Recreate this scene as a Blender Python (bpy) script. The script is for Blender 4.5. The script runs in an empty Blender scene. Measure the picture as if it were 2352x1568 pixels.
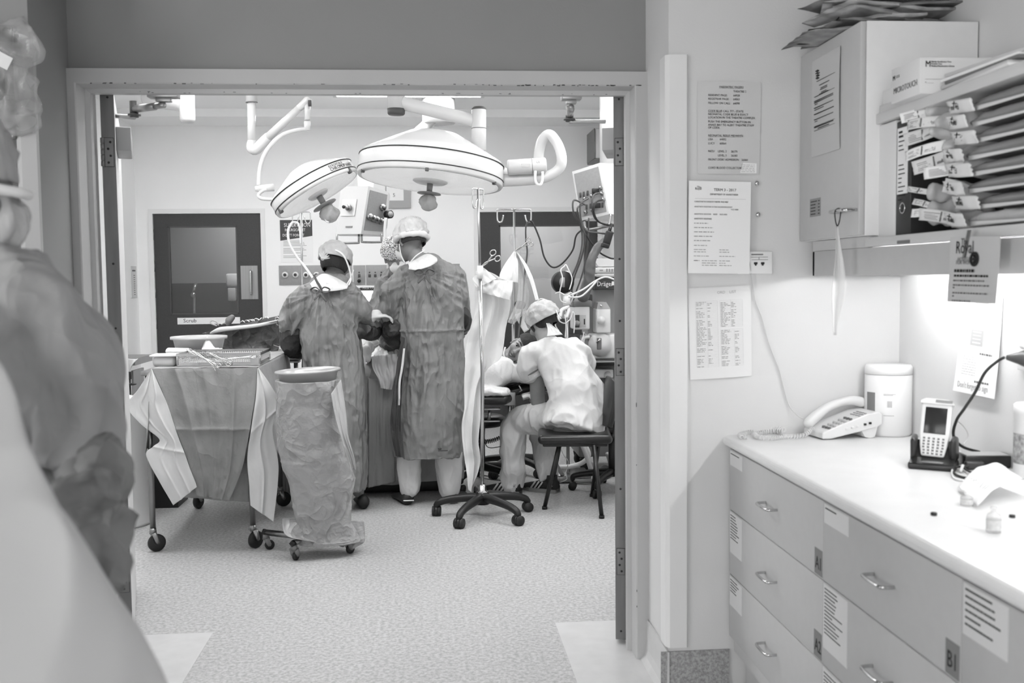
import bpy, bmesh, math, random
import numpy as np
from mathutils import Vector, Matrix, Euler, noise
random.seed(7)
PI = math.pi
V = Vector
C = bpy.context.scene.collection

# ------------------------------------------------------------------ camera
F = 2287.0; CX, CY = 1176.0, 784.0
CAMH = 1.45
VPX, VPY, HS = 985.0, 641.0, -0.011        # vanishing point of the room's depth axis, slope of the horizon
yc = V((VPX - CX, CY - VPY, -F)); L_ = yc.length_squared / (-(VPX - CX) + HS * (CY - VPY))
xc = V((VPX + L_ - CX, CY - VPY - HS * L_, -F)); yc.normalize(); xc = (xc - yc * xc.dot(yc)).normalized()
zc = xc.cross(yc)
R3 = Matrix((xc, yc, zc))                   # camera axes -> world axes
CAMP = V((0, 0, CAMH))
cd = bpy.data.cameras.new('camera'); cam = bpy.data.objects.new('camera', cd); C.objects.link(cam)
cam.matrix_world = Matrix.Translation(CAMP) @ R3.to_4x4()
cd.sensor_width = 36; cd.lens = 36 * F / 2352; cd.clip_start = 0.05
cd.dof.use_dof = True; cd.dof.focus_distance = 6.3; cd.dof.aperture_fstop = 4.8
bpy.context.scene.camera = cam
def at(px, py, Y):
    """world point seen at photo pixel (px, py) at room depth Y"""
    d = R3 @ V((px - CX, CY - py, -F)); return CAMP + d * (Y / d.y)
def fl(px, py, z=0.0):
    """world point at height z seen at photo pixel (px, py)"""
    d = R3 @ V((px - CX, CY - py, -F)); return CAMP + d * ((z - CAMH) / d.z)
def y_at_x(px, py, x):
    d = R3 @ V((px - CX, CY - py, -F)); return d.y * (x / d.x)
def ppm(Y): return F / Y

# ------------------------------------------------------------------ world, exposure
sc = bpy.context.scene
sc.view_settings.view_transform = 'Standard'; sc.view_settings.look = 'None'
sc.view_settings.gamma = 1; sc.view_settings.use_curve_mapping = False
sc.view_settings.exposure = 0.0
w = bpy.data.worlds.new('world'); sc.world = w; w.use_nodes = True
w.node_tree.nodes['Background'].inputs[0].default_value = (0.5, 0.5, 0.5, 1)
w.node_tree.nodes['Background'].inputs[1].default_value = 0.02
sc.cycles.max_bounces = 10; sc.cycles.diffuse_bounces = 6; sc.cycles.caustics_reflective = False; sc.cycles.caustics_refractive = False
sc.cycles.sample_clamp_indirect = 6

# ------------------------------------------------------------------ light strengths (the lamps are built with the rooms)
THEATRE_PANEL = 12.6     # ceiling panels over the table and further back
FRONT_PANEL = 12.0       # ceiling panels between the doorway and the table
ANTE_FILL = 5.0        # added fill panel on the anteroom ceiling, out of view
COUNTER_TUBE = 40.0     # fluorescent tube under the pelmet
BACK_FILL = 5.0      # glow of the added fill window in the wall behind the viewer
SIDE_FILL = 12.0      # glow of the added fill window in the left wall of the anteroom

# ------------------------------------------------------------------ materials
def lin(s):
    s /= 255.0; return s / 12.92 if s <= 0.04045 else ((s + 0.055) / 1.055) ** 2.4
MATS = {}
def mat(name, s, rough=0.6, metal=0.0, bump=0.0, bscale=200.0, var=0.0, vscale=3.0, alpha=1.0, emit=0.0, trans=0.0, stretch=None, speck=None, spec=0.5, sheen=0.0, ior=1.45, rvar=0.0, crease=None):
    """grey procedural material; s = sRGB 0..255 tone"""
    if name in MATS: return MATS[name]
    m = bpy.data.materials.new(name); m.use_nodes = True; MATS[name] = m
    nt = m.node_tree; N = nt.nodes; K = nt.links; b = N['Principled BSDF']
    c = lin(s); b.inputs['Base Color'].default_value = (c, c, c, 1)
    b.inputs['Roughness'].default_value = rough; b.inputs['Metallic'].default_value = metal
    b.inputs['Specular IOR Level'].default_value = spec; b.inputs['IOR'].default_value = ior
    if trans: b.inputs['Transmission Weight'].default_value = trans
    if alpha < 1: b.inputs['Alpha'].default_value = alpha
    if emit:
        b.inputs['Emission Color'].default_value = (1, 1, 1, 1); b.inputs['Emission Strength'].default_value = emit
    tc = N.new('ShaderNodeTexCoord'); mp = N.new('ShaderNodeMapping'); K.new(tc.outputs['Object'], mp.inputs[0])
    if stretch: mp.inputs['Scale'].default_value = stretch
    if var or speck:
        nz = N.new('ShaderNodeTexNoise'); nz.inputs['Scale'].default_value = vscale; nz.inputs['Detail'].default_value = 4
        K.new(mp.outputs[0], nz.inputs['Vector'])
        mr = N.new('ShaderNodeMapRange'); K.new(nz.outputs['Fac'], mr.inputs[0])
        mr.inputs[1].default_value = 0.3; mr.inputs[2].default_value = 0.7
        mr.inputs[3].default_value = c * (1 - var); mr.inputs[4].default_value = min(1, c * (1 + var))
        out = mr.outputs[0]
        if speck:                                   # (scale, dark tone, amount, light tone)
            vz = N.new('ShaderNodeTexNoise'); vz.inputs['Scale'].default_value = speck[0]; vz.inputs['Detail'].default_value = 2.5; vz.inputs['Roughness'].default_value = 0.7
            K.new(mp.outputs[0], vz.inputs['Vector'])
            m2 = N.new('ShaderNodeMapRange'); K.new(vz.outputs['Fac'], m2.inputs[0]); m2.inputs[1].default_value = 0.36; m2.inputs[2].default_value = 0.62
            m2.inputs[3].default_value = speck[1]; m2.inputs[4].default_value = speck[2]
            mu = N.new('ShaderNodeMath'); mu.operation = 'MULTIPLY'; K.new(out, mu.inputs[0]); K.new(m2.outputs[0], mu.inputs[1]); out = mu.outputs[0]
        cb = N.new('ShaderNodeCombineColor')
        for i in range(3): K.new(out, cb.inputs[i])
        K.new(cb.outputs[0], b.inputs['Base Color'])
    if rvar:
        nr = N.new('ShaderNodeTexNoise'); nr.inputs['Scale'].default_value = vscale * 2; K.new(mp.outputs[0], nr.inputs['Vector'])
        r2 = N.new('ShaderNodeMapRange'); K.new(nr.outputs['Fac'], r2.inputs[0]); r2.inputs[3].default_value = max(0.02, rough - rvar); r2.inputs[4].default_value = rough + rvar
        K.new(r2.outputs[0], b.inputs['Roughness'])
    if bump:
        nb = N.new('ShaderNodeTexNoise'); nb.inputs['Scale'].default_value = bscale; nb.inputs['Detail'].default_value = 5
        K.new(mp.outputs[0], nb.inputs['Vector'])
        bp = N.new('ShaderNodeBump'); bp.inputs['Strength'].default_value = bump; bp.inputs['Distance'].default_value = 0.01
        K.new(nb.outputs['Fac'], bp.inputs['Height']); K.new(bp.outputs[0], b.inputs['Normal'])
    if crease:                                      # (scale, z stretch, height in m): sharp cloth creases in the surface relief
        prev = None
        for k, (fs, hh, zs_) in enumerate(((1, 1, 1), (2.4, .34, .8), (6.0, .07, 1.2))):
            mp2 = N.new('ShaderNodeMapping'); K.new(tc.outputs['Object'], mp2.inputs[0]); mp2.inputs['Scale'].default_value = (1, 1, crease[1] * zs_); mp2.inputs['Rotation'].default_value = (0, (.12, -.35, .5)[k], 0)
            n2 = N.new('ShaderNodeTexNoise'); n2.inputs['Scale'].default_value = crease[0] * fs; n2.inputs['Detail'].default_value = .6; n2.inputs['Distortion'].default_value = .12; K.new(mp2.outputs[0], n2.inputs['Vector'])
            a1 = N.new('ShaderNodeMath'); a1.operation = 'SUBTRACT'; K.new(n2.outputs['Fac'], a1.inputs[0]); a1.inputs[1].default_value = .5
            a2 = N.new('ShaderNodeMath'); a2.operation = 'ABSOLUTE'; K.new(a1.outputs[0], a2.inputs[0])
            a3 = N.new('ShaderNodeMath'); a3.operation = 'POWER'; K.new(a2.outputs[0], a3.inputs[0]); a3.inputs[1].default_value = .85
            a4 = N.new('ShaderNodeMath'); a4.operation = 'MULTIPLY'; K.new(a3.outputs[0], a4.inputs[0]); a4.inputs[1].default_value = -hh
            if prev: a5 = N.new('ShaderNodeMath'); a5.operation = 'ADD'; K.new(prev.outputs[0], a5.inputs[0]); K.new(a4.outputs[0], a5.inputs[1]); prev = a5
            else: prev = a4
        bc = N.new('ShaderNodeBump'); bc.inputs['Strength'].default_value = 1; bc.inputs['Distance'].default_value = crease[2] * 1.35; 
        nm = N.new('ShaderNodeTexNoise'); nm.inputs['Scale'].default_value = crease[0] * .45; K.new(tc.outputs['Object'], nm.inputs['Vector'])
        mm = N.new('ShaderNodeMapRange'); K.new(nm.outputs['Fac'], mm.inputs[0]); mm.inputs[1].default_value = .35; mm.inputs[2].default_value = .65; mm.inputs[3].default_value = .25; mm.inputs[4].default_value = 1.0
        mx = N.new('ShaderNodeMath'); mx.operation = 'MULTIPLY'; K.new(prev.outputs[0], mx.inputs[0]); K.new(mm.outputs[0], mx.inputs[1]); K.new(mx.outputs[0], bc.inputs['Height'])
        if bump: K.new(bp.outputs[0], bc.inputs['Normal'])
        K.new(bc.outputs[0], b.inputs['Normal'])
    return m

wallshade_m = mat('shaded_wall_paint', 138, .75, bump=.05, bscale=160, var=.02)  # the wall paint darkened, so the shade sits in the colour
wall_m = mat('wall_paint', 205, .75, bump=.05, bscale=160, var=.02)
theatre_wall_m = mat('theatre_wall_paint', 240, .6, bump=.03, bscale=120, var=.01)
ceil_m = mat('ceiling_paint', 246, .8)
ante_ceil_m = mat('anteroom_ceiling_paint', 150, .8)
trim_m = mat('painted_door_frame', 178, .42, var=.03, bump=.04, bscale=60)
guard_m = mat('painted_corner_guard', 218, .45, var=.03)
floor_m = mat('speckled_vinyl', 182, .42, var=.03, vscale=1.2, speck=(62, .68, 1.12), bump=.05, bscale=80)
lightfloor_m = mat('pale_vinyl', 196, .4, var=.04, vscale=14)
cove_m = mat('speckled_cove_vinyl', 160, .5, var=.03, speck=(90, .62, 1.12))
steel_m = mat('brushed_steel', 150, .34, 1.0, var=.12, vscale=2, stretch=(30, 30, .6), rvar=.08)
steel_dark_m = mat('dull_steel_edge', 118, .5, .2, var=.18, vscale=3, stretch=(8, 8, 1), rvar=.08)
chrome_m = mat('chrome', 200, .14, 1.0)
white_m = mat('white_enamel', 206, .3)
whitepl_m = mat('white_plastic', 228, .35)
black_m = mat('black_plastic', 26, .42)
rubber_m = mat('black_rubber', 22, .7)
lam_m = mat('drawer_laminate', 190, .42, var=.015, vscale=30)
cab_m = mat('cabinet_laminate', 186, .45, var=.015, vscale=30)
cabside_m = mat('cabinet_side_laminate', 222, .45, var=.015, vscale=30)
top_m = mat('worktop_laminate', 225, .3, var=.02, vscale=12)
paper_m = mat('paper', 216, .8)
paper2_m = mat('bright_paper', 235, .8)
paperdim_m = mat('grey_laminated_paper', 190, .5)
ink_m = mat('black_ink', 30, .8)
inkg_m = mat('grey_ink', 110, .8)
inkl_m = mat('pale_ink', 165, .8)
darkdoor_m = mat('dark_door_laminate', 60, .5, var=.12, vscale=140)
dark_m = mat('dark_void', 14, .8)
glass_m = mat('clear_glass', 250, .03, trans=1.0, ior=1.1)

# ------------------------------------------------------------------ mesh helpers
class MB:
    """collects shapes and links them as ONE mesh object"""
    def __init__(s): s.bm = bmesh.new(); s.mi = 0; s.slots = []
    def use(s, m):
        if m not in s.slots: s.slots.append(m)
        s.mi = s.slots.index(m); return s
    def _fin(s, faces, smooth):
        for f in faces: f.material_index = s.mi; f.smooth = smooth
    def grid(s, P, closed_u=False, closed_v=False, caps=False, smooth=True, flip=False):
        """P[i][j] points; i along v, j along u"""
        rows = [[s.bm.verts.new(p) for p in r] for r in P]; fs = []
        nv, nu = len(rows), len(rows[0])
        for i in range(nv if closed_v else nv - 1):
            a, b = rows[i], rows[(i + 1) % nv]
            for j in range(nu if closed_u else nu - 1):
                k = (j + 1) % nu; q = [a[j], a[k], b[k], b[j]]
                if flip: q.reverse()
                try: fs.append(s.bm.faces.new(q))
                except ValueError: pass
        if caps:
            for r, rev in ((rows[0], not flip), (rows[-1], flip)):
                try: fs.append(s.bm.faces.new(list(reversed(r)) if rev else list(r)))
                except ValueError: pass
        s._fin(fs, smooth); return rows
    def box(s, c, d, rot=None, bev=0.0, seg=2, M=None):
        bm = bmesh.new(); bmesh.ops.create_cube(bm, size=1)
        for v in bm.verts: v.co = V((v.co.x * d[0], v.co.y * d[1], v.co.z * d[2]))
        if bev: bmesh.ops.bevel(bm, geom=list(bm.edges), offset=min(bev, min(d) * .49), segments=seg, profile=.5, affect='EDGES')
        T = Matrix.Translation(c) @ (Euler(rot).to_matrix().to_4x4() if rot is not None else Matrix.Identity(4))
        if M is not None: T = M @ T
        return s.merge(bm, T, smooth=bool(bev))
    def b2(s, x0, x1, y0, y1, z0, z1, bev=0.0, seg=2, M=None):
        return s.box(((x0 + x1) / 2, (y0 + y1) / 2, (z0 + z1) / 2), (abs(x1 - x0), abs(y1 - y0), abs(z1 - z0)), bev=bev, seg=seg, M=M)
    def merge(s, bm, T=None, smooth=True):
        mp = {}
        for v in bm.verts: mp[v] = s.bm.verts.new(T @ v.co if T is not None else v.co)
        fs = []
        for f in bm.faces:
            try: fs.append(s.bm.faces.new([mp[v] for v in f.verts]))
            except ValueError: pass
        s._fin(fs, smooth); bm.free(); return s
    def ell(s, c, r, rot=None, nu=24, nv=14):
        T = Matrix.Translation(c) @ (Euler(rot).to_matrix().to_4x4() if rot is not None else Matrix.Identity(4))
        if not hasattr(r, '__len__'): r = (r, r, r)
        bm = bmesh.new(); bmesh.ops.create_uvsphere(bm, u_segments=nu, v_segments=nv, radius=1)
        for v in bm.verts: v.co = V((v.co.x * r[0], v.co.y * r[1], v.co.z * r[2]))
        return s.merge(bm, T)
    def tube(s, pts, r, n=12, smooth_path=0, closed=False, round_ends=False, sq=1.0, up=None):
        pts = [V(p) for p in pts]
        rr = list(r) if hasattr(r, '__len__') else [r] * len(pts)
        if smooth_path: pts, rr = spline(pts, rr, smooth_path, closed)
        if round_ends and not closed:
            d0 = (pts[0] - pts[1]).normalized(); d1 = (pts[-1] - pts[-2]).normalized(); A, B = [], []
            for k in (0.0, .35, .7, .93):
                q = math.sqrt(1 - k * k)
                B.append((pts[-1] + d1 * rr[-1] * k, rr[-1] * q)); A.append((pts[0] + d0 * rr[0] * k, rr[0] * q))
            pts = [p for p, _ in A[::-1][:-1]] + pts + [p for p, _ in B[1:]]
            rr = [q for _, q in A[::-1][:-1]] + rr + [q for _, q in B[1:]]
        N = len(pts); P = []
        t = (pts[1] - pts[0]).normalized()
        u = V(up) if up is not None else (V((0, 0, 1)) if abs(t.z) < .9 else V((1, 0, 0)))
        u = (u - t * u.dot(t)).normalized()
        for i in range(N):
            if closed: t = (pts[(i + 1) % N] - pts[i - 1]).normalized()
            elif i == 0: t = (pts[1] - pts[0]).normalized()
            elif i == N - 1: t = (pts[-1] - pts[-2]).normalized()
            else: t = (pts[i + 1] - pts[i - 1]).normalized()
            u = (u - t * u.dot(t))
            u = u.normalized() if u.length > 1e-6 else t.orthogonal().normalized()
            w_ = t.cross(u)
            P.append([pts[i] + (u * math.cos(2 * PI * j / n) * sq + w_ * math.sin(2 * PI * j / n)) * rr[i] for j in range(n)])
        s.grid(P, closed_u=True, closed_v=closed, caps=not closed); return s
    def cyl(s, a, b, r, r2=None, n=24):
        s.tube([a, b], [r, r if r2 is None else r2], n); return s
    def lathe(s, prof, c=(0, 0, 0), n=40, rot=None, M=None, caps=True):
        T = Matrix.Translation(c) @ (Euler(rot).to_matrix().to_4x4() if rot is not None else Matrix.Identity(4))
        if M is not None: T = M
        P = [[T @ V((r * math.cos(2 * PI * j / n), r * math.sin(2 * PI * j / n), z)) for j in range(n)] for r, z in prof]
        s.grid(P, closed_u=True, caps=caps); return s
    def loft(s, rings, n=40, caps=True, fn=None):
        """rings: (cx, cy, z, rx, ry[, yaw]) ellipses"""
        P = []
        for q in rings:
            yaw = q[5] if len(q) > 5 else 0
            row = []
            for j in range(n):
                a = 2 * PI * j / n; x, y = q[3] * math.cos(a), q[4] * math.sin(a)
                if fn: k = fn(a, q[2]); x *= k; y *= k
                row.append(V((q[0] + x * math.cos(yaw) - y * math.sin(yaw), q[1] + x * math.sin(yaw) + y * math.cos(yaw), q[2])))
            P.append(row)
        s.grid(P, closed_u=True, caps=caps); return s
    def prism(s, poly, a, b, axis='y', M=None, smooth=False):
        """extrude 2D polygon along an axis from a to b; poly in the other two axes"""
        def mk(p, t):
            q = {'y': (p[0], t, p[1]), 'x': (t, p[0], p[1]), 'z': (p[0], p[1], t)}[axis]
            return (M @ V(q)) if M is not None else V(q)
        A = [s.bm.verts.new(mk(p, a)) for p in poly]; B = [s.bm.verts.new(mk(p, b)) for p in poly]
        n = len(poly); fs = [s.bm.faces.new(A), s.bm.faces.new(B[::-1])]
        for i in range(n): fs.append(s.bm.faces.new([A[i], B[i], B[(i + 1) % n], A[(i + 1) % n]]))
        s._fin(fs, smooth); return s
    def quad(s, a, b, c, d):
        s._fin([s.bm.faces.new([s.bm.verts.new(p) for p in (a, b, c, d)])], False); return s
    def text(s, body, M, size, ext=0.0004, align='LEFT', sx=1.0, shear=0.0):
        cu = bpy.data.curves.new('t', 'FONT'); cu.body = body; cu.size = size; cu.extrude = ext; cu.align_x = align; cu.resolution_u = 2; cu.shear = shear
        o = bpy.data.objects.new('t', cu); C.objects.link(o); dg = bpy.context.evaluated_depsgraph_get()
        me = bpy.data.meshes.new_from_object(o.evaluated_get(dg)); bm = bmesh.new(); bm.from_mesh(me)
        bpy.data.objects.remove(o); bpy.data.curves.remove(cu); bpy.data.meshes.remove(me)
        S = Matrix.Diagonal((sx, 1, 1, 1)); return s.merge(bm, M @ S, smooth=False)
    def build(s, name, m=None, parent=None, label=None, world=False, recalc=True, kind=None):
        if m is not None and not s.slots: s.slots = [m]
        if recalc: bmesh.ops.recalc_face_normals(s.bm, faces=list(s.bm.faces))
        me = bpy.data.meshes.new(name); s.bm.to_mesh(me); s.bm.free()
        for q in (s.slots or [m]): me.materials.append(q)
        o = bpy.data.objects.new(name, me); C.objects.link(o)
        if parent is not None:
            o.parent = parent
            if world: me.transform(wm(parent).inverted())
        if label: o['label'] = label
        if kind: o['kind'] = kind
        return o
def wm(o):
    L = o.matrix_basis
    return wm(o.parent) @ L if o.parent else L.copy()
def spline(pts, rr, k, closed=False):
    P, R = [], []; n = len(pts); m = n if closed else n - 1
    for i in range(m):
        g = (lambda q: q % n) if closed else (lambda q: max(0, min(n - 1, q)))
        a, b, c, d = (pts[g(i + e)] for e in (-1, 0, 1, 2)); ra, rb = rr[g(i)], rr[g(i + 1)]
        for j in range(k):
            t = j / k
            P.append(0.5 * ((2 * b) + (c - a) * t + (2 * a - 5 * b + 4 * c - d) * t * t + (3 * b - 3 * c + d - a) * t ** 3)); R.append(rb * t + ra * (1 - t))
    if not closed: P.append(pts[-1]); R.append(rr[-1])
    return P, R
def thing(name, label, cat, loc=(0, 0, 0), rotz=0.0, group=None, rot=None):
    o = bpy.data.objects.new(name, None); C.objects.link(o); o.empty_display_size = .1
    o.location = loc; o.rotation_euler = rot if rot is not None else (0, 0, rotz)
    return tag(o, label, cat, group)
def tag(o, label, cat, group=None, kind=None):
    o['label'] = label; o['category'] = cat
    if group: o['group'] = group
    if kind: o['kind'] = kind
    return o
def struct(o, label=None):
    o['kind'] = 'structure'
    if label: o['label'] = label
    return o
def copytree(o, parent=None):
    c = o.copy(); C.objects.link(c); c.parent = parent
    for ch in list(o.children): copytree(ch, c)
    return c
def frame_of(a, b, c):
    """4x4: origin a, x towards b, y towards c (made square)"""
    x = (V(b) - V(a)).normalized(); y = V(c) - V(a); y = (y - x * y.dot(x)).normalized(); z = x.cross(y)
    return Matrix(((x.x, y.x, z.x, a[0]), (x.y, y.y, z.y, a[1]), (x.z, y.z, z.z, a[2]), (0, 0, 0, 1)))

def nz(p, s=1.0, o=0.0): return noise.noise(V((p[0] * s + o, p[1] * s - o, p[2] * s + 2 * o)))
def crumple(co, s, o=0.0):
    """ridged noise, 0..1, sharp creases"""
    return 1 - abs(noise.noise(V((co[0] * s[0] + o, co[1] * s[1] + o * 1.7, co[2] * s[2] - o)))) * 2.2
def fuse(mb, voxel, fn=None, smooth=2, m=None, name='body', parent=None, label=None, world=True, post=None):
    """union of closed shapes by voxel remesh, smoothed, then displaced by fn(co, no) -> distance or Vector"""
    if m is not None and not mb.slots: mb.slots = [m]
    bmesh.ops.recalc_face_normals(mb.bm, faces=list(mb.bm.faces))
    me = bpy.data.meshes.new('tmp'); mb.bm.to_mesh(me); mb.bm.free()
    o = bpy.data.objects.new('tmp', me); C.objects.link(o)
    md = o.modifiers.new('r', 'REMESH'); md.mode = 'VOXEL'; md.voxel_size = voxel; md.use_smooth_shade = True
    if smooth:
        sm = o.modifiers.new('s', 'SMOOTH'); sm.factor = .5; sm.iterations = smooth * 3
    dg = bpy.context.evaluated_depsgraph_get(); out = bpy.data.meshes.new_from_object(o.evaluated_get(dg))
    bpy.data.objects.remove(o); bpy.data.meshes.remove(me)
    if fn:
        for k in range(1):
            n = len(out.vertices); co = np.empty(n * 3); no = np.empty(n * 3)
            out.vertices.foreach_get('co', co); out.vertex_normals.foreach_get('vector', no)
            co = co.reshape(-1, 3); no = no.reshape(-1, 3); nw = co.copy()
            for i in range(n):
                d = fn(co[i], no[i])
                if isinstance(d, (int, float)): nw[i] = co[i] + no[i] * d
                else: nw[i] = co[i] + np.array(d)
            out.vertices.foreach_set('co', nw.reshape(-1)); out.update()
    if post: post(out)
    out.materials.clear()
    out.materials.append(m if m else mb.slots[0])
    for p in out.polygons: p.use_smooth = True
    out.name = name; ob = bpy.data.objects.new(name, out); C.objects.link(ob)
    if parent is not None:
        ob.parent = parent
        if world: out.transform(wm(parent).inverted())
    if label: ob['label'] = label
    return ob
def sheet(fn, nu, nv, m, name, parent=None, thick=0.0015, label=None, world=True):
    """cloth: fn(u, v) -> point, u,v in 0..1, with real thickness"""
    b = MB(); b.grid([[V(fn(j / nu, i / nv)) for j in range(nu + 1)] for i in range(nv + 1)])
    o = b.build(name, m, parent, label, world=world)
    md = o.modifiers.new('thickness', 'SOLIDIFY'); md.thickness = thick; md.offset = 0
    return o
def flat(o):
    for p in o.data.polygons: p.use_smooth = False
    return o
def smooth01(t): t = max(0., min(1., t)); return t * t * (3 - 2 * t)
# ================================================================== THE SETTING
YW = 3.67           # door wall, anteroom face
YT = 3.82           # door wall, theatre face
YA = 3.32           # end wall the notices hang on
YF = 9.80           # far wall of the theatre
XL, XR = -2.77, 1.72
CEIL = 3.0
xjl = at(194, 700, 3.65).x; xjr = at(1459, 700, 3.65).x          # clear opening
xwl = at(167, 400, YW).x; xwr = at(1484, 400, YW).x              # returns at each side of the door wall
xb = at(2066, 760, YA).x                                          # wall B
ztop = at(700, 194, 3.645).z
print('opening', xjl, xjr, 'returns', xwl, xwr, 'wallB', xb)
b = MB(); b.b2(-4.2, 3.0, -2.2, YA + .6, -.12, 0)
struct(b.build('floor', floor_m))
b = MB(); b.b2(XL - .1, XR + .1, YA + .6, YF + 2.2, -.12, 0); struct(b.build('floor_theatre', floor_m))
# pale vinyl inlays each side of the speckled path
pl = fl(490, 1452).x; pr = fl(1275, 1430).x
pl = V((fl(490, 1452).x, 0, 0)).x
b = MB(); b.b2(-3.9, pl, 1.5, fl(490, 1452).y, -.001, .0012); struct(b.build('trim_1', lightfloor_m), 'pale vinyl floor inlay left of the doorway path')
b = MB(); b.b2(pr, 1.02, 1.5, fl(1275, 1430).y, -.001, .0012); struct(b.build('trim_2', lightfloor_m), 'pale vinyl floor inlay right of the doorway path')
# door wall: left part, right part, above
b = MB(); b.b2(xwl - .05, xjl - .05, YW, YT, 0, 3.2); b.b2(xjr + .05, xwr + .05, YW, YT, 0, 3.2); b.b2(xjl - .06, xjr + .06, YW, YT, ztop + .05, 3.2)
struct(b.build('wall_door', wallshade_m))
b = MB(); b.b2(-3.9, xwl, YA, YT, 0, 3.2); struct(b.build('wall_left_return', wallshade_m))
b = MB(); b.b2(xwr, xb + .2, YA, YT, 0, 3.2); struct(b.build('wall_end', wall_m))
b = MB(); b.b2(xb, xb + .15, -2.2, YA + .02, 0, 3.2); struct(b.build('wall_right', wall_m))
b = MB(); b.b2(-4.05, -3.9, -2.2, YT, 0, 3.2); struct(b.build('wall_left', wall_m))
b = MB(); b.b2(-3.9, -3.89, -1.2, 1.2, .7, 2.1); added_win2 = struct(b.build('added_window_2', mat('side_fill_glow', 235, .5, emit=SIDE_FILL)), 'added glowing fill window in the left wall of the anteroom')  # made-up glowing pane, added to light the faces turned left
b = MB(); f = .05
for y in (-1.25, -.025, 1.2): b.b2(-3.9, -3.86, y, y + f, .65, 2.15)
b.b2(-3.9, -3.86, -1.2, 1.2, .65, .7); b.b2(-3.9, -3.86, -1.2, 1.2, 2.1, 2.15)
b.build('added_window_frame', trim_m, added_win2, world=True)
b = MB(); b.b2(-4.05, xb + .15, -2.35, -2.2, 0, 3.2); struct(b.build('wall_back', wall_m))
wx0, wx1, wz0, wz1 = -2.7, .5, .75, 2.15
b = MB(); b.b2(wx0, wx1, -2.198, -2.19, wz0, wz1); b.build('pane', mat('back_fill_glow', 235, .5, emit=BACK_FILL), None)  # made-up glowing pane, added as fill light for the anteroom
win = bpy.data.objects['pane']; win.name = 'added_window_1'; struct(win, 'added glowing fill window behind the viewer')
b = MB(); f = .05
for x in (wx0 - f, wx0 + (wx1 - wx0) / 3 - f / 2, wx0 + (wx1 - wx0) * 2 / 3 - f / 2, wx1): b.b2(x, x + f, -2.2, -2.16, wz0 - f, wz1 + f)
b.b2(wx0, wx1, -2.2, -2.16, wz0 - f, wz0); b.b2(wx0, wx1, -2.2, -2.16, wz1, wz1 + f)
b.build('added_window_frame', trim_m, win, world=True)
b = MB(); b.b2(-4.05, xb + .2, -2.35, YT, 2.9, 3.25); struct(b.build('ceiling_anteroom', ante_ceil_m))
# theatre shell
DL = (at(355, 600, YF).x, at(600, 600, YF).x); DR = (at(1100, 600, YF).x, at(1372, 600, YF).x)
ZD = 2.10
b = MB(); b.b2(XL - .15, DL[0] - .03, YF, YF + .12, 0, CEIL + .1); b.b2(DL[1] + .03, DR[0] - .03, YF, YF + .12, 0, CEIL + .1); b.b2(DR[1] + .03, XR + .15, YF, YF + .12, 0, CEIL + .1)
b.b2(DL[0] - .03, DL[1] + .03, YF, YF + .12, ZD + .03, CEIL + .1); b.b2(DR[0] - .03, DR[1] + .03, YF, YF + .12, ZD + .03, CEIL + .1)
struct(b.build('wall_theatre_far', theatre_wall_m))
b = MB(); b.b2(XL - .15, XL, YT, YF + .1, 0, CEIL + .1); struct(b.build('wall_theatre_left', theatre_wall_m))
b = MB(); b.b2(XR, XR + .15, YT, YF + .1, 0, CEIL + .1); struct(b.build('wall_theatre_right', theatre_wall_m))
b = MB(); b.b2(XL - .1, xwl - .04, YT - .02, YT + .02, 0, CEIL + .1); b.b2(xwl - .05, xjl - .05, YT, YT + .02, 0, CEIL + .1); b.b2(xjr + .05, XR + .1, YT, YT + .02, 0, CEIL + .1); b.b2(xjl - .06, xjr + .06, YT, YT + .02, ztop + .05, CEIL + .1)
struct(b.build('wall_theatre_near', theatre_wall_m))
b = MB(); b.b2(XL - .15, XR + .15, YT - .05, YF + .12, CEIL, CEIL + .12); struct(b.build('ceiling_theatre', ceil_m))
b = MB(); b.b2(XL, XR, YF - .55, YF, CEIL - .07, CEIL + .01); struct(b.build('trim_3', ceil_m), 'shallow white bulkhead where the far wall meets the ceiling')
# skirtings
def coving(x0, y0, x1, y1, n, name, m=cove_m, h=.155):
    d = V((x1 - x0, y1 - y0, 0)).normalized(); q = V((n[0], n[1], 0)); b = MB()
    prof = [(0, h), (.006, h), (.008, .05), (.014, .022), (.03, .004), (.06, .0015), (0, .0015)]
    rows = [[V((x, y, 0)) + q * a + V((0, 0, z)) for a, z in prof] for x, y in ((x0, y0), (x1, y1))]
    b.grid([[r[i] for i in range(len(prof))] for r in rows], closed_u=True, caps=True, smooth=False)
    return struct(b.build(name, m))
coving(xwr - .002, YW - .02, xwr - .002, YA - .012, (-1, 0), 'baseboard_return', lightfloor_m)
coving(xwr - .03, YA, 1.02, YA, (0, -1), 'baseboard_end')
coving(-2.7, YA, xwl + .03, YA, (0, -1), 'baseboard_left')
coving(XL, YF, DL[0] - .05, YF, (0, -1), 'baseboard_far_left'); coving(DL[1] + .05, YF, DR[0] - .05, YF, (0, -1), 'baseboard_far_right')
coving(XL, YT + .05, XL, YF, (1, 0), 'baseboard_theatre_left'); coving(XR, YT + .05, XR, YF, (-1, 0), 'baseboard_theatre_right')

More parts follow.
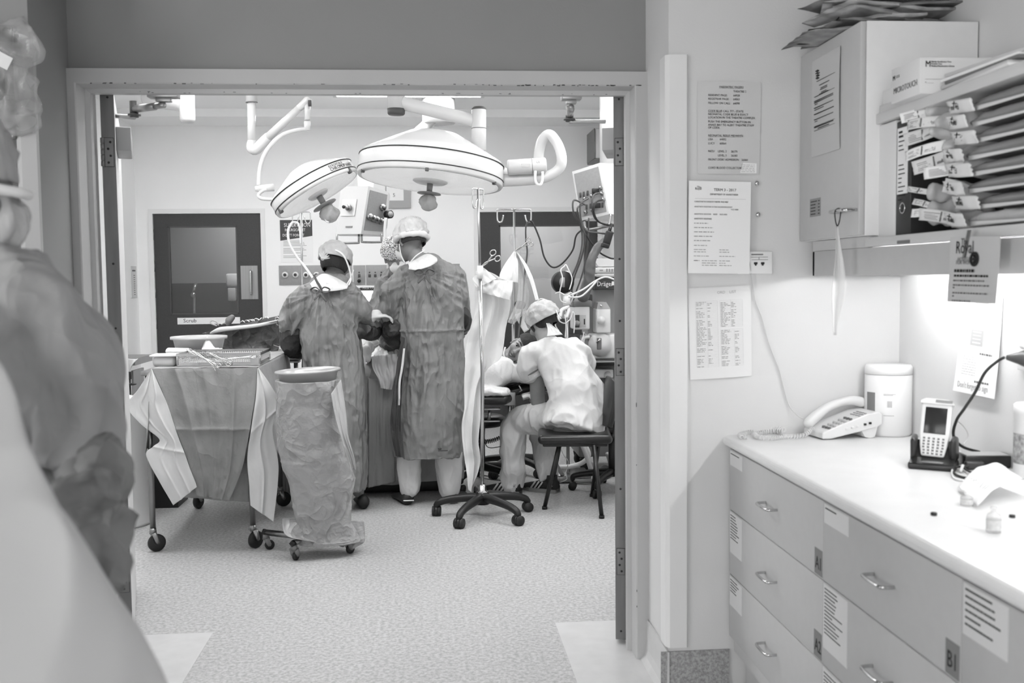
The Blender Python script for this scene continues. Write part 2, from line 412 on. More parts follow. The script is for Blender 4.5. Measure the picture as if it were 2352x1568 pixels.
# door frame: face, jamb, stop, in one swept profile (two jambs and head)
def frame_prof(side):       # (distance into opening, Y)
    return [(-.052, 3.6420), (-.004, 3.6420), (0, 3.6460), (0, 3.7380), (.016, 3.7420), (.016, 3.7720), (.004, 3.7750), (.004, YT + .022), (-.052, YT + .022)]
b = MB(); pr_ = frame_prof(0)
rows = []
for (px_, pz_, sx_, sz_) in ((xjl, 0, 1, 0), (xjl, ztop, 1, -1), (xjr, ztop, -1, -1), (xjr, 0, -1, 0)):
    rows.append([V((px_ + sx_ * a, y, pz_ + (sz_ * a if sz_ else 0))) for a, y in pr_])
b.grid(rows, closed_u=True, caps=True, smooth=False)
frm = struct(b.build('trim_4', trim_m), 'grey painted steel door frame of the double doorway with chipped edges')
# chipped paint along the head
b = MB(); random.seed(3)
for i in range(70):
    x = random.choice((random.uniform(xjl, xjr), random.uniform(.1, .9))); l = random.uniform(.002, .014); z = ztop + random.uniform(-.001, .003)
    b.box((x, 3.6412, z), (l, .0014, random.uniform(.0012, .003)))
for i in range(26):
    x = random.uniform(xjl, xjr); b.box((x, 3.7410, ztop - .012 + random.uniform(-.003, .003)), (random.uniform(.002, .01), .0014, .0016))
for i in range(5):
    z = random.uniform(.02, 1.3); b.box((xjr + .001, 3.6412, z), (.002, .0014, random.uniform(.003, .012)))
b.build('paint_chip', mat('bare_dark_metal', 50, .7), frm, world=True)
# corner guards
gz0, gz1 = .17, at(1545, 125, YA - .01).z
b = MB(); gx1 = at(1578, 640, YA).x
b.prism([(xwr - .012, YA + .075), (xwr - .012, YA + .004), (xwr, YA - .012), (gx1 - .004, YA - .012), (gx1, YA - .008), (gx1, YA + .002), (xwr + .002, YA + .002), (xwr + .002, YA + .075)], gz0, gz1, 'z')
struct(b.build('trim_5', guard_m), 'pale corner guard on the wall corner right of the doorway')
b = MB(); gx0 = at(46, 400, YA).x
b.prism([(xwl + .012, YA + .02), (xwl + .012, YA - .002), (xwl - .03, YA - .016), (gx0, YA - .016), (gx0, YA + .002), (xwl - .002, YA + .002), (xwl - .002, YA + .02)], .17, at(90, 112, YA - .01).z, 'z')
xg = at(88, 60, YA).x
struct(b.build('trim_6', mat('shaded_corner_guard', 178, .45, var=.03)), 'pale corner guard on the wall corner left of the doorway')  # guard paint toned down, weaker light put into its colour

# ------------------------------------------------------------------ lamps of the rooms
panel_m = mat('theatre_light_diffuser', 240, .5, emit=THEATRE_PANEL)
def ceiling_light(x, y, w, l, m, z, label, group):
    t = thing('ceiling_light', label, 'ceiling light', (x, y, z), 0, group)
    b = MB(); fr = .03
    for s in (-1, 1):
        b.box((s * (w / 2 + fr / 2), 0, -.012), (fr, l + 2 * fr, .03)); b.box((0, s * (l / 2 + fr / 2), -.012), (w, fr, .03))
    b.build('frame', white_m, t)
    b = MB(); b.box((0, 0, -.006), (w, l, .012)); b.build('diffuser', m, t); return t
ceiling_light(-1.6, 5.6, .6, 1.2, panel_m, CEIL, 'bright ceiling panel above the draped instrument table', 'theatre ceiling panels')
fpanel_m = mat('front_light_diffuser', 240, .5, emit=FRONT_PANEL)
ceiling_light(.4, 4.7, 1.2, .6, fpanel_m, CEIL, 'bright ceiling panel just inside the doorway, the right one', 'theatre ceiling panels')
ceiling_light(-1.1, 4.7, 1.2, .6, fpanel_m, CEIL, 'bright ceiling panel just inside the doorway, the left one', 'theatre ceiling panels')
ceiling_light(-1.6, 7.6, .6, 1.2, panel_m, CEIL, 'bright ceiling panel in front of the door marked Scrub', 'theatre ceiling panels')
ceiling_light(-.14, 8.2, 1.2, .6, panel_m, CEIL, 'bright ceiling panel behind the large surgical lamp', 'theatre ceiling panels')
ceiling_light(1.25, 6.4, .6, 1.2, panel_m, CEIL, 'bright ceiling panel above the seated person', 'theatre ceiling panels')
ante_m = mat('anteroom_fill_diffuser', 240, .5, emit=ANTE_FILL)  # unseen lamp added to lift the anteroom tones
ceiling_light(.9, .6, .6, 1.2, ante_m, 2.9, 'added dim fill panel on the anteroom ceiling behind the viewer', 'added anteroom fill panel')
# ================================================================== DOORS
edge_m = steel_dark_m
leaf_m = mat('door_leaf_laminate', 205, .45)
def rect(x0, y0, x1, y1, Y):
    """world x0,x1,z0,z1 of a photo rectangle lying at depth Y"""
    a = at(x0, (y0 + y1) / 2, Y).x; c = at(x1, (y0 + y1) / 2, Y).x; z1 = at((x0 + x1) / 2, y0, Y).z; z0 = at((x0 + x1) / 2, y1, Y).z
    return a, c, z0, z1
def leaf(side, hx, ang, n):
    """double door leaf swung into the theatre; side -1 left, +1 right"""
    d = bpy.data.objects.new('door_%d' % n, None); C.objects.link(d); d.location = (hx, 3.815, 0); d.rotation_euler = (0, 0, ang); struct(d)
    W, T, H = .96, .046, 2.155                   # local: x = 0..T towards the opening, y = leaf direction
    s = -side                                    # thickness grows towards the middle of the opening
    b = MB(); b.b2(0, s * T, .004, W, .016, H); b.build('leaf', leaf_m, d)
    b = MB(); b.b2(-s * .0005, s * (T + .0008), -.002, .004, .016, H, bev=.0008); e = b.build('edge_strip', edge_m, d, 'dull steel strip on the hinge edge of the leaf')
    b = MB()
    for z in (.05, .36, .62, 1.28, 1.52, 2.13):
        b.cyl((s * T * .55, -.0035, z), (s * T * .55, -.001, z), .0042, n=14)
    b.build('screw', mat('dark_screw', 60, .5, .8), e)
    for z in (.33, 1.12, 1.93):
        b = MB(); b.b2(s * .009, s * (T - .006), -.0045, -.0015, z - .052, z + .052, bev=.001); h = b.build('hinge', steel_dark_m, d, 'steel butt hinge')
        b = MB()
        for k in range(5): b.cyl((s * .002, -.007, z - .052 + k * .021), (s * .002, -.007, z - .0325 + k * .021), .0062, n=12)
        b.build('knuckle', steel_dark_m, h)
        b = MB()
        for k in range(4): b.cyl((s * (.022 + .008 * (k % 2)), -.0056, z - .038 + k * .025), (s * (.022 + .008 * (k % 2)), -.004, z - .038 + k * .025), .0044, n=12)
        b.build('screw', MATS['dark_screw'], h)
        b = MB(); b.b2(s * .0075, s * (T - .0045), -.0026, -.0012, z - .0535, z + .0535); b.build('shadow_gap', dark_m, h)
    # closer body on the face towards the opening
    b = MB(); b.b2(s * T, s * (T + .055), .14, .42, 1.955, 2.045, bev=.004); b.build('closer_body', mat('closer_grey', 150, .45), d)
    return d
hl = at(236, 400, 3.815).x; hr = at(1438.5, 700, 3.815).x
dL = leaf(-1, hl, math.radians(15.3), 1)
dR = leaf(1, hr, math.radians(-14), 2)
def closer_arm(n, p_shoe, w, p_elbow, p_end, slim=1.0):
    t = thing('door_closer_arm', n, 'door closer', p_shoe)
    b = MB(); b.box(p_shoe, (w, .05, .03), bev=.003); b.box(p_shoe + V((0, -.0, -.022)), (w * .5, .03, .014), bev=.002); b.build('bracket', mat('closer_silver', 165, .35, .6), t, world=True)
    for s in (-1, 1):
        b = MB(); b.cyl(p_shoe + V((s * w * .38, -.027, 0)), p_shoe + V((s * w * .38, -.0245, 0)), .004, n=10); b.build('screw', chrome_m, t, world=True)
    b = MB(); k = p_shoe + V((0, 0, -.04)); b.tube([k, k.lerp(p_elbow, .35)], .011, 12); b.tube([k.lerp(p_elbow, .3), p_elbow], .0145, 12); b.build('upper_arm', MATS['closer_silver'], t, world=True)
    b = MB(); b.cyl(p_elbow + V((0, 0, .03)), p_elbow + V((0, 0, -.03)), .016); b.cyl(p_elbow + V((0, 0, -.018)), p_elbow + V((0, 0, -.024)), .024); b.build('elbow_joint', mat('dark_joint', 90, .4, .7), t, world=True)
    b = MB(); e = p_elbow + V((0, 0, -.03)); b.tube([e, p_end], .0085, 10); b.build('lower_arm', MATS['closer_silver'], t, world=True)
closer_arm('folding arm of the door closer at the left of the doorway head', at(376, 216, 3.80), .11, at(308, 251, 3.93), at(262, 266, 4.02))
closer_arm('folding arm of the door closer at the right of the doorway head', at(1312, 221, 3.80), .075, at(1308, 262, 4.03), at(1390, 279, 4.07))

# far doors
def far_door(n, x0, x1, win, hinge_left, sign=None, plate=None, rest=()):
    d = bpy.data.objects.new('door_%d' % n, None); C.objects.link(d); d.location = ((x0 + x1) / 2, YF + .03, 0); struct(d)
    wx0, wx1, wz0, wz1 = rect(*win, YF)
    b = MB(); y0, y1 = YF + .012, YF + .05
    b.b2(x0, wx0, y0, y1, .01, ZD - .005); b.b2(wx1, x1, y0, y1, .01, ZD - .005); b.b2(wx0, wx1, y0, y1, .01, wz0); b.b2(wx0, wx1, y0, y1, wz1, ZD - .005)
    b.build('leaf', darkdoor_m, d, world=True)
    b = MB(); f = .012
    b.b2(wx0, wx0 + f, y0 - .004, y1, wz0, wz1); b.b2(wx1 - f, wx1, y0 - .004, y1, wz0, wz1); b.b2(wx0, wx1, y0 - .004, y1, wz0, wz0 + f); b.b2(wx0, wx1, y0 - .004, y1, wz1 - f, wz1)
    b.build('window_bead', mat('dark_bead', 74, .4), d, world=True)
    b = MB(); b.b2(wx0 + f, wx1 - f, y0 + .014, y0 + .02, wz0 + f, wz1 - f); b.build('pane', mat('door_glass', 250, .02, trans=1.0, ior=1.5), d, world=True)
    # frame
    b = MB(); g = .045
    b.b2(x0 - g, x0 - .004, YF - .012, YF + .1, 0, ZD + g); b.b2(x1 + .004, x1 + g, YF - .012, YF + .1, 0, ZD + g); b.b2(x0 - .004, x1 + .004, YF - .012, YF + .1, ZD, ZD + g)
    b.build('door_frame', mat('white_door_frame', 226, .45), d, world=True)
    hx_ = x0 - .004 if hinge_left else x1 + .004
    for z in (.4, 1.05, 1.35, 1.6, 1.9):
        b = MB(); b.cyl((hx_, YF + .004, z - .05), (hx_, YF + .004, z + .05), .007, n=10); b.build('hinge', steel_m, d, world=True)
    if sign:
        sx0, sx1, sz0, sz1 = rect(*sign, YF); b = MB(); b.b2(sx0, sx1, y0 - .003, y0 - .0005, sz0, sz1); s_ = b.build('sign', paper2_m, d, 'white strip sign reading Scrub', world=True)
        b = MB(); M = frame_of((sx0 + .055, y0 - .0035, sz0 + .018), (sx1, y0 - .0035, sz0 + .018), (sx0 + .055, y0 - .0035, sz1)); b.text('Scrub', M, .052, sx=1.05); b.build('lettering', ink_m, s_, world=True)
    if plate:
        a0, a1, c0, c1 = rect(*plate, YF); b = MB(); b.b2(a0, a1, y0 - .004, y0 - .0005, c0, c1); s_ = b.build('pull_plate', steel_m, d, 'brushed steel pull plate', world=True)
        hx = a0 + (a1 - a0) * .62; b = MB(); b.tube([(hx, y0, c0 + .05), (hx, y0 - .04, c0 + .05), (hx, y0 - .05, c0 + .07), (hx, y0 - .05, c1 - .07), (hx, y0 - .04, c1 - .05), (hx, y0, c1 - .05)], .009, 12, smooth_path=3); b.build('handle', chrome_m, s_, world=True)
    return d
far_door(3, DL[0], DL[1], (388, 519, 546, 722), True, (407, 729, 551, 744), (553, 610, 592, 687))
far_door(4, DR[0], DR[1], (1148, 517, 1345, 735), False)
# rooms behind the two glazed doors
def back_room(n, x0, x1, zdark, tones):
    Y0, Y1 = YF + .13, YF + 2.1
    wm_ = mat('back_room_paint_%d' % n, tones[0], .6); dm_ = mat('back_room_dado_%d' % n, tones[1], .35)
    b = MB(); b.b2(x0, x1, Y1, Y1 + .1, zdark, 2.7); b.b2(x0 - .1, x0, Y0, Y1, 0, 2.7); b.b2(x1, x1 + .1, Y0, Y1, 0, 2.7); b.b2(x0, x1, Y0, Y1, 2.6, 2.7); struct(b.build('wall_back_room_%d' % n, wm_))
    b = MB(); b.b2(x0, x1, Y1 - .012, Y1 + .1, 0, zdark); struct(b.build('trim_%d' % (10 + n), dm_), 'darker lower wall panel of the room seen through the glazed door')
back_room(1, -3.2, -1.0, at(470, 650, YF + 2.1).z, (150, 52))
back_room(2, .1, 2.2, at(1250, 640, YF + 2.1).z, (165, 196))
# lamp of each back room (dim)
brp = mat('back_room_diffuser', 235, .5, emit=17.0)
ceiling_light(-2.0, 11.2, .3, 1.0, brp, 2.6, 'dim ceiling panel of the scrub room behind the door marked Scrub', 'back room panels')
ceiling_light(1.2, 11.2, .3, 1.0, mat('back_room_diffuser_bright', 235, .5, emit=34.0), 2.6, 'dim ceiling panel of the room behind the right glazed door', 'back room panels')
# soap dispenser and paper roll seen through the scrub door
sx0, sx1, sz0, sz1 = rect(518, 628, 548, 658, YF + 1.9)
t = thing('soap_dispenser', 'white wall dispenser seen through the window of the door marked Scrub', 'dispenser', ((sx0 + sx1) / 2, YF + 1.98, sz0))
b = MB(); b.box(((sx0 + sx1) / 2, YF + 1.98, (sz0 + sz1) / 2), (sx1 - sx0, .14, sz1 - sz0), bev=.02); b.build('housing', whitepl_m, t, world=True)
b = MB(); b.box(((sx0 + sx1) / 2 - .01, YF + 1.96, sz0 - .09), (.09, .1, .15), bev=.01); b.build('bottle', mat('pale_bottle', 200, .4), t, world=True)
q = at(466, 720, YF + 1.7)
t = thing('scrub_tap', 'tall curved steel tap seen through the window of the door marked Scrub', 'tap', (q.x, YF + 1.75, .9))
b = MB(); p0 = at(447, 722, YF + 1.75); b.tube([p0, at(447, 670, YF + 1.75), at(450, 652, YF + 1.7), at(447, 660, YF + 1.62), at(444, 674, YF + 1.62)], .016, 12, smooth_path=5); b.ell(at(444, 677, YF + 1.62), .03); b.build('spout', chrome_m, t, world=True)
b = MB(); b.b2(q.x - .5, q.x + .7, YF + 1.45, YF + 2.08, .8, .9, bev=.02); b.b2(q.x - .4, q.x + .6, YF + 1.6, YF + 2.08, 0, .8); tag(b.build('scrub_trough', steel_m), 'long steel scrub trough behind the door marked Scrub', 'sink')
# ================================================================== COUNTER, CABINETS AND SHELF ON THE RIGHT WALL
ZT = .905                                    # worktop height
xf = at(1660, 1000, YA).x                    # worktop front edge
xd = xf + .022                               # drawer faces
print('counter front', xf, 'depth', xb - xf)
# worktop with a rounded nose
b = MB(); prof = [(xb, ZT), (xf + .018, ZT)]
for k in range(1, 10):
    a = PI / 2 + k * PI / 9; prof.append((xf + .018 + .018 * math.cos(a), ZT - .018 + .018 * math.sin(a)))
prof += [(xb, ZT - .036)]
rows = [[V((x, y, z)) for x, z in prof] for y in (YA - .001, -.3)]
b.grid(rows, closed_u=True, caps=True, smooth=False)
tag(b.build('worktop', top_m), 'long white worktop with a rounded front edge above the drawers', 'worktop')
def hbar(b, x, y0, y1, z, r=.0045, out=.032, n=10):
    b.tube([(x, y0, z), (x - out * .55, y0, z), (x - out, y0 - .012 * (1 if y0 > y1 else -1), z), (x - out, y1 + .012 * (1 if y0 > y1 else -1), z), (x - out * .55, y1, z), (x, y1, z)], r, n, smooth_path=5)
def drawer_bank(y0, y1, label, tagtext, docs, hand_y, seam=True):
    """y0 far side, y1 near side"""
    t = thing('drawer_cabinet', label, 'drawer cabinet', (xd, (y0 + y1) / 2, 0), 0, 'drawer cabinets under the worktop')
    b = MB(); b.b2(xd + .018, xb - .01, y1 + .001, y0 - .001, .15, ZT - .037); b.b2(xd + .06, xb - .02, y1 + .001, y0 - .001, .0, .15); b.build('body', lam_m, t, world=True)
    zs = [ZT - .045, .648, .424, .205]
    for k in range(3):
        z1, z0 = zs[k], zs[k + 1] + .003
        b = MB(); b.b2(xd, xd + .018, y1 + .0015, y0 - .0015, z0, z1, bev=.0015); dr = b.build('drawer', lam_m, t, world=True)
        b = MB(); zc_ = (z0 + z1) / 2; zc_ -= .0 if k else -.0; hbar(b, xd, hand_y + .05, hand_y - .05, zc_); b.build('handle', chrome_m, dr, 'chrome bow handle', world=True)
        if k < len(tagtext) and tagtext[k]:
            b = MB(); b.b2(xd - .001, xd + .001, y1 + .004, y1 + .056, z0 + .004, z0 + .074); pl_ = b.build('number_label', mat('grey_tag', 128, .6), dr, world=True)
            b = MB(); M = frame_of((xd - .0012, y1 + .05, z0 + .02), (xd - .0012, y1, z0 + .02), (xd - .0012, y1 + .05, z0 + .1)); b.text(tagtext[k], M, .048, align='LEFT', sx=.8); b.build('number', ink_m, pl_, world=True)
        if k < len(docs) and docs[k]:
            h, wd, nl, sz, tp = docs[k]
            b = MB(); b.b2(xd - .001, xd + .001, y0 - .006 - wd, y0 - .006, z1 - .004 - h, z1 - .004); pl_ = b.build('contents_label', paper_m if not tp else paper_m, dr, world=True)
            b = MB(); random.seed(int(y0 * 100) + k)
            for i in range(nl):
                zz = z1 - .014 - i * sz * 1.5; ln = random.uniform(.35, .8) * wd; yy = y0 - .006 - .008
                while ln > .006:
                    q = min(ln, random.uniform(.005, .014)); b.box((xd - .0014, yy - q / 2, zz), (.0006, q * .82, sz * .4)); yy -= q; ln -= q
            b.build('printed_lines', ink_m, pl_, world=True)
    return t
ya1 = at(1891, 1250, 2.6); 
def y_at_x(px, py, x):
    d = R3 @ V((px - CX, CY - py, -F)); return d.y * (x / d.x)
yA = y_at_x(1891, 1250, xd); yB = y_at_x(2209, 1400, xd); hA = y_at_x(1772, 1168, xd); hB = y_at_x(2030, 1310, xd)
y0A = y_at_x(1674, 1100, xd)
print('drawer y', y0A, yA, yB, hA, hB)
drawer_bank(YA - .01, yA, 'pale grey three drawer cabinet tagged A1 and A2 next to the end wall', ['A1', 'A2', ''], [(.05, .13, 1, .007, 0), (.14, .13, 9, .0065, 0), (.1, .13, 5, .0065, 0)], hA)
drawer_bank(yA, yB, 'pale grey three drawer cabinet tagged B1, between the other two cabinets', ['B1', '', ''], [(.05, .15, 1, .008, 0), (.17, .15, 13, .0065, 0), (.12, .15, 7, .0065, 0)], hB)
drawer_bank(yB, yB - .72, 'pale grey drawer cabinet nearest the viewer, cut by the right edge of the photo', ['', '', ''], [(.1, .15, 6, .009, 0), (.15, .15, 8, .0065, 0)], yB - .36)

# wall cupboard
xc0 = at(1837, 300, YA).x; yC = y_at_x(1975, 300, xc0); zc1 = 1.45 + (at(1975, 47, yC).z - 1.45); zc0 = at(1984, 541, yC).z
xcb = at(2255, 150, yC).x
zc0b = at(1834, 557, YA).z
print('cupboard', xc0, yC, zc0, zc0b, zc1, xcb, 'wallB', xb)
t = thing('wall_cupboard', 'pale grey wall cupboard with notices on its door and newspapers on top', 'cupboard', (xc0, (YA + yC) / 2, zc0))
b = MB(); b.b2(xc0 + .018, xb - .005, yC, YA - .002, zc0, zc1, bev=.001); b.build('body', cabside_m, t, world=True)
b = MB(); b.b2(xc0, xc0 + .017, yC + .001, YA - .006, zc0 + .002, zc1 - .001, bev=.002); dr = b.build('door', cab_m, t, world=True)
hz = at(1935, 493, yC + .25).z; hy = y_at_x(1950, 493, xc0)
b = MB(); hbar(b, xc0, hy + .055, hy - .055, hz, out=.04, r=.005); b.build('handle', chrome_m, dr, 'chrome bow handle', world=True)
# tie and long pale tag hanging from the handle
b = MB(); hx = xc0 - .04
pA = V((hx, hy - .01, hz))
b.tube([pA + V((.002, -.004, .007)), pA + V((-.008, .0, -.002)), pA + V((-.004, .004, -.03)), pA + V((0, 0, -.045)), pA + V((.004, -.006, -.03)), pA + V((.008, -.004, 0))], .0018, 8, smooth_path=4, closed=True)
tt = thing('hanging_strap', 'folded translucent plastic strap tied to the cupboard handle', 'strap', pA + V((0, 0, -.33)))
b.build('elastic_loop', black_m, tt, world=True)
def strapf(u, v):
    w_ = (.006 + .03 * smooth01(v * 1.6)) * (1 - .72 * smooth01((v - .55) / .45)); a = (u - .5) * 2
    return pA + V((a * w_ * .6 + .004 * math.sin(v * 5), -abs(a) * w_ * .6 + .006, -.042 - v * .33))
sheet(strapf, 8, 30, mat('frosted_plastic', 215, .35, alpha=.8), 'strap', tt, .0012)

# notice on the cupboard door
def mtx_on_x(x, y0, z0):    # page frame on a plane facing -X: text x runs towards the viewer
    return frame_of((x, y0, z0), (x, y0 - 1, z0), (x, y0, z0 + 1))
ny0 = y_at_x(1866, 300, xc0); ny1 = y_at_x(1931, 300, xc0); nz1 = at(1868, 142, ny0).z; nz0 = at(1868, 362, ny0).z
print('notice', ny0, ny1, nz1, nz0)
t = thing('notice', 'typed notice taped to the wall cupboard door', 'notice', (xc0, (ny0 + ny1) / 2, nz0))
def nf(u, v):
    return V((xc0 - .002 - .0025 * math.sin(v * PI * 1.2) * u - .002 * u, ny0 + (ny1 - ny0) * u, nz1 + (nz0 - nz1) * v))
flat(sheet(nf, 10, 20, paperdim_m, 'sheet', t, .0004))
b = MB(); H_ = nz1 - nz0; W_ = ny0 - ny1
def ln(u0, u1, v, th=.0022, gap=False):
    p0, p1 = nf(u0, v), nf(u1, v); b.box(((p0.x + p1.x) / 2 - .0009, (p0.y + p1.y) / 2, p0.z), (.0008 + abs(p0.x - p1.x), abs(p0.y - p1.y), th * .6))
for u0, u1, v, th in ((.2, .85, .235, .001), (.12, .85, .385, .001), (.3, .65, .285, .003), (.35, .58, .32, .003), (.33, .58, .335, .003), (.37, .55, .365, .003), (.3, .62, .378, .003), (.12, .8, .43, .003), (.12, .8, .445, .003), (.12, .22, .462, .003), (.12, .8, .50, .003), (.12, .45, .52, .003), (.12, .82, .565, .004), (.12, .8, .62, .003), (.12, .22, .64, .003), (.12, .8, .70, .005), (.25, .65, .72, .004), (.12, .85, .69, .001), (.12, .85, .735, .001)):
    ln(u0, u1, v, th)
for i, (u, v) in enumerate(((.14, .12), (.18, .13), (.14, .145), (.2, .155), (.16, .17), (.2, .18), (.15, .195), (.19, .205))): ln(u, u + .09, v, .006)
b.build('printed_lines', ink_m, t, world=True)
# small contents list
sy0 = y_at_x(1861, 480, xc0); sy1 = y_at_x(1885, 480, xc0); sz1 = at(1861, 458, sy0).z; sz0 = at(1861, 499, sy0).z
b = MB(); b.b2(xc0 - .0012, xc0 - .0002, sy1, sy0, sz0, sz1); t = tag(b.build('sticker', mat('grey_sticker', 140, .6)), 'small grey printed sticker low on the wall cupboard door', 'sticker')
b = MB()
for i in range(5):
    z = sz1 - .008 - i * (sz1 - sz0 - .008) / 5; b.b2(xc0 - .0018, xc0 - .0012, sy0 - .008 - .05 * (1 if i else 1.3) * .8, sy0 - .008, z - .003, z); b.b2(xc0 - .0018, xc0 - .0012, sy1 + .006, sy1 + .018, z - .003, z)
b.build('printed_lines', ink_m, t, world=True)

# open shelf unit beyond the cupboard (towards the viewer) and the pelmet with the tube lamp
xs = at(2010, 400, yC).x; zs1 = at(2010, 266, yC).z; zs0 = at(2010, 545, yC).z
print('shelf', xs, zs1, zs0)
YE = .55
t = thing('shelf_unit', 'pale grey open wall shelf unit crammed with packets and folders', 'shelf unit', (xs, (yC + YE) / 2, zs0 - .02))
b = MB(); b.b2(xs, xb - .002, YE, yC - .001, zs1 - .025, zs1 + .004, bev=.002); b.build('shelf', mat('shelf_laminate', 205, .4, var=.01), t, world=True)
b = MB(); b.b2(xs - .03, xb - .002, YE, yC - .001, zs0 - .028, zs0 - .002, bev=.002); b.build('shelf', MATS['shelf_laminate'], t, world=True)
b = MB(); b.b2(xb - .012, xb - .002, YE, yC - .001, zs0, zs1 - .025); b.build('back_panel', cab_m, t, world=True)
yP = 0
xp0 = at(1866, 600, YA - .04).x; zp0 = at(1900, 633, YA - .06).z
zu = zs0 - .029
print('pelmet', xp0, zp0)
b = MB(); b.b2(xp0 - .003, xp0 + .016, YE, YA - .05, zp0, zu - .001, bev=.001); b.b2(xp0 - .003, xb - .004, YA - .066, YA - .05, zp0, zu - .001, bev=.001); b.b2(xp0 - .003, xb - .004, yC + .0, YA - .05, zu, zc0 - .002)
tag(b.build('pelmet', cab_m), 'pale grey pelmet board hiding the tube lamp below the wall cupboard', 'pelmet')
tube_m = mat('fluorescent_tube', 245, .5, emit=COUNTER_TUBE)
for k, (ya, yb_) in enumerate(((3.12, 2.15), (2.05, 1.05))):
    t = thing('tube_lamp', ['fluorescent tube lamp under the cupboard, the one next to the end wall', 'fluorescent tube lamp under the shelf, the one nearer the viewer'][k], 'tube lamp', (1.47, (ya + yb_) / 2, zp0 + .05))
    b = MB(); b.b2(1.43, 1.51, yb_ - .03, ya + .03, zu - .035, zu - .003); b.build('batten', white_m, t, world=True)
    b = MB(); b.cyl((1.47, ya, zu - .052), (1.47, yb_, zu - .052), .014); b.build('tube', tube_m, t, world=True)
# ================================================================== FIXTURES ON THE THEATRE WALLS AND CEILING
panelg_m = mat('grey_service_panel', 150, .5, .2, var=.05, vscale=60)
def wallplate(b, px, Y=YF, th=.008, bev=0.0):
    x0, x1, z0, z1 = rect(*px, Y); b.b2(x0, x1, Y - th, Y - .0005, z0, z1, bev=bev); return x0, x1, z0, z1
# poster
t = thing('poster', 'white poster with a dark heading band on the far wall, left of the pendant', 'poster', at(681, 600, YF))
b = MB(); b.use(paper2_m); x0, x1, z0, z1 = wallplate(b, (644, 505, 718, 602), th=.004); b.build('sheet', None, t, world=True)
zb = at(681, 549, YF).z; b = MB(); b.prism([(x0, zb - .015), (x1, zb + .03), (x1, z1), (x0, z1)], YF - .005, YF - .004, 'y'); hb = b.build('heading_band', mat('poster_dark', 70, .6), t, world=True)
def wtext(b, s, px, py, size, Y, sx=1.0):
    p = at(px, py, Y); b.text(s, frame_of(p, p + V((1, 0, 0)), p + V((0, 0, 1))), size, sx=sx)
b = MB(); wtext(b, 'SUPERVISION', 652, 521, .052, YF - .0055, .82); wtext(b, 'IN SURGICAL PET', 654, 531, .038, YF - .0055, .66); wtext(b, "DON'T FORGET", 649, 543, .036, YF - .0055, .8); b.build('lettering', paper2_m, hb, world=True)
b = MB(); random.seed(5)
for i in range(12):
    y = 553 + i * 3.4
    if i in (4, 9): continue
    l = random.uniform(25, 55); q0, q1, a0, a1 = rect(651, y, 651 + l, y + 1.3, YF); b.b2(q0, q1, YF - .005, YF - .004, a0, a1)
b.build('printed_lines', inkl_m, t, world=True)
# gas outlet panel and two socket panels
t = thing('gas_outlet_panel', 'grey wall panel with three round gas outlets under the poster', 'wall panel', at(724, 654, YF))
b = MB(); wallplate(b, (641, 609, 809, 654), bev=.001); b.build('plate', panelg_m, t, world=True)
for k, x in enumerate((655, 679, 703, 727)):
    p = at(x, 631, YF - .008)
    b = MB(); b.lathe([(.0, .024), (.018, .024), (.024, .018), (.03, .012), (.03, 0)], M=Matrix.Translation(p) @ Euler((PI / 2, 0, 0)).to_matrix().to_4x4(), n=24); o = b.build('gas_outlet', whitepl_m, t, world=True)
    b = MB(); b.cyl(p + V((0, -.0245, 0)), p + V((0, -.03, 0)), .015); b.build('socket', mat('outlet_core', 70, .5), o, world=True)
def socketpanel(px, sockets, knobs, label):
    t = thing('socket_panel', label, 'wall panel', at((px[0] + px[2]) / 2, px[3], YF))
    b = MB(); wallplate(b, px, bev=.001); b.build('plate', panelg_m, t, world=True)
    for x in sockets:
        p = at(x, 633, YF - .009); b = MB(); b.box(p, (.024, .014, .03), bev=.003); b.box(p + V((0, 0, .032)), (.012, .01, .014), bev=.002); b.build('socket', mat('socket_dark', 75, .5), t, world=True)
    for x in knobs:
        p = at(x, 645, YF - .009); b = MB(); b.cyl(p, p + V((0, -.025, 0)), .017); b.build('knob', black_m, t, world=True)
    return t
socketpanel((812, 609, 839, 654), (825,), (825,), 'narrow grey wall panel with one socket and a black knob')
socketpanel((841, 608, 955, 654), (849, 862, 876), (), 'grey wall panel with a row of sockets behind the two gowned people')
socketpanel((957, 606, 1056, 654), (), (), 'blank grey wall panel behind the shoulder of the tallest person')
# framed sign with a numeral
t = thing('framed_sign', 'grey framed white panel with a small numeral below the large lamp', 'sign', at(916, 478, YF))
b = MB(); wallplate(b, (886, 420, 943, 478), th=.03, bev=.003); b.build('frame', mat('grey_frame', 168, .5), t, world=True)
b = MB(); x0, x1, z0, z1 = rect(888, 425, 927, 461, YF); b.b2(x0, x1, YF - .033, YF - .029, z0, z1); b.build('panel', paper2_m, t, world=True)
b = MB(); wtext(b, '5', 902, 452, .05, YF - .0345); b.build('numeral', inkg_m, t, world=True)
# notice on the left wall of the theatre
yn0 = y_at_x(300, 648, XL); yn1 = y_at_x(313, 648, XL); zn1 = at(306, 611, (yn0 + yn1) / 2).z; zn0 = at(306, 684, (yn0 + yn1) / 2).z
t = thing('wall_notice', 'narrow printed notice on the side wall left of the door marked Scrub', 'notice', (XL, (yn0 + yn1) / 2, zn0))
b = MB(); b.b2(XL, XL + .006, yn0, yn1, zn0, zn1); b.build('sheet', mat('notice_sheet', 205, .6), t, world=True)
b = MB(); b.b2(XL + .006, XL + .007, yn0 + .04, yn1 - .04, zn1 - .05, zn1 - .035)
for i in range(10): b.b2(XL + .006, XL + .007, yn0 + .08, yn1 - .06, zn1 - .09 - i * .02, zn1 - .083 - i * .02)
b.build('printed_lines', inkg_m, t, world=True)
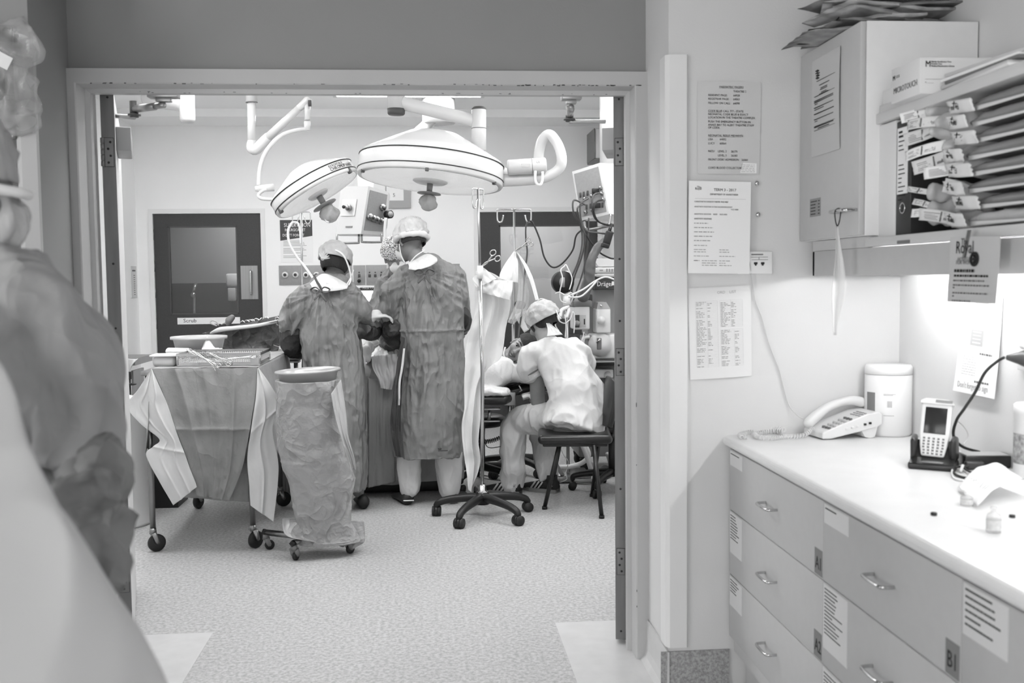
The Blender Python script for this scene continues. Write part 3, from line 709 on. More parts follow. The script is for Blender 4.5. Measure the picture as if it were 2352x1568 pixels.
# white wall box high at the right
q0, q1, a0, a1 = rect(1367, 320, 1425, 364, 9.2)
t = thing('wall_box', 'white box fixed high on the right theatre wall beside the open door leaf', 'box', (q0, 9.2, a0))
b = MB(); b.b2(q0, XR - .001, 9.2, 9.6, a0, a1 + .1, bev=.01); b.build('housing', white_m, t, world=True)
b = MB(); b.b2(q0 - .01, XR - .002, 9.19, 9.61, a0 - .014, a0 - .001, bev=.004); b.b2(q0 - .012, q0 - .001, 9.19, 9.61, a0, a1 + .1, bev=.004); b.build('outline_shadow', mat('outline_shadow_grey', 120, .5), t, world=True)  # grey strips stand in for the shadow outlining the box

# ------------------------------------------------------------------ surgical lamps
enamel_m = mat('lamp_enamel', 202, .22)
stripe_m = mat('black_stripe', 28, .5)
lens_m = mat('patterned_lens', 205, .3, .1, bump=.6, bscale=60, var=.2, vscale=9, emit=.33)
film_m = mat('clear_plastic_film', 205, .12, trans=.55, bump=.9, bscale=16, ior=1.3)
def lamp_head(name, label, c, R, roll, pitch, brand=None, stemdir=None, yaw=0.0):
    M = Matrix.Translation(c) @ Matrix.Rotation(roll, 4, 'Y') @ Matrix.Rotation(-pitch, 4, 'X') @ Matrix.Rotation(yaw, 4, 'Z')
    t = thing(name, label, 'surgical lamp', c, 0); t.matrix_basis = M
    s = R
    b = MB(); b.lathe([(s * .93, 0), (s * .985, .0), (s, .012), (s * .992, s * .26), (s * .96, s * .33), (s * .82, s * .41), (s * .58, s * .54), (s * .36, s * .655), (s * .18, s * .69), (0, s * .69)], n=72, caps=False)
    b.build('dome', enamel_m, t)
    for z, w_ in ((s * .075, .006), (s * .275, .006)):
        b = MB(); rr = s * (1.0 if z < s * .2 else .992) + .0015; b.lathe([(rr - .004, z), (rr + .0008, z), (rr + .0008, z + w_), (rr - .004, z + w_)], n=72, caps=False); b.build('stripe', stripe_m, t)
    b = MB(); b.lathe([(0, .016), (s * .90, .014), (s * .935, .002), (s * .935, -.003), (s * .89, .004), (0, .008)], n=72, caps=False); b.build('lens', lens_m, t)
    b = MB(); b.lathe([(0, -.012), (s * .2, -.010), (s * .24, .0), (s * .24, .006), (0, .006)], n=48, caps=False)
    b.build('handle_plate', white_m, t)
    b = MB(); b.lathe([(0, -.012), (.02, -.012), (.018, -.07), (0, -.07)], n=24, caps=False); b.lathe([(0, -.065), (.075, -.072), (.078, -.078), (.02, -.085), (0, -.085)], n=40, caps=False); h = b.build('handle_stem', mat('handle_grey', 130, .4), t)
    random.seed(int(R * 1000)); b = MB()
    P = []; n = 20
    for i in range(13):
        a = PI * i / 12; row = []
        for j in range(n):
            th = 2 * PI * j / n; r = .058 * math.sin(a) * (1 + .14 * math.sin(3 * th + i) + .1 * noise.noise(V((math.cos(th) * 3, math.sin(th) * 3, i)))); row.append(V((r * math.cos(th), r * math.sin(th), -.135 + .056 * math.cos(a))))
        P.append(row)
    b.grid(P, closed_u=True, caps=True); b.build('sterile_cover', film_m, t)
    if brand:
        for (txt, zz, size, a0) in brand:
            b = MB()
            for i, ch in enumerate(txt):
                a = a0 + i * size * .62 / (s + .003); p = V(((s + .0015) * math.cos(a), (s + .0015) * math.sin(a), zz)); tx = V((-math.sin(a), math.cos(a), 0))
                b.text(ch, frame_of(p, p + tx, p + V((0, 0, 1))), size, sx=.8)
            b.build('lettering', ink_m, t)
    return t
YL = 6.55
cL = at(988, 418, YL); RL = at(1155, 418, YL).x - cL.x
big = lamp_head('surgical_lamp', 'large white domed surgical lamp with two black stripes hanging in the middle', cL, RL, math.radians(6.0), math.radians(4.0))
cS = at(731, 447, 6.2); RS = .28
small = lamp_head('surgical_lamp', 'smaller tilted white surgical lamp left of the large one', cS, RS, math.radians(-30), math.radians(4), brand=(('CHROMOPHARE', RS * .115, .03, -1.02), ('BERCHTOLD', RS * .2, .02, -1.02)), yaw=0.0)
# small clips on the rims
for (t, R_, angs) in ((big, RL, (-1.62, -.5, -2.75)), (small, RS, (-.5, -2.6))):
    for a in angs:
        b = MB(); b.box((R_ * .97 * math.cos(a), R_ * .97 * math.sin(a), .004), (.022, .022, .034), rot=(0, 0, a), bev=.003); b.build('clip', mat('dark_clip', 80, .5), t)
# large lamp: pivot column, arm, post, handle tube, motor
def Ls(*a): return [at(*q) for q in a]
t = big
b = MB(); p = at(910, 250, 6.7); b.cyl(V((p.x, p.y, CEIL - .001)), p, .058, n=36); b.build('column', enamel_m, t, world=True)
b = MB(); q = at(910, 264, 6.7); b.tube([p, p.lerp(q, .8), q], [.059, .057, .05], 36); b.build('end_cap', mat('dark_cap', 74, .5), t, world=True)
a0, a1 = at(925, 237, 6.7), at(1092, 278, 6.62)
b = MB(); b.tube([a0, a1], [.044, .042], 28, round_ends=True); b.build('arm', enamel_m, t, world=True)
b = MB(); p0, p1 = at(1100, 252, 6.6), at(1100, 345, 6.6); b.cyl(p0, p1, .048, n=36); b.build('post', enamel_m, t, world=True)
b = MB(); b.lathe([(0, .02), (.035, .019), (.047, .008), (.0485, 0), (0, 0)], c=p0, n=36, caps=False); b.build('cap', MATS['dark_cap'], t, world=True)
b = MB(); q = at(1100, 296, 6.6); b.lathe([(.0485, 0), (.0495, 0), (.0495, .005), (.0485, .005)], c=q, n=36, caps=False); b.build('seam', inkg_m, t, world=True)
b = MB(); ps = Ls((1154, 414, YL), (1205, 413, YL), (1250, 408, YL), (1284, 388, YL - .02), (1290, 362, YL - .03), (1280, 330, YL + .02), (1262, 309, YL + .05), (1246, 322, YL + .08), (1238, 350, YL + .1), (1237, 378, YL + .1))
b.tube(ps, [.042, .037, .034, .033, .034, .034, .034, .034, .034, .034], 20, smooth_path=6); b.build('side_tube', enamel_m, t, world=True)
b = MB(); a0, a1 = at(1166, 385, YL - .05), at(1254, 379, YL - .05); b.tube([a0, a0.lerp(a1, .03), a0.lerp(a1, .97), a1], [.044, .05, .05, .044], 32); b.build('motor', mat('motor_grey', 196, .35), t, world=True)
b = MB(); m_ = a0.lerp(a1, .62); b.tube([a0.lerp(a1, .62), a0.lerp(a1, .635)], .0512, 32); b.build('ring', steel_m, t, world=True)
b = MB(); b.box(a0.lerp(a1, .45) + V((0, -.0475, .002)), (.055, .008, .02)); b.build('plate', chrome_m, t, world=True)
b = MB(); p = a0.lerp(a1, .72) + V((0, -.0505, .012)); b.text('CE', frame_of(p, p + (a1 - a0), p + V((0, 0, 1))), .022); b.build('lettering', inkg_m, t, world=True)
b = MB(); b.tube(Ls((1230, 392, YL - .1), (1229, 412, YL - .1), (1234, 423, YL - .1), (1242, 423, YL - .1), (1246, 412, YL - .1), (1246, 394, YL - .1)), .009, 12, smooth_path=5); b.build('grip_loop', whitepl_m, t, world=True)
# link from post to the tube, behind the dome
b = MB(); b.tube([at(1100, 340, 6.6), at(1110, 372, 6.75), at(1180, 400, 6.72), at(1237, 382, YL + .1)], .03, 16, smooth_path=5); b.build('yoke', enamel_m, t, world=True)
# small lamp arm
t = small
b = MB(); p = at(578, 236, 6.6); b.cyl(V((p.x, p.y, CEIL - .001)), p, .036, n=28); b.build('ceiling_socket', enamel_m, t, world=True)
b = MB(); b.cyl(p, at(578, 332, 6.6), .026, n=28); b.build('drop_tube', enamel_m, t, world=True)
b = MB(); b.cyl(p + V((0, 0, .004)), p, .0375, n=28); b.build('seam', inkg_m, t, world=True)
b = MB(); b.tube(Ls((578, 326, 6.6), (578, 340, 6.6), (590, 341, 6.6), (615, 316, 6.58)), [.028, .034, .036, .03], 20, smooth_path=4, round_ends=True); b.build('knuckle', enamel_m, t, world=True)
b = MB(); b.tube(Ls((612, 319, 6.58), (696, 240, 6.5)), [.027, .022], 20); b.tube(Ls((690, 246, 6.5), (706, 232, 6.49)), [.023, .028], 20, round_ends=True); b.build('spring_arm', enamel_m, t, world=True)
b = MB(); b.tube(Ls((706, 232, 6.49), (706, 275, 6.48)), [.019, .017], 20); b.tube(Ls((706, 279, 6.48), (706, 299, 6.48)), .0195, 20); b.build('swivel', enamel_m, t, world=True)
b = MB(); q = at(708, 237, 6.44); b.cyl(q, q + V((.02, 0, 0)), .02); b.build('joint_cap', MATS['dark_cap'], t, world=True)
b = MB(); b.tube(Ls((704, 296, 6.48), (680, 299, 6.45), (650, 309, 6.42), (622, 333, 6.4), (604, 362, 6.38), (596, 392, 6.36), (594, 426, 6.35)), .0125, 14, smooth_path=6); b.build('curved_tube', enamel_m, t, world=True)
b = MB(); a0, a1 = at(586, 434, 6.33), at(629, 430, 6.36); b.tube([a0, a0.lerp(a1, .4), a1], [.017, .022, .024], 20); b.build('hinge_barrel', enamel_m, t, world=True)
b = MB(); b.tube(Ls((612, 434, 6.33), (599, 441, 6.33), (594, 449, 6.33), (602, 456, 6.33), (634, 458, 6.33)), .011, 12, smooth_path=5); b.tube(Ls((632, 457, 6.33), (656, 451, 6.33)), .024, 20); b.build('yoke', enamel_m, t, world=True)
# white column with a fat horizontal arm, high at the left
t = thing('ceiling_column', 'white ceiling column with a fat arm high at the left of the theatre', 'ceiling column', at(431, 282, 7.6))
b = MB(); p = at(431, 281, 7.6); b.tube([V((p.x, p.y, CEIL - .001)), p + V((0, 0, .02)), p], [.056, .056, .046], 32); b.build('column', enamel_m, t, world=True)
b = MB(); b.tube(Ls((345, 225, 7.95), (418, 240, 7.68)), [.07, .05], 28, round_ends=True); b.build('arm', enamel_m, t, world=True)
# medical pendant in the middle of the back
t = thing('medical_pendant', 'white hanging service pendant with gauges left of the tallest person', 'pendant', at(830, 538, 8.2))
Yp = 8.2
def quadbox(b, top, bot, depth):
    """top/bot: (x0,x1,py) at front; closed tapered box going back"""
T_ = [at(783, 428, Yp + .1), at(846, 427, Yp - .08), at(893, 441, Yp + .12)]; B_ = [at(772, 538, Yp + .1), at(829, 537, Yp - .08), at(880, 540, Yp + .12)]
b = MB(); back = V((0, .3, 0)); ringT = T_ + [T_[2] + back, T_[0] + back]; ringB = B_ + [B_[2] + back, B_[0] + back]
b.grid([ringB, ringT], closed_u=True, caps=True, smooth=False); b.build('housing', white_m, t, world=True)
def onface(A, B, Cc, D, u, v, off=0.0):
    p = A.lerp(B, u).lerp(D.lerp(Cc, u), v); n = (B - A).cross(D - A).normalized(); n = n if n.y < 0 else -n; return p + n * off
def facequad(A, B, Cc, D, u0, u1, v0, v1, th, m, name, par):
    b = MB(); lo = [onface(A, B, Cc, D, u, v, .0005) for u, v in ((u0, v0), (u1, v0), (u1, v1), (u0, v1))]; hi = [onface(A, B, Cc, D, u, v, th) for u, v in ((u0, v0), (u1, v0), (u1, v1), (u0, v1))]
    b.grid([lo, hi], closed_u=True, caps=True, smooth=False); return b.build(name, m, par, world=True)
LF = (T_[0], T_[1], B_[1], B_[0]); RF = (T_[1], T_[2], B_[2], B_[1])
pn = facequad(*RF, .1, .94, .07, .92, .004, panelg_m, 'gauge_panel', t)
pl_ = facequad(*LF, .12, .66, .27, .62, .006, mat('cream_plate', 215, .4), 'outlet_plate', t)
b = MB(); p = onface(*LF, .40, .45, .006); b.cyl(p, p + V((0, -.05, 0)), .03, .024); b.build('outlet', steel_m, pl_, world=True)
b = MB(); p = onface(*LF, .38, .45, .058); b.cyl(p, p + V((0, -.006, 0)), .014); b.build('outlet_hole', black_m, pl_, world=True)
facequad(*LF, .36, .62, .83, .865, .004, mat('grey_plate', 130, .5), 'name_plate', t)
for k, (u, v) in enumerate(((.24, .63), (.42, .655), (.58, .67), (.78, .69), (.76, .38))):
    p = onface(*RF, u, v, .004); n_ = V((.45, -.9, 0)).normalized(); b = MB(); b.cyl(p, p + n_ * .03, .026); b.cyl(p + n_ * .03, p + n_ * .06, .014); b.build('gas_outlet', steel_m, pn, world=True)
p = onface(*RF, .92, .52, .03); b = MB(); b.cyl(p, p + V((.03, -.04, 0)), .034); g = b.build('gauge', black_m, t, world=True)
b = MB(); b.cyl(p + V((.03, -.04, 0)), p + V((.033, -.045, 0)), .024); b.build('dial', mat('dial_grey', 150, .5), g, world=True)
b = MB(); b.tube([p, p + V((-.01, 0, -.1)), p + V((-.02, 0, -.14))], .009); b.build('valve', steel_m, g, world=True)
for (x0_, x1_, yy) in ((774, 824, 558), (831, 876, 556)):
    b = MB(); b.tube([at(x0_, 537, Yp), at(x0_, yy - 3, Yp), at(x0_ + 4, yy, Yp), at(x1_ - 4, yy, Yp), at(x1_, yy - 3, Yp), at(x1_, 537, Yp)], .0085, 12, smooth_path=2); b.build('grab_rail', steel_m, t, world=True)
b = MB(); c_ = (T_[0] + T_[2]) / 2 + V((0, .15, 0)); q = at(1007, 262, 8.6)
b.tube([c_ - V((0, 0, .02)), c_ + V((0, 0, .14))], .07, 24); b.tube([c_ + V((0, 0, .1)), q], .045, 20, round_ends=True); b.build('arm', enamel_m, t, world=True)
b = MB(); b.cyl(V((q.x, q.y, CEIL - .001)), q - V((0, 0, .08)), .14, n=40); b.build('ceiling_drum', enamel_m, t, world=True)
b = MB(); b.tube(Ls((886, 500, 8.1), (884, 530, 8.1), (886, 560, 8.1), (892, 600, 8.1), (890, 640, 8.2)), .012, 12, smooth_path=5); b.build('hose', whitepl_m, t, world=True)
# right pendant with cables
t = thing('medical_pendant', 'white hanging service pendant with plugged-in cables beside the right door leaf', 'pendant', at(1370, 500, 7.3))
Yq = 7.3
A, B, Cc, D = at(1314, 394, Yq), at(1377, 374, Yq - .12), at(1399, 492, Yq - .12), at(1333, 507, Yq)
side = V((.36, .18, 0)); b = MB(); ringT = [A, B, B + side, A + side]; ringB = [D, Cc, Cc + side, D + side]
b.grid([ringB, ringT], closed_u=True, caps=True, smooth=False); b.build('housing', white_m, t, world=True)
RP = (A, B, Cc, D); pn = facequad(*RP, .06, .94, .06, .93, .004, panelg_m, 'socket_panel', t)
for k, (u, v, kd) in enumerate(((.16, .5, 0), (.28, .5, 0), (.42, .5, 0), (.7, .5, 1), (.9, .47, 2), (.9, .58, 2), (.3, .6, 2), (.55, .58, 2), (.92, .7, 2), (.3, .76, 0), (.44, .76, 0), (.66, .78, 1), (.84, .8, 0), (.5, .86, 2), (.25, .86, 2))):
    p = onface(*RP, u, v, .006); b = MB(); n_ = V((-.35, -.93, 0)).normalized()
    if kd == 0: b.box(p, (.012, .02, .035), bev=.002)
    elif kd == 1: b.box(p, (.05, .03, .036), bev=.004)
    else: b.cyl(p, p + n_ * .05, .014, .01, n=14)
    b.build(('socket', 'plug', 'connector')[kd], (mat('socket_dark2', 60, .5), black_m, steel_m)[kd], pn, world=True)
b = MB(); b.tube([Cc + V((.01, -.01, 0)), at(1399, 515, Yq - .14), at(1390, 520, Yq - .14), at(1348, 527, Yq - .02), D + V((.03, 0, 0))], .012, 12, smooth_path=4); b.build('grab_rail', steel_m, t, world=True)
b = MB(); c_ = (A + B) / 2 + side * .5; b.cyl(V((c_.x, c_.y, CEIL - .001)), c_ - V((0, 0, .02)), .06, n=28); b.build('column', enamel_m, t, world=True)
# ================================================================== THEATRE FURNITURE AND DRAPES
cast_m = mat('caster_rubber', 34, .55)
blue_m = mat('drape_cloth', 150, .75, bump=.2, bscale=80, var=.06, vscale=9, crease=(3.5, .6, .055))
bluedk_m = mat('drape_cloth_dark', 134, .7, bump=.2, bscale=80, var=.08, vscale=9, crease=(3.8, .5, .065))
pale_m = mat('drape_lining', 208, .7, var=.03, vscale=6, crease=(3.5, .5, .03))
poly_m = mat('polythene', 205, .25, alpha=.42, bump=.3, bscale=25)
bagpl_m = mat('grey_plastic_bag', 160, .3, var=.08, vscale=7, crease=(6.5, 1.0, .09))
def curve(pts, t):
    pts3 = [at(*p) if not isinstance(p, Vector) else p for p in pts]; n = len(pts3) - 1; x = min(max(t, 0), 1) * n; i = min(int(x), n - 1); f = x - i
    g = lambda q: pts3[max(0, min(n, q))]
    a, b_, c, d = g(i - 1), g(i), g(i + 1), g(i + 2)
    return 0.5 * ((2 * b_) + (c - a) * f + (2 * a - 5 * b_ + 4 * c - d) * f * f + (3 * b_ - 3 * c + d - a) * f ** 3)
def ribbon(Lp, Rp, m, name, parent=None, nu=30, nv=50, amp=.01, fr=(9, 2.5), cr=.006, seed=0., thick=.0012, label=None, bulge=0.0, sag=0.0, fold=(), hfold=()):
    """cloth spanned between two edge curves, with vertical folds and creases"""
    Lc = [at(*p) if not isinstance(p, Vector) else V(p) for p in Lp]; Rc = [at(*p) if not isinstance(p, Vector) else V(p) for p in Rp]
    def f(u, v):
        a, b_ = curve(Lc, v), curve(Rc, v); p = a.lerp(b_, u); e = math.sin(PI * min(1, max(0, u)))
        n1 = noise.noise(V((u * fr[0] + seed, v * fr[1], seed))); n2 = crumple(p, (7, 7, 4.5), seed + 3)
        n3 = crumple(p, (19, 19, 13), seed + 5)
        d = amp * n1 * (.4 + .6 * e) + cr * n2 + cr * .35 * n3 + bulge * e
        for c_, h_ in fold: d += h_ * math.exp(-abs(u - c_) / .035)
        for c_, h_ in hfold: d += h_ * math.exp(-abs(v - c_) / .02)
        return p + V((d * .25, -d, 0))
    return sheet(f, nu, nv, m, name, parent, thick, label)
def caster(b_fork, b_wheel, p, yaw, R=.038, H=.095, w=.024):
    """p: top centre on the leg; wheel touches z=0"""
    c, s = math.cos(yaw), math.sin(yaw); off = V((c * .018, s * .018, 0)); wc = V((p[0], p[1], R)) + off; ax = V((-s, c, 0))
    b_wheel.tube([wc - ax * w / 2, wc - ax * w * .3, wc + ax * w * .3, wc + ax * w / 2], [R * .86, R, R, R * .86], 26)
    b_fork.cyl(V((p[0], p[1], R * 2 + .006)), V((p[0], p[1], H + .01)), .02, .017, n=20)
    for sg in (-1, 1):
        q = wc + ax * sg * (w / 2 + .0035); b_fork.tube([q + V((-off.x, -off.y, R + .012)), q + V((-off.x * .3, -off.y * .3, R * .3)), q], [.014, .013, .011], 8, sq=.25 if False else 1)
        b_fork.cyl(wc, q + ax * sg * .003, .006, n=10)
def add_caster(t, p, yaw, R=.038, H=.095, w=.024, fm=None, name='caster'):
    b1, b2_ = MB(), MB(); caster(b1, b2_, p, yaw, R, H, w); o = b1.build(name, fm or steel_m, t, world=True); b2_.build('wheel', cast_m, o, world=True); return o

# --- draped instrument trolley, front left
LFp, RFp = fl(358, 1262), fl(587, 1252); LBp, RBp = fl(425, 1165), fl(538, 1161)
ty0, ty1 = 5.43, 6.44; tx0, tx1 = LFp.x - .0, RFp.x + .0; tz = .985
t = thing('instrument_trolley', 'steel trolley on castors under the mid grey drape at the left', 'trolley', ((tx0 + tx1) / 2, (ty0 + ty1) / 2, 0))
b = MB(); b.b2(tx0 - .03, tx1 + .03, ty0 - .03, ty1 + .03, tz - .03, tz - .005, bev=.004); b.build('tray_top', steel_m, t, world=True)
for k, (x, y) in enumerate(((tx0, ty0), (tx1, ty0), (tx0, ty1), (tx1, ty1))):
    b = MB(); b.cyl((x, y, .1), (x, y, tz - .03), .0155, n=16); lg = b.build('leg', steel_m, t, world=True)
    o = add_caster(t, (x, y), (.6, .9, 1.2, .4)[k], R=.047, H=.12, w=.03)
b = MB()
for z in (.2,): b.b2(tx0 - .01, tx1 + .01, ty1 - .012, ty1 + .012, z, z + .02)
b.build('rail', steel_m, t, world=True)
dr = thing('trolley_drape', 'mid grey surgical drape with pale turned-back corners hanging over the front left trolley', 'drape', ((tx0 + tx1) / 2, (ty0 + ty1) / 2, tz))
Y0 = 5.37
fx0, fx1 = at(348, 846, Y0), at(592, 844, Y0); zf = (fx0.z + fx1.z) / 2
print('trolley top z', fx0.z, fx1.z, tx0, tx1)
def topf(u, v):
    p = V((fx0.x + (fx1.x - fx0.x) * u, Y0 + (ty1 + .06 - Y0) * v, zf)); return p + V((0, 0, .003 * crumple(p, (9, 9, 9))))
sheet(topf, 30, 40, blue_m, 'top_sheet', dr, .0012)
ribbon([(348, 846, Y0), (372, 900, Y0 - .02), (404, 985, Y0 - .03), (436, 1075, Y0 - .03), (452, 1138, Y0 - .03)], [(592, 844, Y0), (588, 900, Y0 - .03), (574, 985, Y0 - .05), (556, 1075, Y0 - .04), (527, 1148, Y0 - .03)], bluedk_m, 'front_panel', dr, amp=.014, nu=90, nv=120, cr=.006, seed=1.3, fold=((.22, .022), (.76, .024), (.48, .006)), hfold=((.5, .014),))
ribbon([(452, 1060, Y0 - .02), (452, 1105, Y0 - .02), (420, 1142, Y0 - .01)], [(575, 1060, Y0 + .02), (572, 1115, Y0 + .02), (572, 1152, Y0 + .03)], bluedk_m, 'hem', dr, amp=.016, nu=50, nv=24, cr=.008, seed=4.1)
ribbon([(347, 848, Y0), (318, 893, Y0 + .02), (292, 931, Y0 + .05), (322, 972, Y0 + .03), (366, 1008, Y0 - .0), (350, 1026, Y0), (336, 1046, Y0), (366, 1105, Y0 - .01), (398, 1160, Y0)], [(348, 846, Y0), (372, 900, Y0 - .03), (385, 930, Y0 - .03), (400, 975, Y0 - .04), (412, 1010, Y0 - .04), (424, 1040, Y0 - .04), (436, 1075, Y0 - .04), (448, 1105, Y0 - .04), (452, 1118, Y0 - .04)], pale_m, 'left_fold', dr, amp=.016, fr=(2.5, 1.5), nu=50, nv=100, cr=.004, seed=8., fold=((.35, .01), (.7, .012)), hfold=((.62, .01),))
ribbon([(591, 846, Y0 - .01), (588, 905, Y0 - .04), (578, 975, Y0 - .06), (568, 1050, Y0 - .05), (572, 1110, Y0 - .05), (575, 1160, Y0 - .04)], [(594, 845, Y0), (622, 885, Y0 - .01), (640, 925, Y0), (626, 985, Y0 - .01), (640, 1075, Y0), (628, 1198, Y0 - .02)], pale_m, 'right_fold', dr, amp=.022, fr=(3, 1.5), nu=50, nv=100, cr=.004, seed=12., fold=((.5, .016),), hfold=((.45, .01),))
# side panel of the drape running back along the right side, left side
def side(xf_, x1_, zb, seed):
    def f(u, v):
        y = Y0 + (ty1 + .06 - Y0) * u; p = V((xf_, y, zf - (zf - zb(u)) * v)); n1 = noise.noise(V((u * 5 + seed, v * 2, seed))); return p + V((x1_ * v + .02 * n1 * v + .004 * crumple(p, (8, 8, 5), seed), 0, 0))
    return f
sheet(side(fx1.x, .07, lambda u: .38 + .18 * math.sin(u * 7), 2.), 40, 40, blue_m, 'side_panel', dr)
sheet(side(fx0.x, -.05, lambda u: .42 + .15 * math.sin(u * 6 + 1), 5.), 40, 40, blue_m, 'side_panel', dr)
ribbon([V((fx0.x, ty1 + .06, zf)), V((fx0.x + .1, ty1 + .07, .55)), V((fx0.x + .16, ty1 + .06, .28))], [V((fx1.x, ty1 + .06, zf)), V((fx1.x + .0, ty1 + .07, .55)), V((fx1.x - .02, ty1 + .06, .24))], blue_m, 'back_panel', dr, seed=3.)

# perforated instrument basket on the trolley
def perf_mat():
    if 'perforated_steel' in MATS: return MATS['perforated_steel']
    m = mat('perforated_steel', 205, .4, .1); nt = m.node_tree; N = nt.nodes; K = nt.links; bs = N['Principled BSDF']
    tc = N.new('ShaderNodeTexCoord'); vo = N.new('ShaderNodeTexVoronoi'); vo.inputs['Scale'].default_value = 85; vo.inputs['Randomness'].default_value = 0.0
    K.new(tc.outputs['Object'], vo.inputs['Vector']); r = N.new('ShaderNodeMapRange'); K.new(vo.outputs['Distance'], r.inputs[0]); r.inputs[1].default_value = .36; r.inputs[2].default_value = .44; r.inputs[3].default_value = 0; r.inputs[4].default_value = 1
    K.new(r.outputs[0], bs.inputs['Alpha']); return m
bx0 = at(408, 842, 5.45).x; bx1 = at(597, 842, 5.45).x; by0, by1 = 5.45, 5.78; bz0 = zf + .012; bz1 = at(500, 811, 5.45).z
t = thing('instrument_basket', 'perforated steel instrument basket at the front of the draped trolley', 'basket', ((bx0 + bx1) / 2, (by0 + by1) / 2, bz0))
b = MB(); th = .0015; b.b2(bx0, bx1, by0, by1, bz0 - .002, bz0)
b.b2(bx0, bx1, by0, by0 + th, bz0, bz1 - .012); b.b2(bx0, bx1, by1 - th, by1, bz0, bz1 - .012); b.b2(bx0, bx0 + th, by0, by1, bz0, bz1 - .012); b.b2(bx1 - th, bx1, by0, by1, bz0, bz1 - .012); b.build('mesh_sides', perf_mat(), t, world=True)
b = MB()
for z0_, z1_, e in ((bz1 - .013, bz1, .006), (bz0 - .006, bz0 + .012, .001)):
    b.b2(bx0 - e, bx1 + e, by0 - e, by0 + .001, z0_, z1_); b.b2(bx0 - e, bx1 + e, by1 - .001, by1 + e, z0_, z1_); b.b2(bx0 - e, bx0 + .001, by0, by1, z0_, z1_); b.b2(bx1 - .001, bx1 + e, by0, by1, z0_, z1_)
for x in (bx0, bx1):
    for y in (by0, by1): b.cyl((x, y, bz0), (x, y, bz1), .006, n=10)
b.build('rim', chrome_m, t, world=True)
b = MB(); b.b2(bx1 - .05, bx1 - .004, by0 - .004, by0 - .001, bz0 + .002, bz1 - .014); b.build('corner_plate', chrome_m, t, world=True)
def forceps(name, label, p0, p1, spread, curl, group=None, n_=V((0, -1, 0)), r=.0028):
    """ring-handled clamp: tips at p0, rings at p1"""
    t = thing(name, label, 'surgical clamp', (p0 + p1) / 2, 0, group); d = (p1 - p0); L = d.length; d.normalize(); s = d.cross(n_).normalized()
    for sg, nm in ((-1, 'shank'), (1, 'shank')):
        b = MB(); b.tube([p0 + s * sg * .001, p0 + d * L * .3 + s * sg * .004, p0 + d * L * .42 + s * sg * .001, p0 + d * L * .84 - s * sg * spread * .6], [r * .6, r, r * 1.1, r], 8, smooth_path=4)
        rc = p0 + d * L * .93 - s * sg * spread; ring = [rc + (d * math.cos(a) * curl + s * math.sin(a) * curl * .8) for a in [2 * PI * k / 16 for k in range(16)]]
        b.tube(ring, r * .85, 8, closed=True); b.build(nm, chrome_m, t, world=True)
    return t
g = 'clamps lying over the front of the instrument basket'
forceps('surgical_clamp', 'steel clamp hanging diagonally down the front of the basket, rings at its lower end', at(440, 804, 5.41), at(505, 846, 5.36), .012, .012)
forceps('surgical_clamp', 'steel clamp crossing behind the other one over the basket front', at(428, 803, 5.42), at(498, 838, 5.38), .012, .012)
forceps('surgical_clamp', 'steel clamp lying flat inside the right half of the basket', at(520, 824, 5.43), at(588, 818, 5.43), .012, .012, n_=V((0, -.3, 1)))
forceps('surgical_clamp', 'small steel clamp lying in the left end of the basket', at(418, 824, 5.52), at(440, 806, 5.5), .008, .009, n_=V((0, -1, .2)))
forceps('surgical_clamp', 'dark pair of scissors lying in the middle of the basket', at(480, 810, 5.43), at(530, 834, 5.42), .012, .011, n_=V((0, -1, .4)))
# clear plastic tub and lid left of the basket
tub_m = mat('milky_plastic', 222, .3, alpha=.8)
t = thing('plastic_tub', 'milky plastic tub with a rim at the front left corner of the draped trolley', 'tub', at(383, 840, 5.55))
c_ = at(382, 829, 5.55); b = MB(); b.box(c_, (.125, .12, .055), bev=.02); b.build('body', tub_m, t, world=True)
b = MB(); b.box(at(384, 815, 5.55), (.155, .14, .012), bev=.005); b.build('rim', whitepl_m, t, world=True)
b = MB(); b.box(at(409, 806, 5.75), (.13, .12, .03), rot=(0, .05, .2), bev=.012); tag(b.build('gauze_pack', mat('gauze', 228, .9, bump=.5, bscale=60)), 'small white gauze pack behind the milky tub', 'gauze')
# basin
bc = at(458, 812, 5.98); bR = (at(523, 775, 5.98).x - at(394, 775, 5.98).x) / 2; bh = at(458, 773, 5.98).z - zf - .004
t = thing('basin', 'round pale plastic basin on the draped trolley in front of the door', 'basin', (at(458, 812, 5.98).x, 5.98, zf + .004))
b = MB(); b.lathe([(0, .0), (bR * .74, .0), (bR * .92, bh), (bR * 1.0, bh + .003), (bR * 1.0, bh - .012), (bR * .985, bh - .012), (bR * .9, bh - .008), (bR * .71, .006), (0, .006)], n=56, caps=False); b.build('bowl', mat('basin_plastic', 176, .35), t)
def gz(u, v):
    p = at(470 + 42 * u, 806 - 4 * u, 5.9); a = math.exp(-((u - .25) / .22) ** 2) * .07 + .012; return V((p.x, 5.82 + v * .09, zf + .05 + a * math.sin(PI * min(max(v, 0), 1)) + .012 * crumple(V((u, v, 0)), (5, 5, 5))))
tag(sheet(gz, 24, 14, mat('gauze2', 238, .9, bump=.4, bscale=50), 'gauze_swab', None, .002), 'crumpled white gauze swab standing up behind the basket', 'gauze')

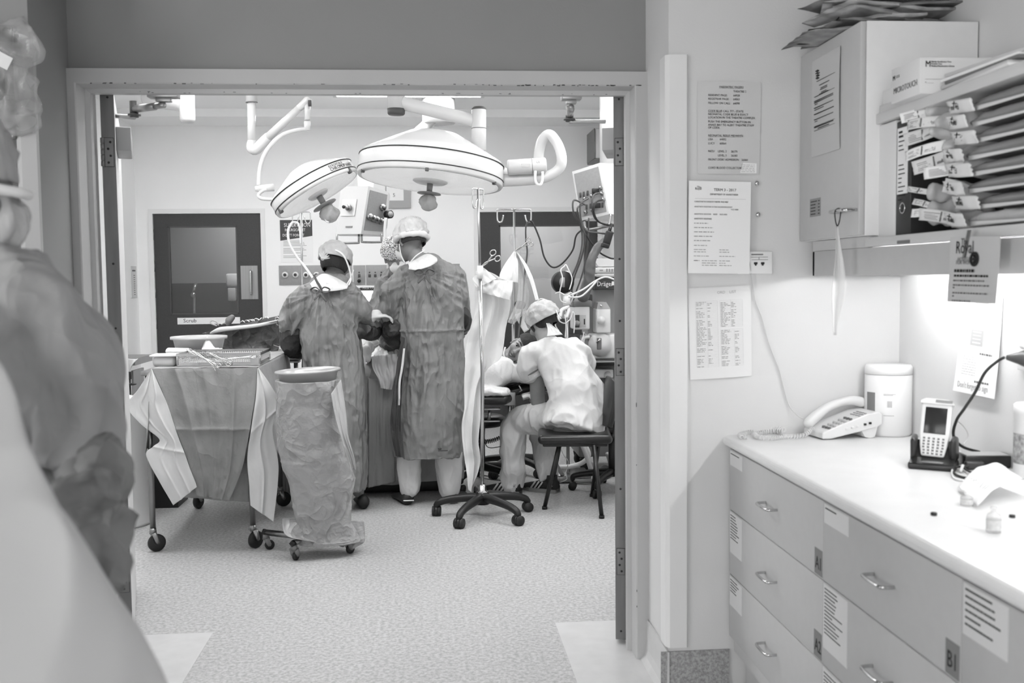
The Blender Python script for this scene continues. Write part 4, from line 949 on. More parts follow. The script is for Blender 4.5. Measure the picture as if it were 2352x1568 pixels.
# --- second draped trolley behind, and the cloth bag tray with tools
t = thing('draped_trolley', 'trolley hidden under pale and grey drapes behind the bin liner stand', 'trolley', at(640, 1150, 6.3))
qa = [(600, 815, 6.56), (608, 900, 6.54), (618, 1000, 6.54), (630, 1080, 6.54), (640, 1140, 6.54)]; qb = [(648, 815, 6.56), (688, 900, 6.55), (694, 1000, 6.55), (700, 1080, 6.55), (698, 1142, 6.55)]
ribbon(qa, qb, blue_m, 'front_panel', t, amp=.03, seed=21., nu=40, nv=60)
ribbon([(612, 830, 6.53), (630, 900, 6.5), (648, 960, 6.5)], [(642, 822, 6.53), (652, 870, 6.5), (652, 940, 6.5)], pale_m, 'pale_fold', t, amp=.02, seed=23., nu=20, nv=30)
b = MB(); x0_ = at(602, 815, 6.6).x; x1_ = at(692, 820, 6.6).x; b.b2(x0_, x1_, 6.57, 7.1, .93, .975, bev=.01); b.build('tray_top', blue_m, t, world=True)
for x in (x0_ + .04, x1_ - .04):
    for y in (6.63, 7.04):
        b = MB(); b.cyl((x, y, .1), (x, y, .93), .014, n=14); b.build('leg', steel_m, t, world=True); add_caster(t, (x, y), 1.0, R=.04, H=.1)
b = MB(); b.box(at(668, 830, 6.63) * 1.0, (.12, .1, .012), rot=(0, 0, 0), bev=.004); tag(b.build('instrument_dish', mat('pale_dish', 200, .4)), 'flat pale dish on the rear draped trolley beside the basin ring', 'dish')
def cl(u, v): 
    p = at(630, 820, 6.7).lerp(at(672, 826, 6.7), u); p.z = .982; return p + V((0, v * .1 - .02, .045 * (1 - u) * (1 - v * .3) + .004 * crumple(p, (20, 20, 20))))
tag(sheet(cl, 12, 8, pale_m, 'folded_cloth', None, .002), 'pale folded cloth sloping over the rear draped trolley', 'cloth')
t = thing('draped_tray_stand', 'tall instrument stand bagged in dark crinkled drape, clamps on top, before the door', 'tray stand', at(570, 1100, 6.9))
def bagf(a, z):
    return 1
b = MB(); n = 72; P = []; levels = [((555, 744), 168, 0), ((557, 753), 166, .2), ((562, 768), 146, .4), ((575, 795), 122, .6), ((592, 822), 84, .8), ((594, 850), 50, .93), ((588, 900), 22, .97), ((588, 1040), 20, 1)]
rows = []
for (c0, wpx, tt_) in levels:
    cc = at(c0[0], c0[1], 6.9); w_ = wpx / ppm(6.9) / 2; d_ = .17 * (1 - .75 * tt_)
    rows.append((cc, w_, d_))
for i in range((len(rows) - 1) * 8 + 1):
    q, f = divmod(i, 8); f /= 8
    if q >= len(rows) - 1: q, f = len(rows) - 2, 1.0
    cc = rows[q][0].lerp(rows[q + 1][0], f); w_ = rows[q][1] * (1 - f) + rows[q + 1][1] * f; d_ = rows[q][2] * (1 - f) + rows[q + 1][2] * f
    row = []
    for j in range(n):
        a = 2 * PI * j / n; p = cc + V((math.cos(a) * w_, math.sin(a) * d_, 0)); s_ = 1 + .1 * crumple(p, (6, 6, 9), 2) * min(1, i / 10)
        tilt = (math.cos(a)) * .055 * max(0, 1 - i / 20)
        row.append(cc + V((math.cos(a) * w_ * s_, math.sin(a) * d_ * s_, tilt)))
    P.append(row)
b.grid(P, closed_u=True, caps=True); b.build('bag', mat('dark_crinkle_drape', 104, .3, crease=(6, 1.0, .14), var=.1, vscale=6), t, world=True)
b = MB(); b.tube([at(484, 765, 6.74), at(505, 757, 6.7), at(540, 753, 6.7), at(585, 748, 6.7), at(622, 741, 6.72), at(638, 737, 6.78)], [.006, .017, .014, .012, .011, .01], 14, smooth_path=6, round_ends=True)
b.grid([[at(x, y, Y_2) for x, y in ((486, 762), (520, 752), (560, 748), (600, 744), (636, 736))] for y_, Y_2 in ((0, 6.7), (1, 6.95), (2, 7.05))]); b.build('tray_cloth', pale_m, t, world=True)
b = MB(); q = at(588, 900, 6.9); b.cyl(V((q.x, 6.9, .05)), V((q.x, 6.9, .8)), .02); b.box((q.x - .1, 6.95, .04), (.3, .4, .04), bev=.01); b.build('stand_foot', steel_m, t, world=True)
forceps('surgical_clamp', 'steel clamp with its rings sticking out at the right end of the dark bagged tray', at(610, 744, 6.8), at(640, 737, 6.75), .016, .015, n_=V((.2, -1, 0)))
t = thing('rubber_bulb', 'grey rubber bulb standing on the dark bagged tray', 'bulb', at(527, 744, 6.8))
b = MB(); b.tube([at(524, 744, 6.8), at(526, 736, 6.8), at(533, 729, 6.8)], [.016, .026, .02], 16, smooth_path=3, round_ends=True); b.build('bulb', mat('bulb_grey', 110, .5), t, world=True)
b = MB(); b.tube([at(498, 748, 6.8), at(484, 742, 6.8), at(486, 736, 6.8), at(496, 738, 6.8), at(502, 747, 6.8)], .005, 8, smooth_path=5); b.tube([at(508, 745, 6.8), at(518, 740, 6.8), at(524, 744, 6.8)], .005, 8, smooth_path=4)
tag(b.build('tubing', mat('tubing_grey', 175, .4)), 'looped grey tubing at the left end of the dark bagged tray', 'tubing')
random.seed(9)
for i in range(9):
    p = at(552 + i * 7.2, 742 - i * .9, 6.8) + V((0, 0, .004)); q = p + V((random.uniform(.02, .05), random.uniform(-.03, .03), random.uniform(-.004, .01)))
    bb = MB(); bb.tube([p, (p + q) / 2 + V((0, 0, .012)), q], .0045, 8, smooth_path=3); tag(bb.build('surgical_clamp', chrome_m), 'small steel instrument in the dense row along the top of the dark bagged tray', 'surgical clamp', 'small instruments along the dark bagged tray')

# --- bin liner stand with basin ring
cx_, cy_ = -.70, 5.36
t = thing('basin_stand', 'low four armed steel stand on castors holding a basin and a long grey plastic bag', 'basin stand', (cx_, cy_, 0))
feet = [fl(612, 1262), fl(676, 1288), fl(799, 1272)]; feet.append(V((2 * cx_ - feet[1].x + .05, 2 * cy_ - feet[1].y, 0)))
hub = V((fl(700, 1245, .09).x, 5.27, .095))
for k, q in enumerate(feet):
    b = MB(); e = V((q.x, q.y, .095)); d = (e - hub).normalized(); b.tube([hub, e], .017, 4, up=(0, 0, 1)); a_ = b.build('arm', steel_m, t, world=True)
    b = MB(); b.tube([e, e + d * .018], .0185, 4, up=(0, 0, 1)); b.build('end_cap', black_m, a_, world=True)
    add_caster(t, (q.x, q.y), (.3, 1.2, .8, 2)[k], R=.026, H=.075, w=.02, fm=steel_dark_m)
rz = at(708, 858, 5.27).z; rx = at(708, 855, 5.27).x; rR = (at(783, 850, 5.27).x - at(632, 850, 5.27).x) / 2
print('ring', rx, rz, rR)
b = MB(); b.cyl((hub.x, hub.y, .1), (hub.x, hub.y, rz - .1), .012, n=14); b.build('post', steel_m, t, world=True)
bs = thing('basin', 'wide shallow grey basin sitting in the ring of the bag stand', 'basin', (rx, 5.27, rz - .045), rot=(0, math.radians(-2.2), 0))
b = MB(); b.lathe([(0, .0), (rR * .84, .0), (rR * .9, .05), (rR * 1.0, .056), (rR * 1.0, .066), (rR * .95, .067), (rR * .87, .052), (rR * .8, .006), (0, .006)], n=64, caps=False); b.build('bowl', mat('steel_basin', 165, .3, .3), bs)
b = MB(); P = []; n = 90
prof = [(708, 872, 146, .16), (710, 890, 146, .16), (712, 950, 148, .15), (716, 1020, 148, .14), (726, 1065, 150, .13), (738, 1100, 148, .12), (740, 1150, 130, .11), (742, 1200, 124, .10), (748, 1228, 140, .10), (752, 1243, 150, .10)]
for i in range((len(prof) - 1) * 10 + 1):
    q, f = divmod(i, 10); f /= 10
    if q >= len(prof) - 1: q, f = len(prof) - 2, 1.0
    f2 = f; A_, B2 = prof[q], prof[q + 1]; L_ = lambda k: A_[k] * (1 - f2) + B2[k] * f2
    cc = at(L_(0), L_(1), 5.27); w_ = L_(2) / ppm(5.27) / 2; d_ = L_(3); row = []
    for j in range(n):
        a = 2 * PI * j / n; ca, sa = math.cos(a), math.sin(a); p = cc + V((ca * w_, sa * d_, 0))
        fold = .05 * noise.noise(V((ca * 4, sa * 4, i * .03))) + .05 * crumple(p, (9, 9, 4), 7) + (.03 * crumple(p, (16, 16, 16), 9)) * (i > 30)
        if i % 24 == 14: fold += .03
        row.append(cc + V((ca * w_ * (1 + fold * .6), sa * d_ * (1 + fold), .006 * noise.noise(V((ca * 3, sa * 3, 5))) if i < 3 else 0)))
    P.append(row)
b.grid(P, closed_u=True, caps=True); b.build('plastic_bag', bagpl_m, t, world=True)
ribbon([(648, 1190, 5.2), (655, 1226, 5.16), (700, 1240, 5.14)], [(835, 1196, 5.34), (836, 1240, 5.3), (812, 1258, 5.26)], bagpl_m, 'bag_bottom_fold', t, amp=.06, seed=33., nu=50, nv=20, cr=.012)
ribbon([(760, 905, 5.09), (770, 960, 5.08), (785, 1010, 5.08), (800, 1050, 5.1), (808, 1075, 5.12)], [(783, 870, 5.2), (795, 950, 5.18), (800, 1000, 5.16), (814, 1050, 5.16), (817, 1078, 5.16)], mat('shiny_film', 200, .15, alpha=.6, bump=.3, bscale=30), 'bag_side_gusset', t, amp=.02, seed=36., nu=16, nv=40)

# --- bins
bp_ = fl(262, 1198); r_ = at(350, 1000, 5.98).x - at(270, 1000, 5.98).x
t = thing('linen_bin', 'tall white round bin behind the foreground gown, left of the draped trolley', 'bin', (at(268, 1000, 6.1).x, 6.1, 0))
b = MB(); R1 = .205; b.lathe([(0, 0), (R1 * .88, 0), (R1 * .93, .02), (R1, .7), (R1 * 1.04, .705), (R1 * 1.04, .73), (R1 * .98, .73), (0, .71)], n=56, caps=False); b.build('barrel', mat('bin_white', 244, .4), t)
b = MB(); b.tube([V((R1 * math.cos(a) * 1.03, R1 * math.sin(a) * 1.03, .735 + .01 * math.sin(5 * a))) for a in [2 * PI * k / 30 for k in range(30)]], .012, 10, closed=True); b.build('liner_rim', mat('liner', 230, .4), t)
q = fl(370, 1160); t = thing('waste_bin', 'black rectangular bin between the white bin and the trolley leg', 'bin', (q.x - .03, 6.62, 0))
b = MB(); b.prism([(-.16, 0), (.16, 0), (.18, .42), (-.18, .42)], -.13, .13, 'y'); b.build('body', mat('black_bin', 30, .5), t)
b = MB(); b.box((0, 0, .43), (.39, .29, .03), bev=.01); b.build('lid', MATS['black_bin'], t)
# pale draped table edge and a dark knob left of everything (behind the foreground person)
t = thing('side_trolley', 'pale cloth covered trolley edge just right of the left door leaf', 'trolley', at(290, 1150, 6.9))
def stf(u, v):
    p = at(255, 822, 6.9).lerp(at(322, 822, 6.9), u); return V((p.x - .05 * v * u, 6.85 + .02 * math.sin(u * 9), p.z - v * (.26 - .22 * u ** 2) + 0.01 * crumple(p, (9, 9, 9))))
sheet(stf, 20, 16, pale_m, 'cloth', t)
b = MB(); b.b2(at(240, 822, 6.9).x, at(312, 822, 6.9).x, 6.88, 7.3, at(300, 822, 6.9).z - .05, at(300, 822, 6.9).z - .004); b.b2(at(250, 822, 6.9).x, at(254, 822, 6.9).x, 6.9, 7.2, 0, .85); b.b2(at(295, 822, 6.9).x, at(300, 822, 6.9).x, 6.95, 7.2, 0, .85); b.build('frame', steel_m, t, world=True)
b = MB(); b.ell(at(303, 882, 6.6), (.03, .02, .008)); b.box(at(298, 862, 6.62), (.02, .03, .05), bev=.004); q = at(298, 862, 6.62); b.cyl(q, V((q.x, q.y, 0)), .006, n=8); tag(b.build('pedal_clip', black_m), 'small black clip by the pale cloth left of the trolley drape', 'clip')
# ================================================================== PEOPLE
skin_m = mat('skin', 128, .5, var=.05, vscale=30)
skind_m = mat('skin_shaded_tan', 112, .5, var=.05, vscale=30)
hair_m = mat('dark_hair', 34, .55, bump=.6, bscale=300, stretch=(1, 1, .15))
gown_m = mat('gown_cloth', 130, .75, bump=.2, bscale=60, var=.04, vscale=8, crease=(5.5, .28, .14))
gowndk_m = mat('gown_forearm_guard', 52, .5, crease=(8, .8, .07))
gown2_m = mat('gown_dark_panel', 66, .55, crease=(8, .3, .07))
scrub_m = mat('scrub_cotton', 208, .85, crease=(8, .7, .03))
trou_m = mat('scrub_trousers', 196, .85, crease=(5, .4, .06), var=.03, vscale=8)
capc_m = mat('cloth_cap', 186, .8, bump=.2, bscale=70, var=.07, vscale=25, crease=(10, 1.2, .03))
capn_m = mat('net_cap', 200, .6, bump=.3, bscale=55, var=.18, vscale=14, crease=(11, .35, .05))
glove_m = mat('latex_glove', 205, .4, bump=.15, bscale=60)
mask_m = mat('face_mask', 222, .7, bump=.2, bscale=60)
shoe_m = mat('black_shoe', 38, .5)

def etube(b, pts, ra, rb, lat, n=40, k=6, caps_round=True, flat_end=False):
    """elliptic tube through pts: ra along lat, rb along the other axis"""
    pts = [V(p) for p in pts]; P1, A1 = spline(pts, ra, k); _, B1 = spline(pts, rb, k); N = len(P1)
    lat = V(lat); rows = []
    def ring(c, t, a, bb):
        u = (lat - t * lat.dot(t)).normalized(); w_ = t.cross(u); return [c + u * math.cos(2 * PI * j / n) * a + w_ * math.sin(2 * PI * j / n) * bb for j in range(n)]
    for i in range(N):
        t = (P1[min(i + 1, N - 1)] - P1[max(i - 1, 0)]).normalized(); rows.append((P1[i], t, A1[i], B1[i]))
    if caps_round:
        h, tl = rows[0], rows[-1]; m0 = min(h[2], h[3]); m1 = min(tl[2], tl[3])
        rows = [(h[0] - h[1] * m0 * q, h[1], h[2] * math.sqrt(1 - q * q), h[3] * math.sqrt(1 - q * q)) for q in (.92, .7, .35)] + rows + [] if flat_end else [(h[0] - h[1] * m0 * q, h[1], h[2] * math.sqrt(1 - q * q), h[3] * math.sqrt(1 - q * q)) for q in (.92, .7, .35)] + rows + [(tl[0] + tl[1] * m1 * q, tl[1], tl[2] * math.sqrt(1 - q * q), tl[3] * math.sqrt(1 - q * q)) for q in (.35, .7, .92)]
    b.grid([ring(*r) for r in rows], closed_u=True, caps=True)
def hmat(c, face, up):
    """head frame: local -Y is the face direction, Z up"""
    z = V(up).normalized(); f = V(face); f = (f - z * f.dot(z)).normalized(); y = -f; x = y.cross(z)
    return Matrix(((x.x, y.x, z.x, c[0]), (x.y, y.y, z.y, c[1]), (x.z, y.z, z.z, c[2]), (0, 0, 0, 1)))
def mball(b, M, c, r, rot=(0, 0, 0), nu=20, nv=12):
    bm = bmesh.new(); bmesh.ops.create_uvsphere(bm, u_segments=nu, v_segments=nv, radius=1)
    T = M @ Matrix.Translation(c) @ Euler(rot).to_matrix().to_4x4() @ Matrix.Diagonal((r[0], r[1], r[2], 1)); b.merge(bm, T)
def add_head(b, M):
    e = lambda c, r, rot=(0, 0, 0): mball(b, M, c, r, rot)
    e((0, .018, .038), (.075, .094, .082)); e((0, -.02, -.012), (.066, .07, .088)); e((0, -.045, -.07), (.042, .038, .034)); e((0, -.03, -.055), (.054, .055, .042))
    e((0, -.078, .018), (.052, .018, .012)); e((0, -.096, -.012), (.0105, .018, .028), (.35, 0, 0)); e((0, -.104, -.03), (.015, .014, .011)); e((-.011, -.095, -.034), (.008, .01, .007)); e((.011, -.095, -.034), (.008, .01, .007))
    e((0, -.084, -.055), (.025, .012, .0065)); e((0, -.083, -.066), (.022, .012, .0065)); e((0, -.076, -.092), (.021, .018, .015))
    for s in (-1, 1):
        e((s * .038, -.07, -.028), (.024, .02, .022)); e((s * .074, .012, -.012), (.008, .022, .032), (.15, s * .12, s * .25)); e((s * .076, .012, -.035), (.006, .01, .012))
def add_hand(b, wrist, d, palmn, s=1.0, curl=.5, side=1, spread=.12):
    """palm, five tapering fingers and thumb; d = direction of fingers, palmn = palm normal"""
    d = V(d).normalized(); n = V(palmn); n = (n - d * n.dot(d)).normalized(); x = d.cross(n) * side
    w = V(wrist); etube(b, [w - d * .02, w + d * .03 * s, w + d * .085 * s], [.025 * s, .036 * s, .041 * s], [.019 * s, .016 * s, .013 * s], x, n=16, k=3)
    for i, (L, r) in enumerate(((.072, .0085), (.08, .009), (.075, .0088), (.058, .0078))):
        base = w + d * .08 * s + x * (.03 - .02 * i) * s; dd = (d + x * spread * (1.3 - i)).normalized(); p = [base]; a = 0
        for f, c_ in ((.45, .35), (.32, .6), (.23, .5)):
            a += c_ * curl; p.append(p[-1] + (dd * math.cos(a) + n * math.sin(a)) * L * f * s)
        b.tube(p, [r * 1.1 * s, r * s, r * .92 * s, r * .8 * s], 10, smooth_path=3, round_ends=True)
    tb = w + d * .022 * s + x * .03 * s; b.tube([tb, tb + (d * .5 + x * .75 + n * .2) * .038 * s, tb + (d * .85 + x * .85 + n * .45) * .055 * s, tb + (d * 1.25 + x * .75 + n * .6) * .062 * s], [.014 * s, .012 * s, .0105 * s, .009 * s], 10, smooth_path=3, round_ends=True)
def cloth_fn(amp=.016, fine=.006, s1=(9, 9, 3), s2=(24, 24, 14), seed=0., tie=None, tamp=.012, seam=None, vert=0.0):
    def f(co, no):
        d = amp * (crumple(co, s1, seed) - .45) + fine * (crumple(co, s2, seed + 9) - .4)
        if seam is not None: d += .007 * math.exp(-abs(co[2] - seam) / .006) - .004 * (co[2] < seam)
        if vert: d += vert * (1 - abs(noise.noise(V((co[0] * 13 + seed, co[1] * 5, co[2] * 1.1 + .6 * noise.noise(V((co[0] * 3, 0, co[2] * 2))))))) * 3.2) * (1 - smooth01((abs(no[2]) - .3) / .4))
        if tie is not None:
            dx, dz = co[0] - tie[0], tie[2] - co[2]
            if no[1] < -.2 and dz > -.02:
                r = math.hypot(dx, dz); an = math.atan2(dx, dz); k = smooth01((r - .03) / .1) * (1 - smooth01((r - .3) / .4)) * smooth01(-no[1] * 2 - .3)
                d += tamp * k * ((1 - abs(noise.noise(V((an * 5 + seed, r * 2.2, seed)))) * 3))
        return d
    return f
def shoe(b, heel, toe, w=.045, h=.085):
    heel, toe = V(heel), V(toe); d = (toe - heel).normalized(); lat = V((-d.y, d.x, 0)); L = (toe - heel).length
    rows = []
    for t_, ww, hh, z in ((0, .6, .75, 0), (.06, .85, 1, 0), (.25, .95, 1, 0), (.42, .95, .85, 0), (.6, 1.08, .6, 0), (.8, 1.1, .48, 0), (.93, .85, .38, 0), (1, .45, .25, 0)):
        c = heel + d * L * t_; row = []
        for k in range(14):
            a = 2 * PI * k / 14; x = math.cos(a) * w * ww; zz = max(-.0, h * hh * (.5 + .5 * math.sin(a)))
            row.append(V((c.x, c.y, .004)) + lat * x * (1 if math.sin(a) < .2 else .86) + V((0, 0, zz)))
        rows.append(row)
    b.grid(rows, closed_u=True, caps=True)

# ---------------------------------------------------------------- A: gowned person at the left, cloth cap
def gowned(name, label, rings, Yc, sleeves, head, neck, legs, tie, seed, foot=None, hands=(), gm=None, voxel=.008, seam=None):
    t = thing('person', label, 'person', at((rings[-1][0] + rings[-1][1]) / 2, rings[-1][2], Yc)); t.location.z = 0
    g = MB(); P = []
    C_ = []; RA = []; RB = []
    for (xl, xr, y, dp) in rings:
        a, c = at(xl, y, Yc), at(xr, y, Yc); C_.append((a + c) / 2); RA.append((c - a).length / 2); RB.append(dp)
    etube(g, C_, RA, RB, (1, 0, 0), n=56, k=4, flat_end=True)
    for sl in sleeves:
        g.tube([at(*q[:3]) for q in sl], [q[3] for q in sl], 20, smooth_path=5, round_ends=True)
    fuse(g, voxel, cloth_fn(seed=seed, tie=tie, amp=.014, fine=.007, tamp=.011, s1=(6, 6, 2), vert=.009, seam=seam), 1, gm or gown_m, 'gown', t)
    bo = MB(); add_head(bo, head)
    bo.tube([neck[0], neck[1], neck[2]], [.075, .056, .052], 18, smooth_path=3, round_ends=True)
    etube(bo, [C_[1], C_[len(C_) // 2], C_[-1] + V((0, 0, .15))], [RA[1] * .7, RA[len(C_) // 2] * .7, .14], [.09, .09, .09], (1, 0, 0), n=24, k=4)
    for sl in sleeves: bo.tube([at(*q[:3]) for q in sl], [q[3] * .6 for q in sl], 14, smooth_path=4, round_ends=True)
    for (hip, kn, an) in legs: bo.tube([hip, kn, an], [.08, .055, .038], 16, smooth_path=4, round_ends=True)
    for (w_, d, n_, cu, sd) in hands: add_hand(bo, w_, d, n_, curl=cu, side=sd)
    fuse(bo, .0075, None, 1, skin_m, 'body', t)
    return t
def cap_shell(t, M, R, c, m, name, ripple=.004, k=14, cut=-.3, seed=0., voxelnoise=.006, label=None):
    """cap: part of a rippled ellipsoid in the head frame, kept above local plane"""
    b = MB(); P = []; nv, nu = 34, 72
    for i in range(nv + 1):
        ph = PI / 2 - (PI / 2 - math.asin(cut)) * i / nv; row = []
        for j in range(nu):
            th = 2 * PI * j / nu; d = V((math.cos(ph) * math.cos(th), math.cos(ph) * math.sin(th), math.sin(ph)))
            r = 1 + ripple / R[0] * math.sin(k * th + 2 * math.sin(3 * ph)) * math.cos(ph) + voxelnoise / R[0] * crumple(d, (2.5, 2.5, 2.5), seed)
            row.append(M @ V((c[0] + d.x * R[0] * r, c[1] + d.y * R[1] * r, c[2] + d.z * R[2] * r)))
        P.append(row)
    P.append([M @ (M.inverted() @ p * .96 if False else (M.inverted() @ p - V(c)) * .93 + V(c)) for p in P[-1]])
    b.grid(P, closed_u=True); return b.build(name, m, t, label, world=True)
YA_ = 6.3
tieA = at(737, 668, 6.1)
hA_ = hmat(at(773, 602, 6.36), (.45, 1, -.45), (.12, .35, 1))
pA_ = gowned('A', 'shorter gowned person seen from behind, wearing a pale knotted cloth cap', 
    [(712, 800, 648, .06), (690, 822, 664, .10), (684, 826, 700, .125), (688, 826, 760, .13), (694, 836, 830, .14), (692, 842, 900, .16), (690, 844, 1000, .17), (688, 843, 1080, .175), (690, 838, 1120, .17)], YA_,
    [[(712, 678, 6.3, .075), (684, 700, 6.26, .075), (672, 745, 6.3, .07), (676, 785, 6.4, .065), (700, 800, 6.5, .06)], [(800, 676, 6.32, .075), (826, 710, 6.32, .068), (840, 742, 6.4, .058), (868, 750, 6.5, .045)]],
    hA_, (at(765, 668, 6.3), at(762, 640, 6.33), at(768, 625, 6.35)), [(at(740, 1000, 6.3), at(735, 1080, 6.3), V((at(730, 1130, 6.3).x, 6.3, .1))), (at(800, 1000, 6.3), at(812, 1080, 6.3), V((at(822, 1130, 6.3).x, 6.35, .1)))],
    tieA, 3.1, hands=[(at(866, 738, 6.52), (.35, .25, .35), (.2, -.4, -.9), .6, -1)])
b = MB(); b.tube([at(674, 768, 6.32), at(672, 788, 6.34), at(690, 803, 6.44), at(706, 800, 6.52)], [.079, .076, .066, .05], 24, smooth_path=6, round_ends=True)
fuse(b, .009, cloth_fn(.012, .006, (8, 8, 8), seed=4.), 1, gowndk_m, 'forearm_guard', pA_)
b = MB(); b.tube([at(826, 762, 6.3), at(846, 762, 6.38), at(868, 752, 6.48), at(876, 742, 6.52)], [.05, .062, .05, .036], 24, smooth_path=6, round_ends=True)
fuse(b, .009, cloth_fn(.014, .006, (8, 8, 8), seed=6.), 1, gowndk_m, 'forearm_guard', pA_)
b = MB(); add_hand(b, at(856, 727, 6.33), (.85, .2, .05), (.1, .1, -1), s=.95, curl=1.0, side=1); b.tube([at(846, 738, 6.36), at(852, 727, 6.34), at(866, 722, 6.34)], [.04, .037, .032], 14, smooth_path=4, round_ends=True)
fuse(b, .005, None, 1, glove_m, 'glove', pA_)
# pale collar, cap, band, hair, tie
def collar(t, pts, r, m=scrub_m, name='collar'):
    b = MB(); b.tube([at(*p) for p in pts], r, 18, smooth_path=6, round_ends=True); return fuse(b, .008, cloth_fn(.006, .004, (10, 10, 10), seed=2.), 1, m, name, t)
ribbon([(712, 652, 6.2), (740, 629, 6.23), (770, 637, 6.24), (799, 654, 6.24)], [(716, 662, 6.13), (738, 668, 6.12), (766, 668, 6.13), (796, 663, 6.16)], scrub_m, 'collar', pA_, amp=.006, nu=24, nv=40, cr=.006, seed=2., bulge=.02, thick=.004)
cap_shell(pA_, hA_, (.098, .122, .098), (0, .022, .028), capc_m, 'cloth_cap', ripple=.003, k=9, cut=-.28, seed=1.)
b = MB(); p = at(741, 594, 6.18)
for k in range(7):
    a = -2.2 + k * .35; q = p + V((math.cos(a) * .01, -.004, math.sin(a) * .01)); b.tube([p + V((0, .0, 0)), p + V((math.cos(a) * .02, -.006, -math.sin(a) * .02)), p + V((math.cos(a) * .04, .022, -math.sin(a) * .04))], [.004, .006, .003], 8, smooth_path=4, round_ends=True)
b.ell(p + V((0, -.01, 0)), (.012, .01, .012)); b.build('cap_knot', capc_m, pA_, world=True)
cap_shell(pA_, hA_, (.083, .104, .112), (0, .021, .002), hair_m, 'hair', ripple=.001, k=30, cut=-.62, seed=2., voxelnoise=.003)
b = MB(); b.tube([at(757, 570, 6.26), at(785, 582, 6.22), at(800, 610, 6.24), at(806, 640, 6.26), at(800, 655, 6.24)], .0055, 8, smooth_path=6); b.tube([at(812, 620, 6.3), at(804, 640, 6.26), at(795, 656, 6.22)], .004, 8, smooth_path=5); b.build('mask_tape', whitepl_m, pA_, world=True)
b = MB(); b.tube([at(721, 632, 6.18), at(727, 645, 6.14), at(736, 660, 6.12), at(739, 672, 6.12)], .007, 8, smooth_path=4); b.build('gown_tape', gown2_m, pA_, world=True)
def bow(t, p, s, seed):
    b = MB(); rnd = random.Random(seed)
    for sg in (-1, 1):
        a = p + V((0, -.012, 0)); b.tube([a, a + V((sg * s * .35, -.012, s * .3)), a + V((sg * s * .75, -.004, s * .12)), a + V((sg * s * .5, -.01, -s * .12)), a], [.004, .009, .009, .008, .004], 8, smooth_path=5, sq=.35)
        q = a + V((sg * s * .45, -.008, -s * rnd.uniform(.6, .8))); b.tube([a, a + V((sg * s * .12, -.016, -s * .3)), q], [.005, .008, .009], 8, smooth_path=4, sq=.35, round_ends=True)
    b.ell(p + V((0, -.016, 0)), (.011, .01, .012)); return b.build('tie_bow', mat('gown_tie', 84, .7), t, world=True)
bow(pA_, tieA + V((0, -.02, 0)), .075, 1)
b = MB(); shoe(b, at(836, 1128, 6.3) * 1.0 - V((0, .02, 0)), at(826, 1128, 6.55)); b.build('shoe', shoe_m, pA_, world=True)
b = MB(); shoe(b, V((at(728, 1140, 6.3).x, 6.25, 0)), V((at(722, 1140, 6.3).x, 6.5, 0))); b.build('shoe', shoe_m, pA_, world=True)

# ---------------------------------------------------------------- B: tallest person, net cap
YB = 6.42; tieB = at(975, 628, 6.2)
hB_ = hmat(at(942, 556, 6.42), (-.75, 1, -.55), (-.1, .35, 1))
pB_ = gowned('B', 'tallest person, in long grey gown and net cap, back turned, at the middle',
    [(945, 1010, 600, .06), (918, 1040, 614, .11), (908, 1058, 650, .14), (914, 1064, 720, .145), (924, 1066, 790, .15), (918, 1068, 860, .165), (906, 1068, 940, .175), (900, 1068, 1000, .18), (904, 1064, 1046, .175)], YB,
    [[(930, 636, 6.42, .08), (902, 668, 6.38, .078), (898, 715, 6.42, .075), (908, 752, 6.5, .06)], [(1040, 636, 6.44, .075), (1054, 680, 6.46, .07), (1060, 725, 6.5, .06), (1058, 755, 6.6, .05)]],
    hB_, (at(972, 622, 6.4), at(960, 596, 6.41), at(950, 580, 6.42)), [(at(945, 980, 6.42), at(938, 1060, 6.42), V((at(940, 1130, 6.45).x, 6.48, .1))), (at(1028, 980, 6.42), at(1030, 1060, 6.42), V((at(1030, 1130, 6.45).x, 6.48, .1)))],
    tieB, 7.7, seam=at(990, 760, 6.3).z, hands=[(at(925, 775, 6.6), (.2, .8, .1), (0, 0, -1), .6, 1), (at(1050, 770, 6.7), (-.3, .8, .1), (0, 0, -1), .6, -1)])
b = MB(); b.tube([at(903, 748, 6.42), at(908, 772, 6.5), at(926, 786, 6.6)], [.076, .073, .055], 24, smooth_path=6, round_ends=True); fuse(b, .009, cloth_fn(.012, .006, (8, 8, 8), seed=14.), 1, gowndk_m, 'forearm_guard', pB_)
b = MB(); b.tube([at(1060, 722, 6.44), at(1066, 742, 6.48), at(1060, 760, 6.56)], [.055, .05, .04], 20, smooth_path=6, round_ends=True); fuse(b, .009, cloth_fn(.008, .004, (8, 8, 8), seed=15.), 1, gowndk_m, 'forearm_guard', pB_)
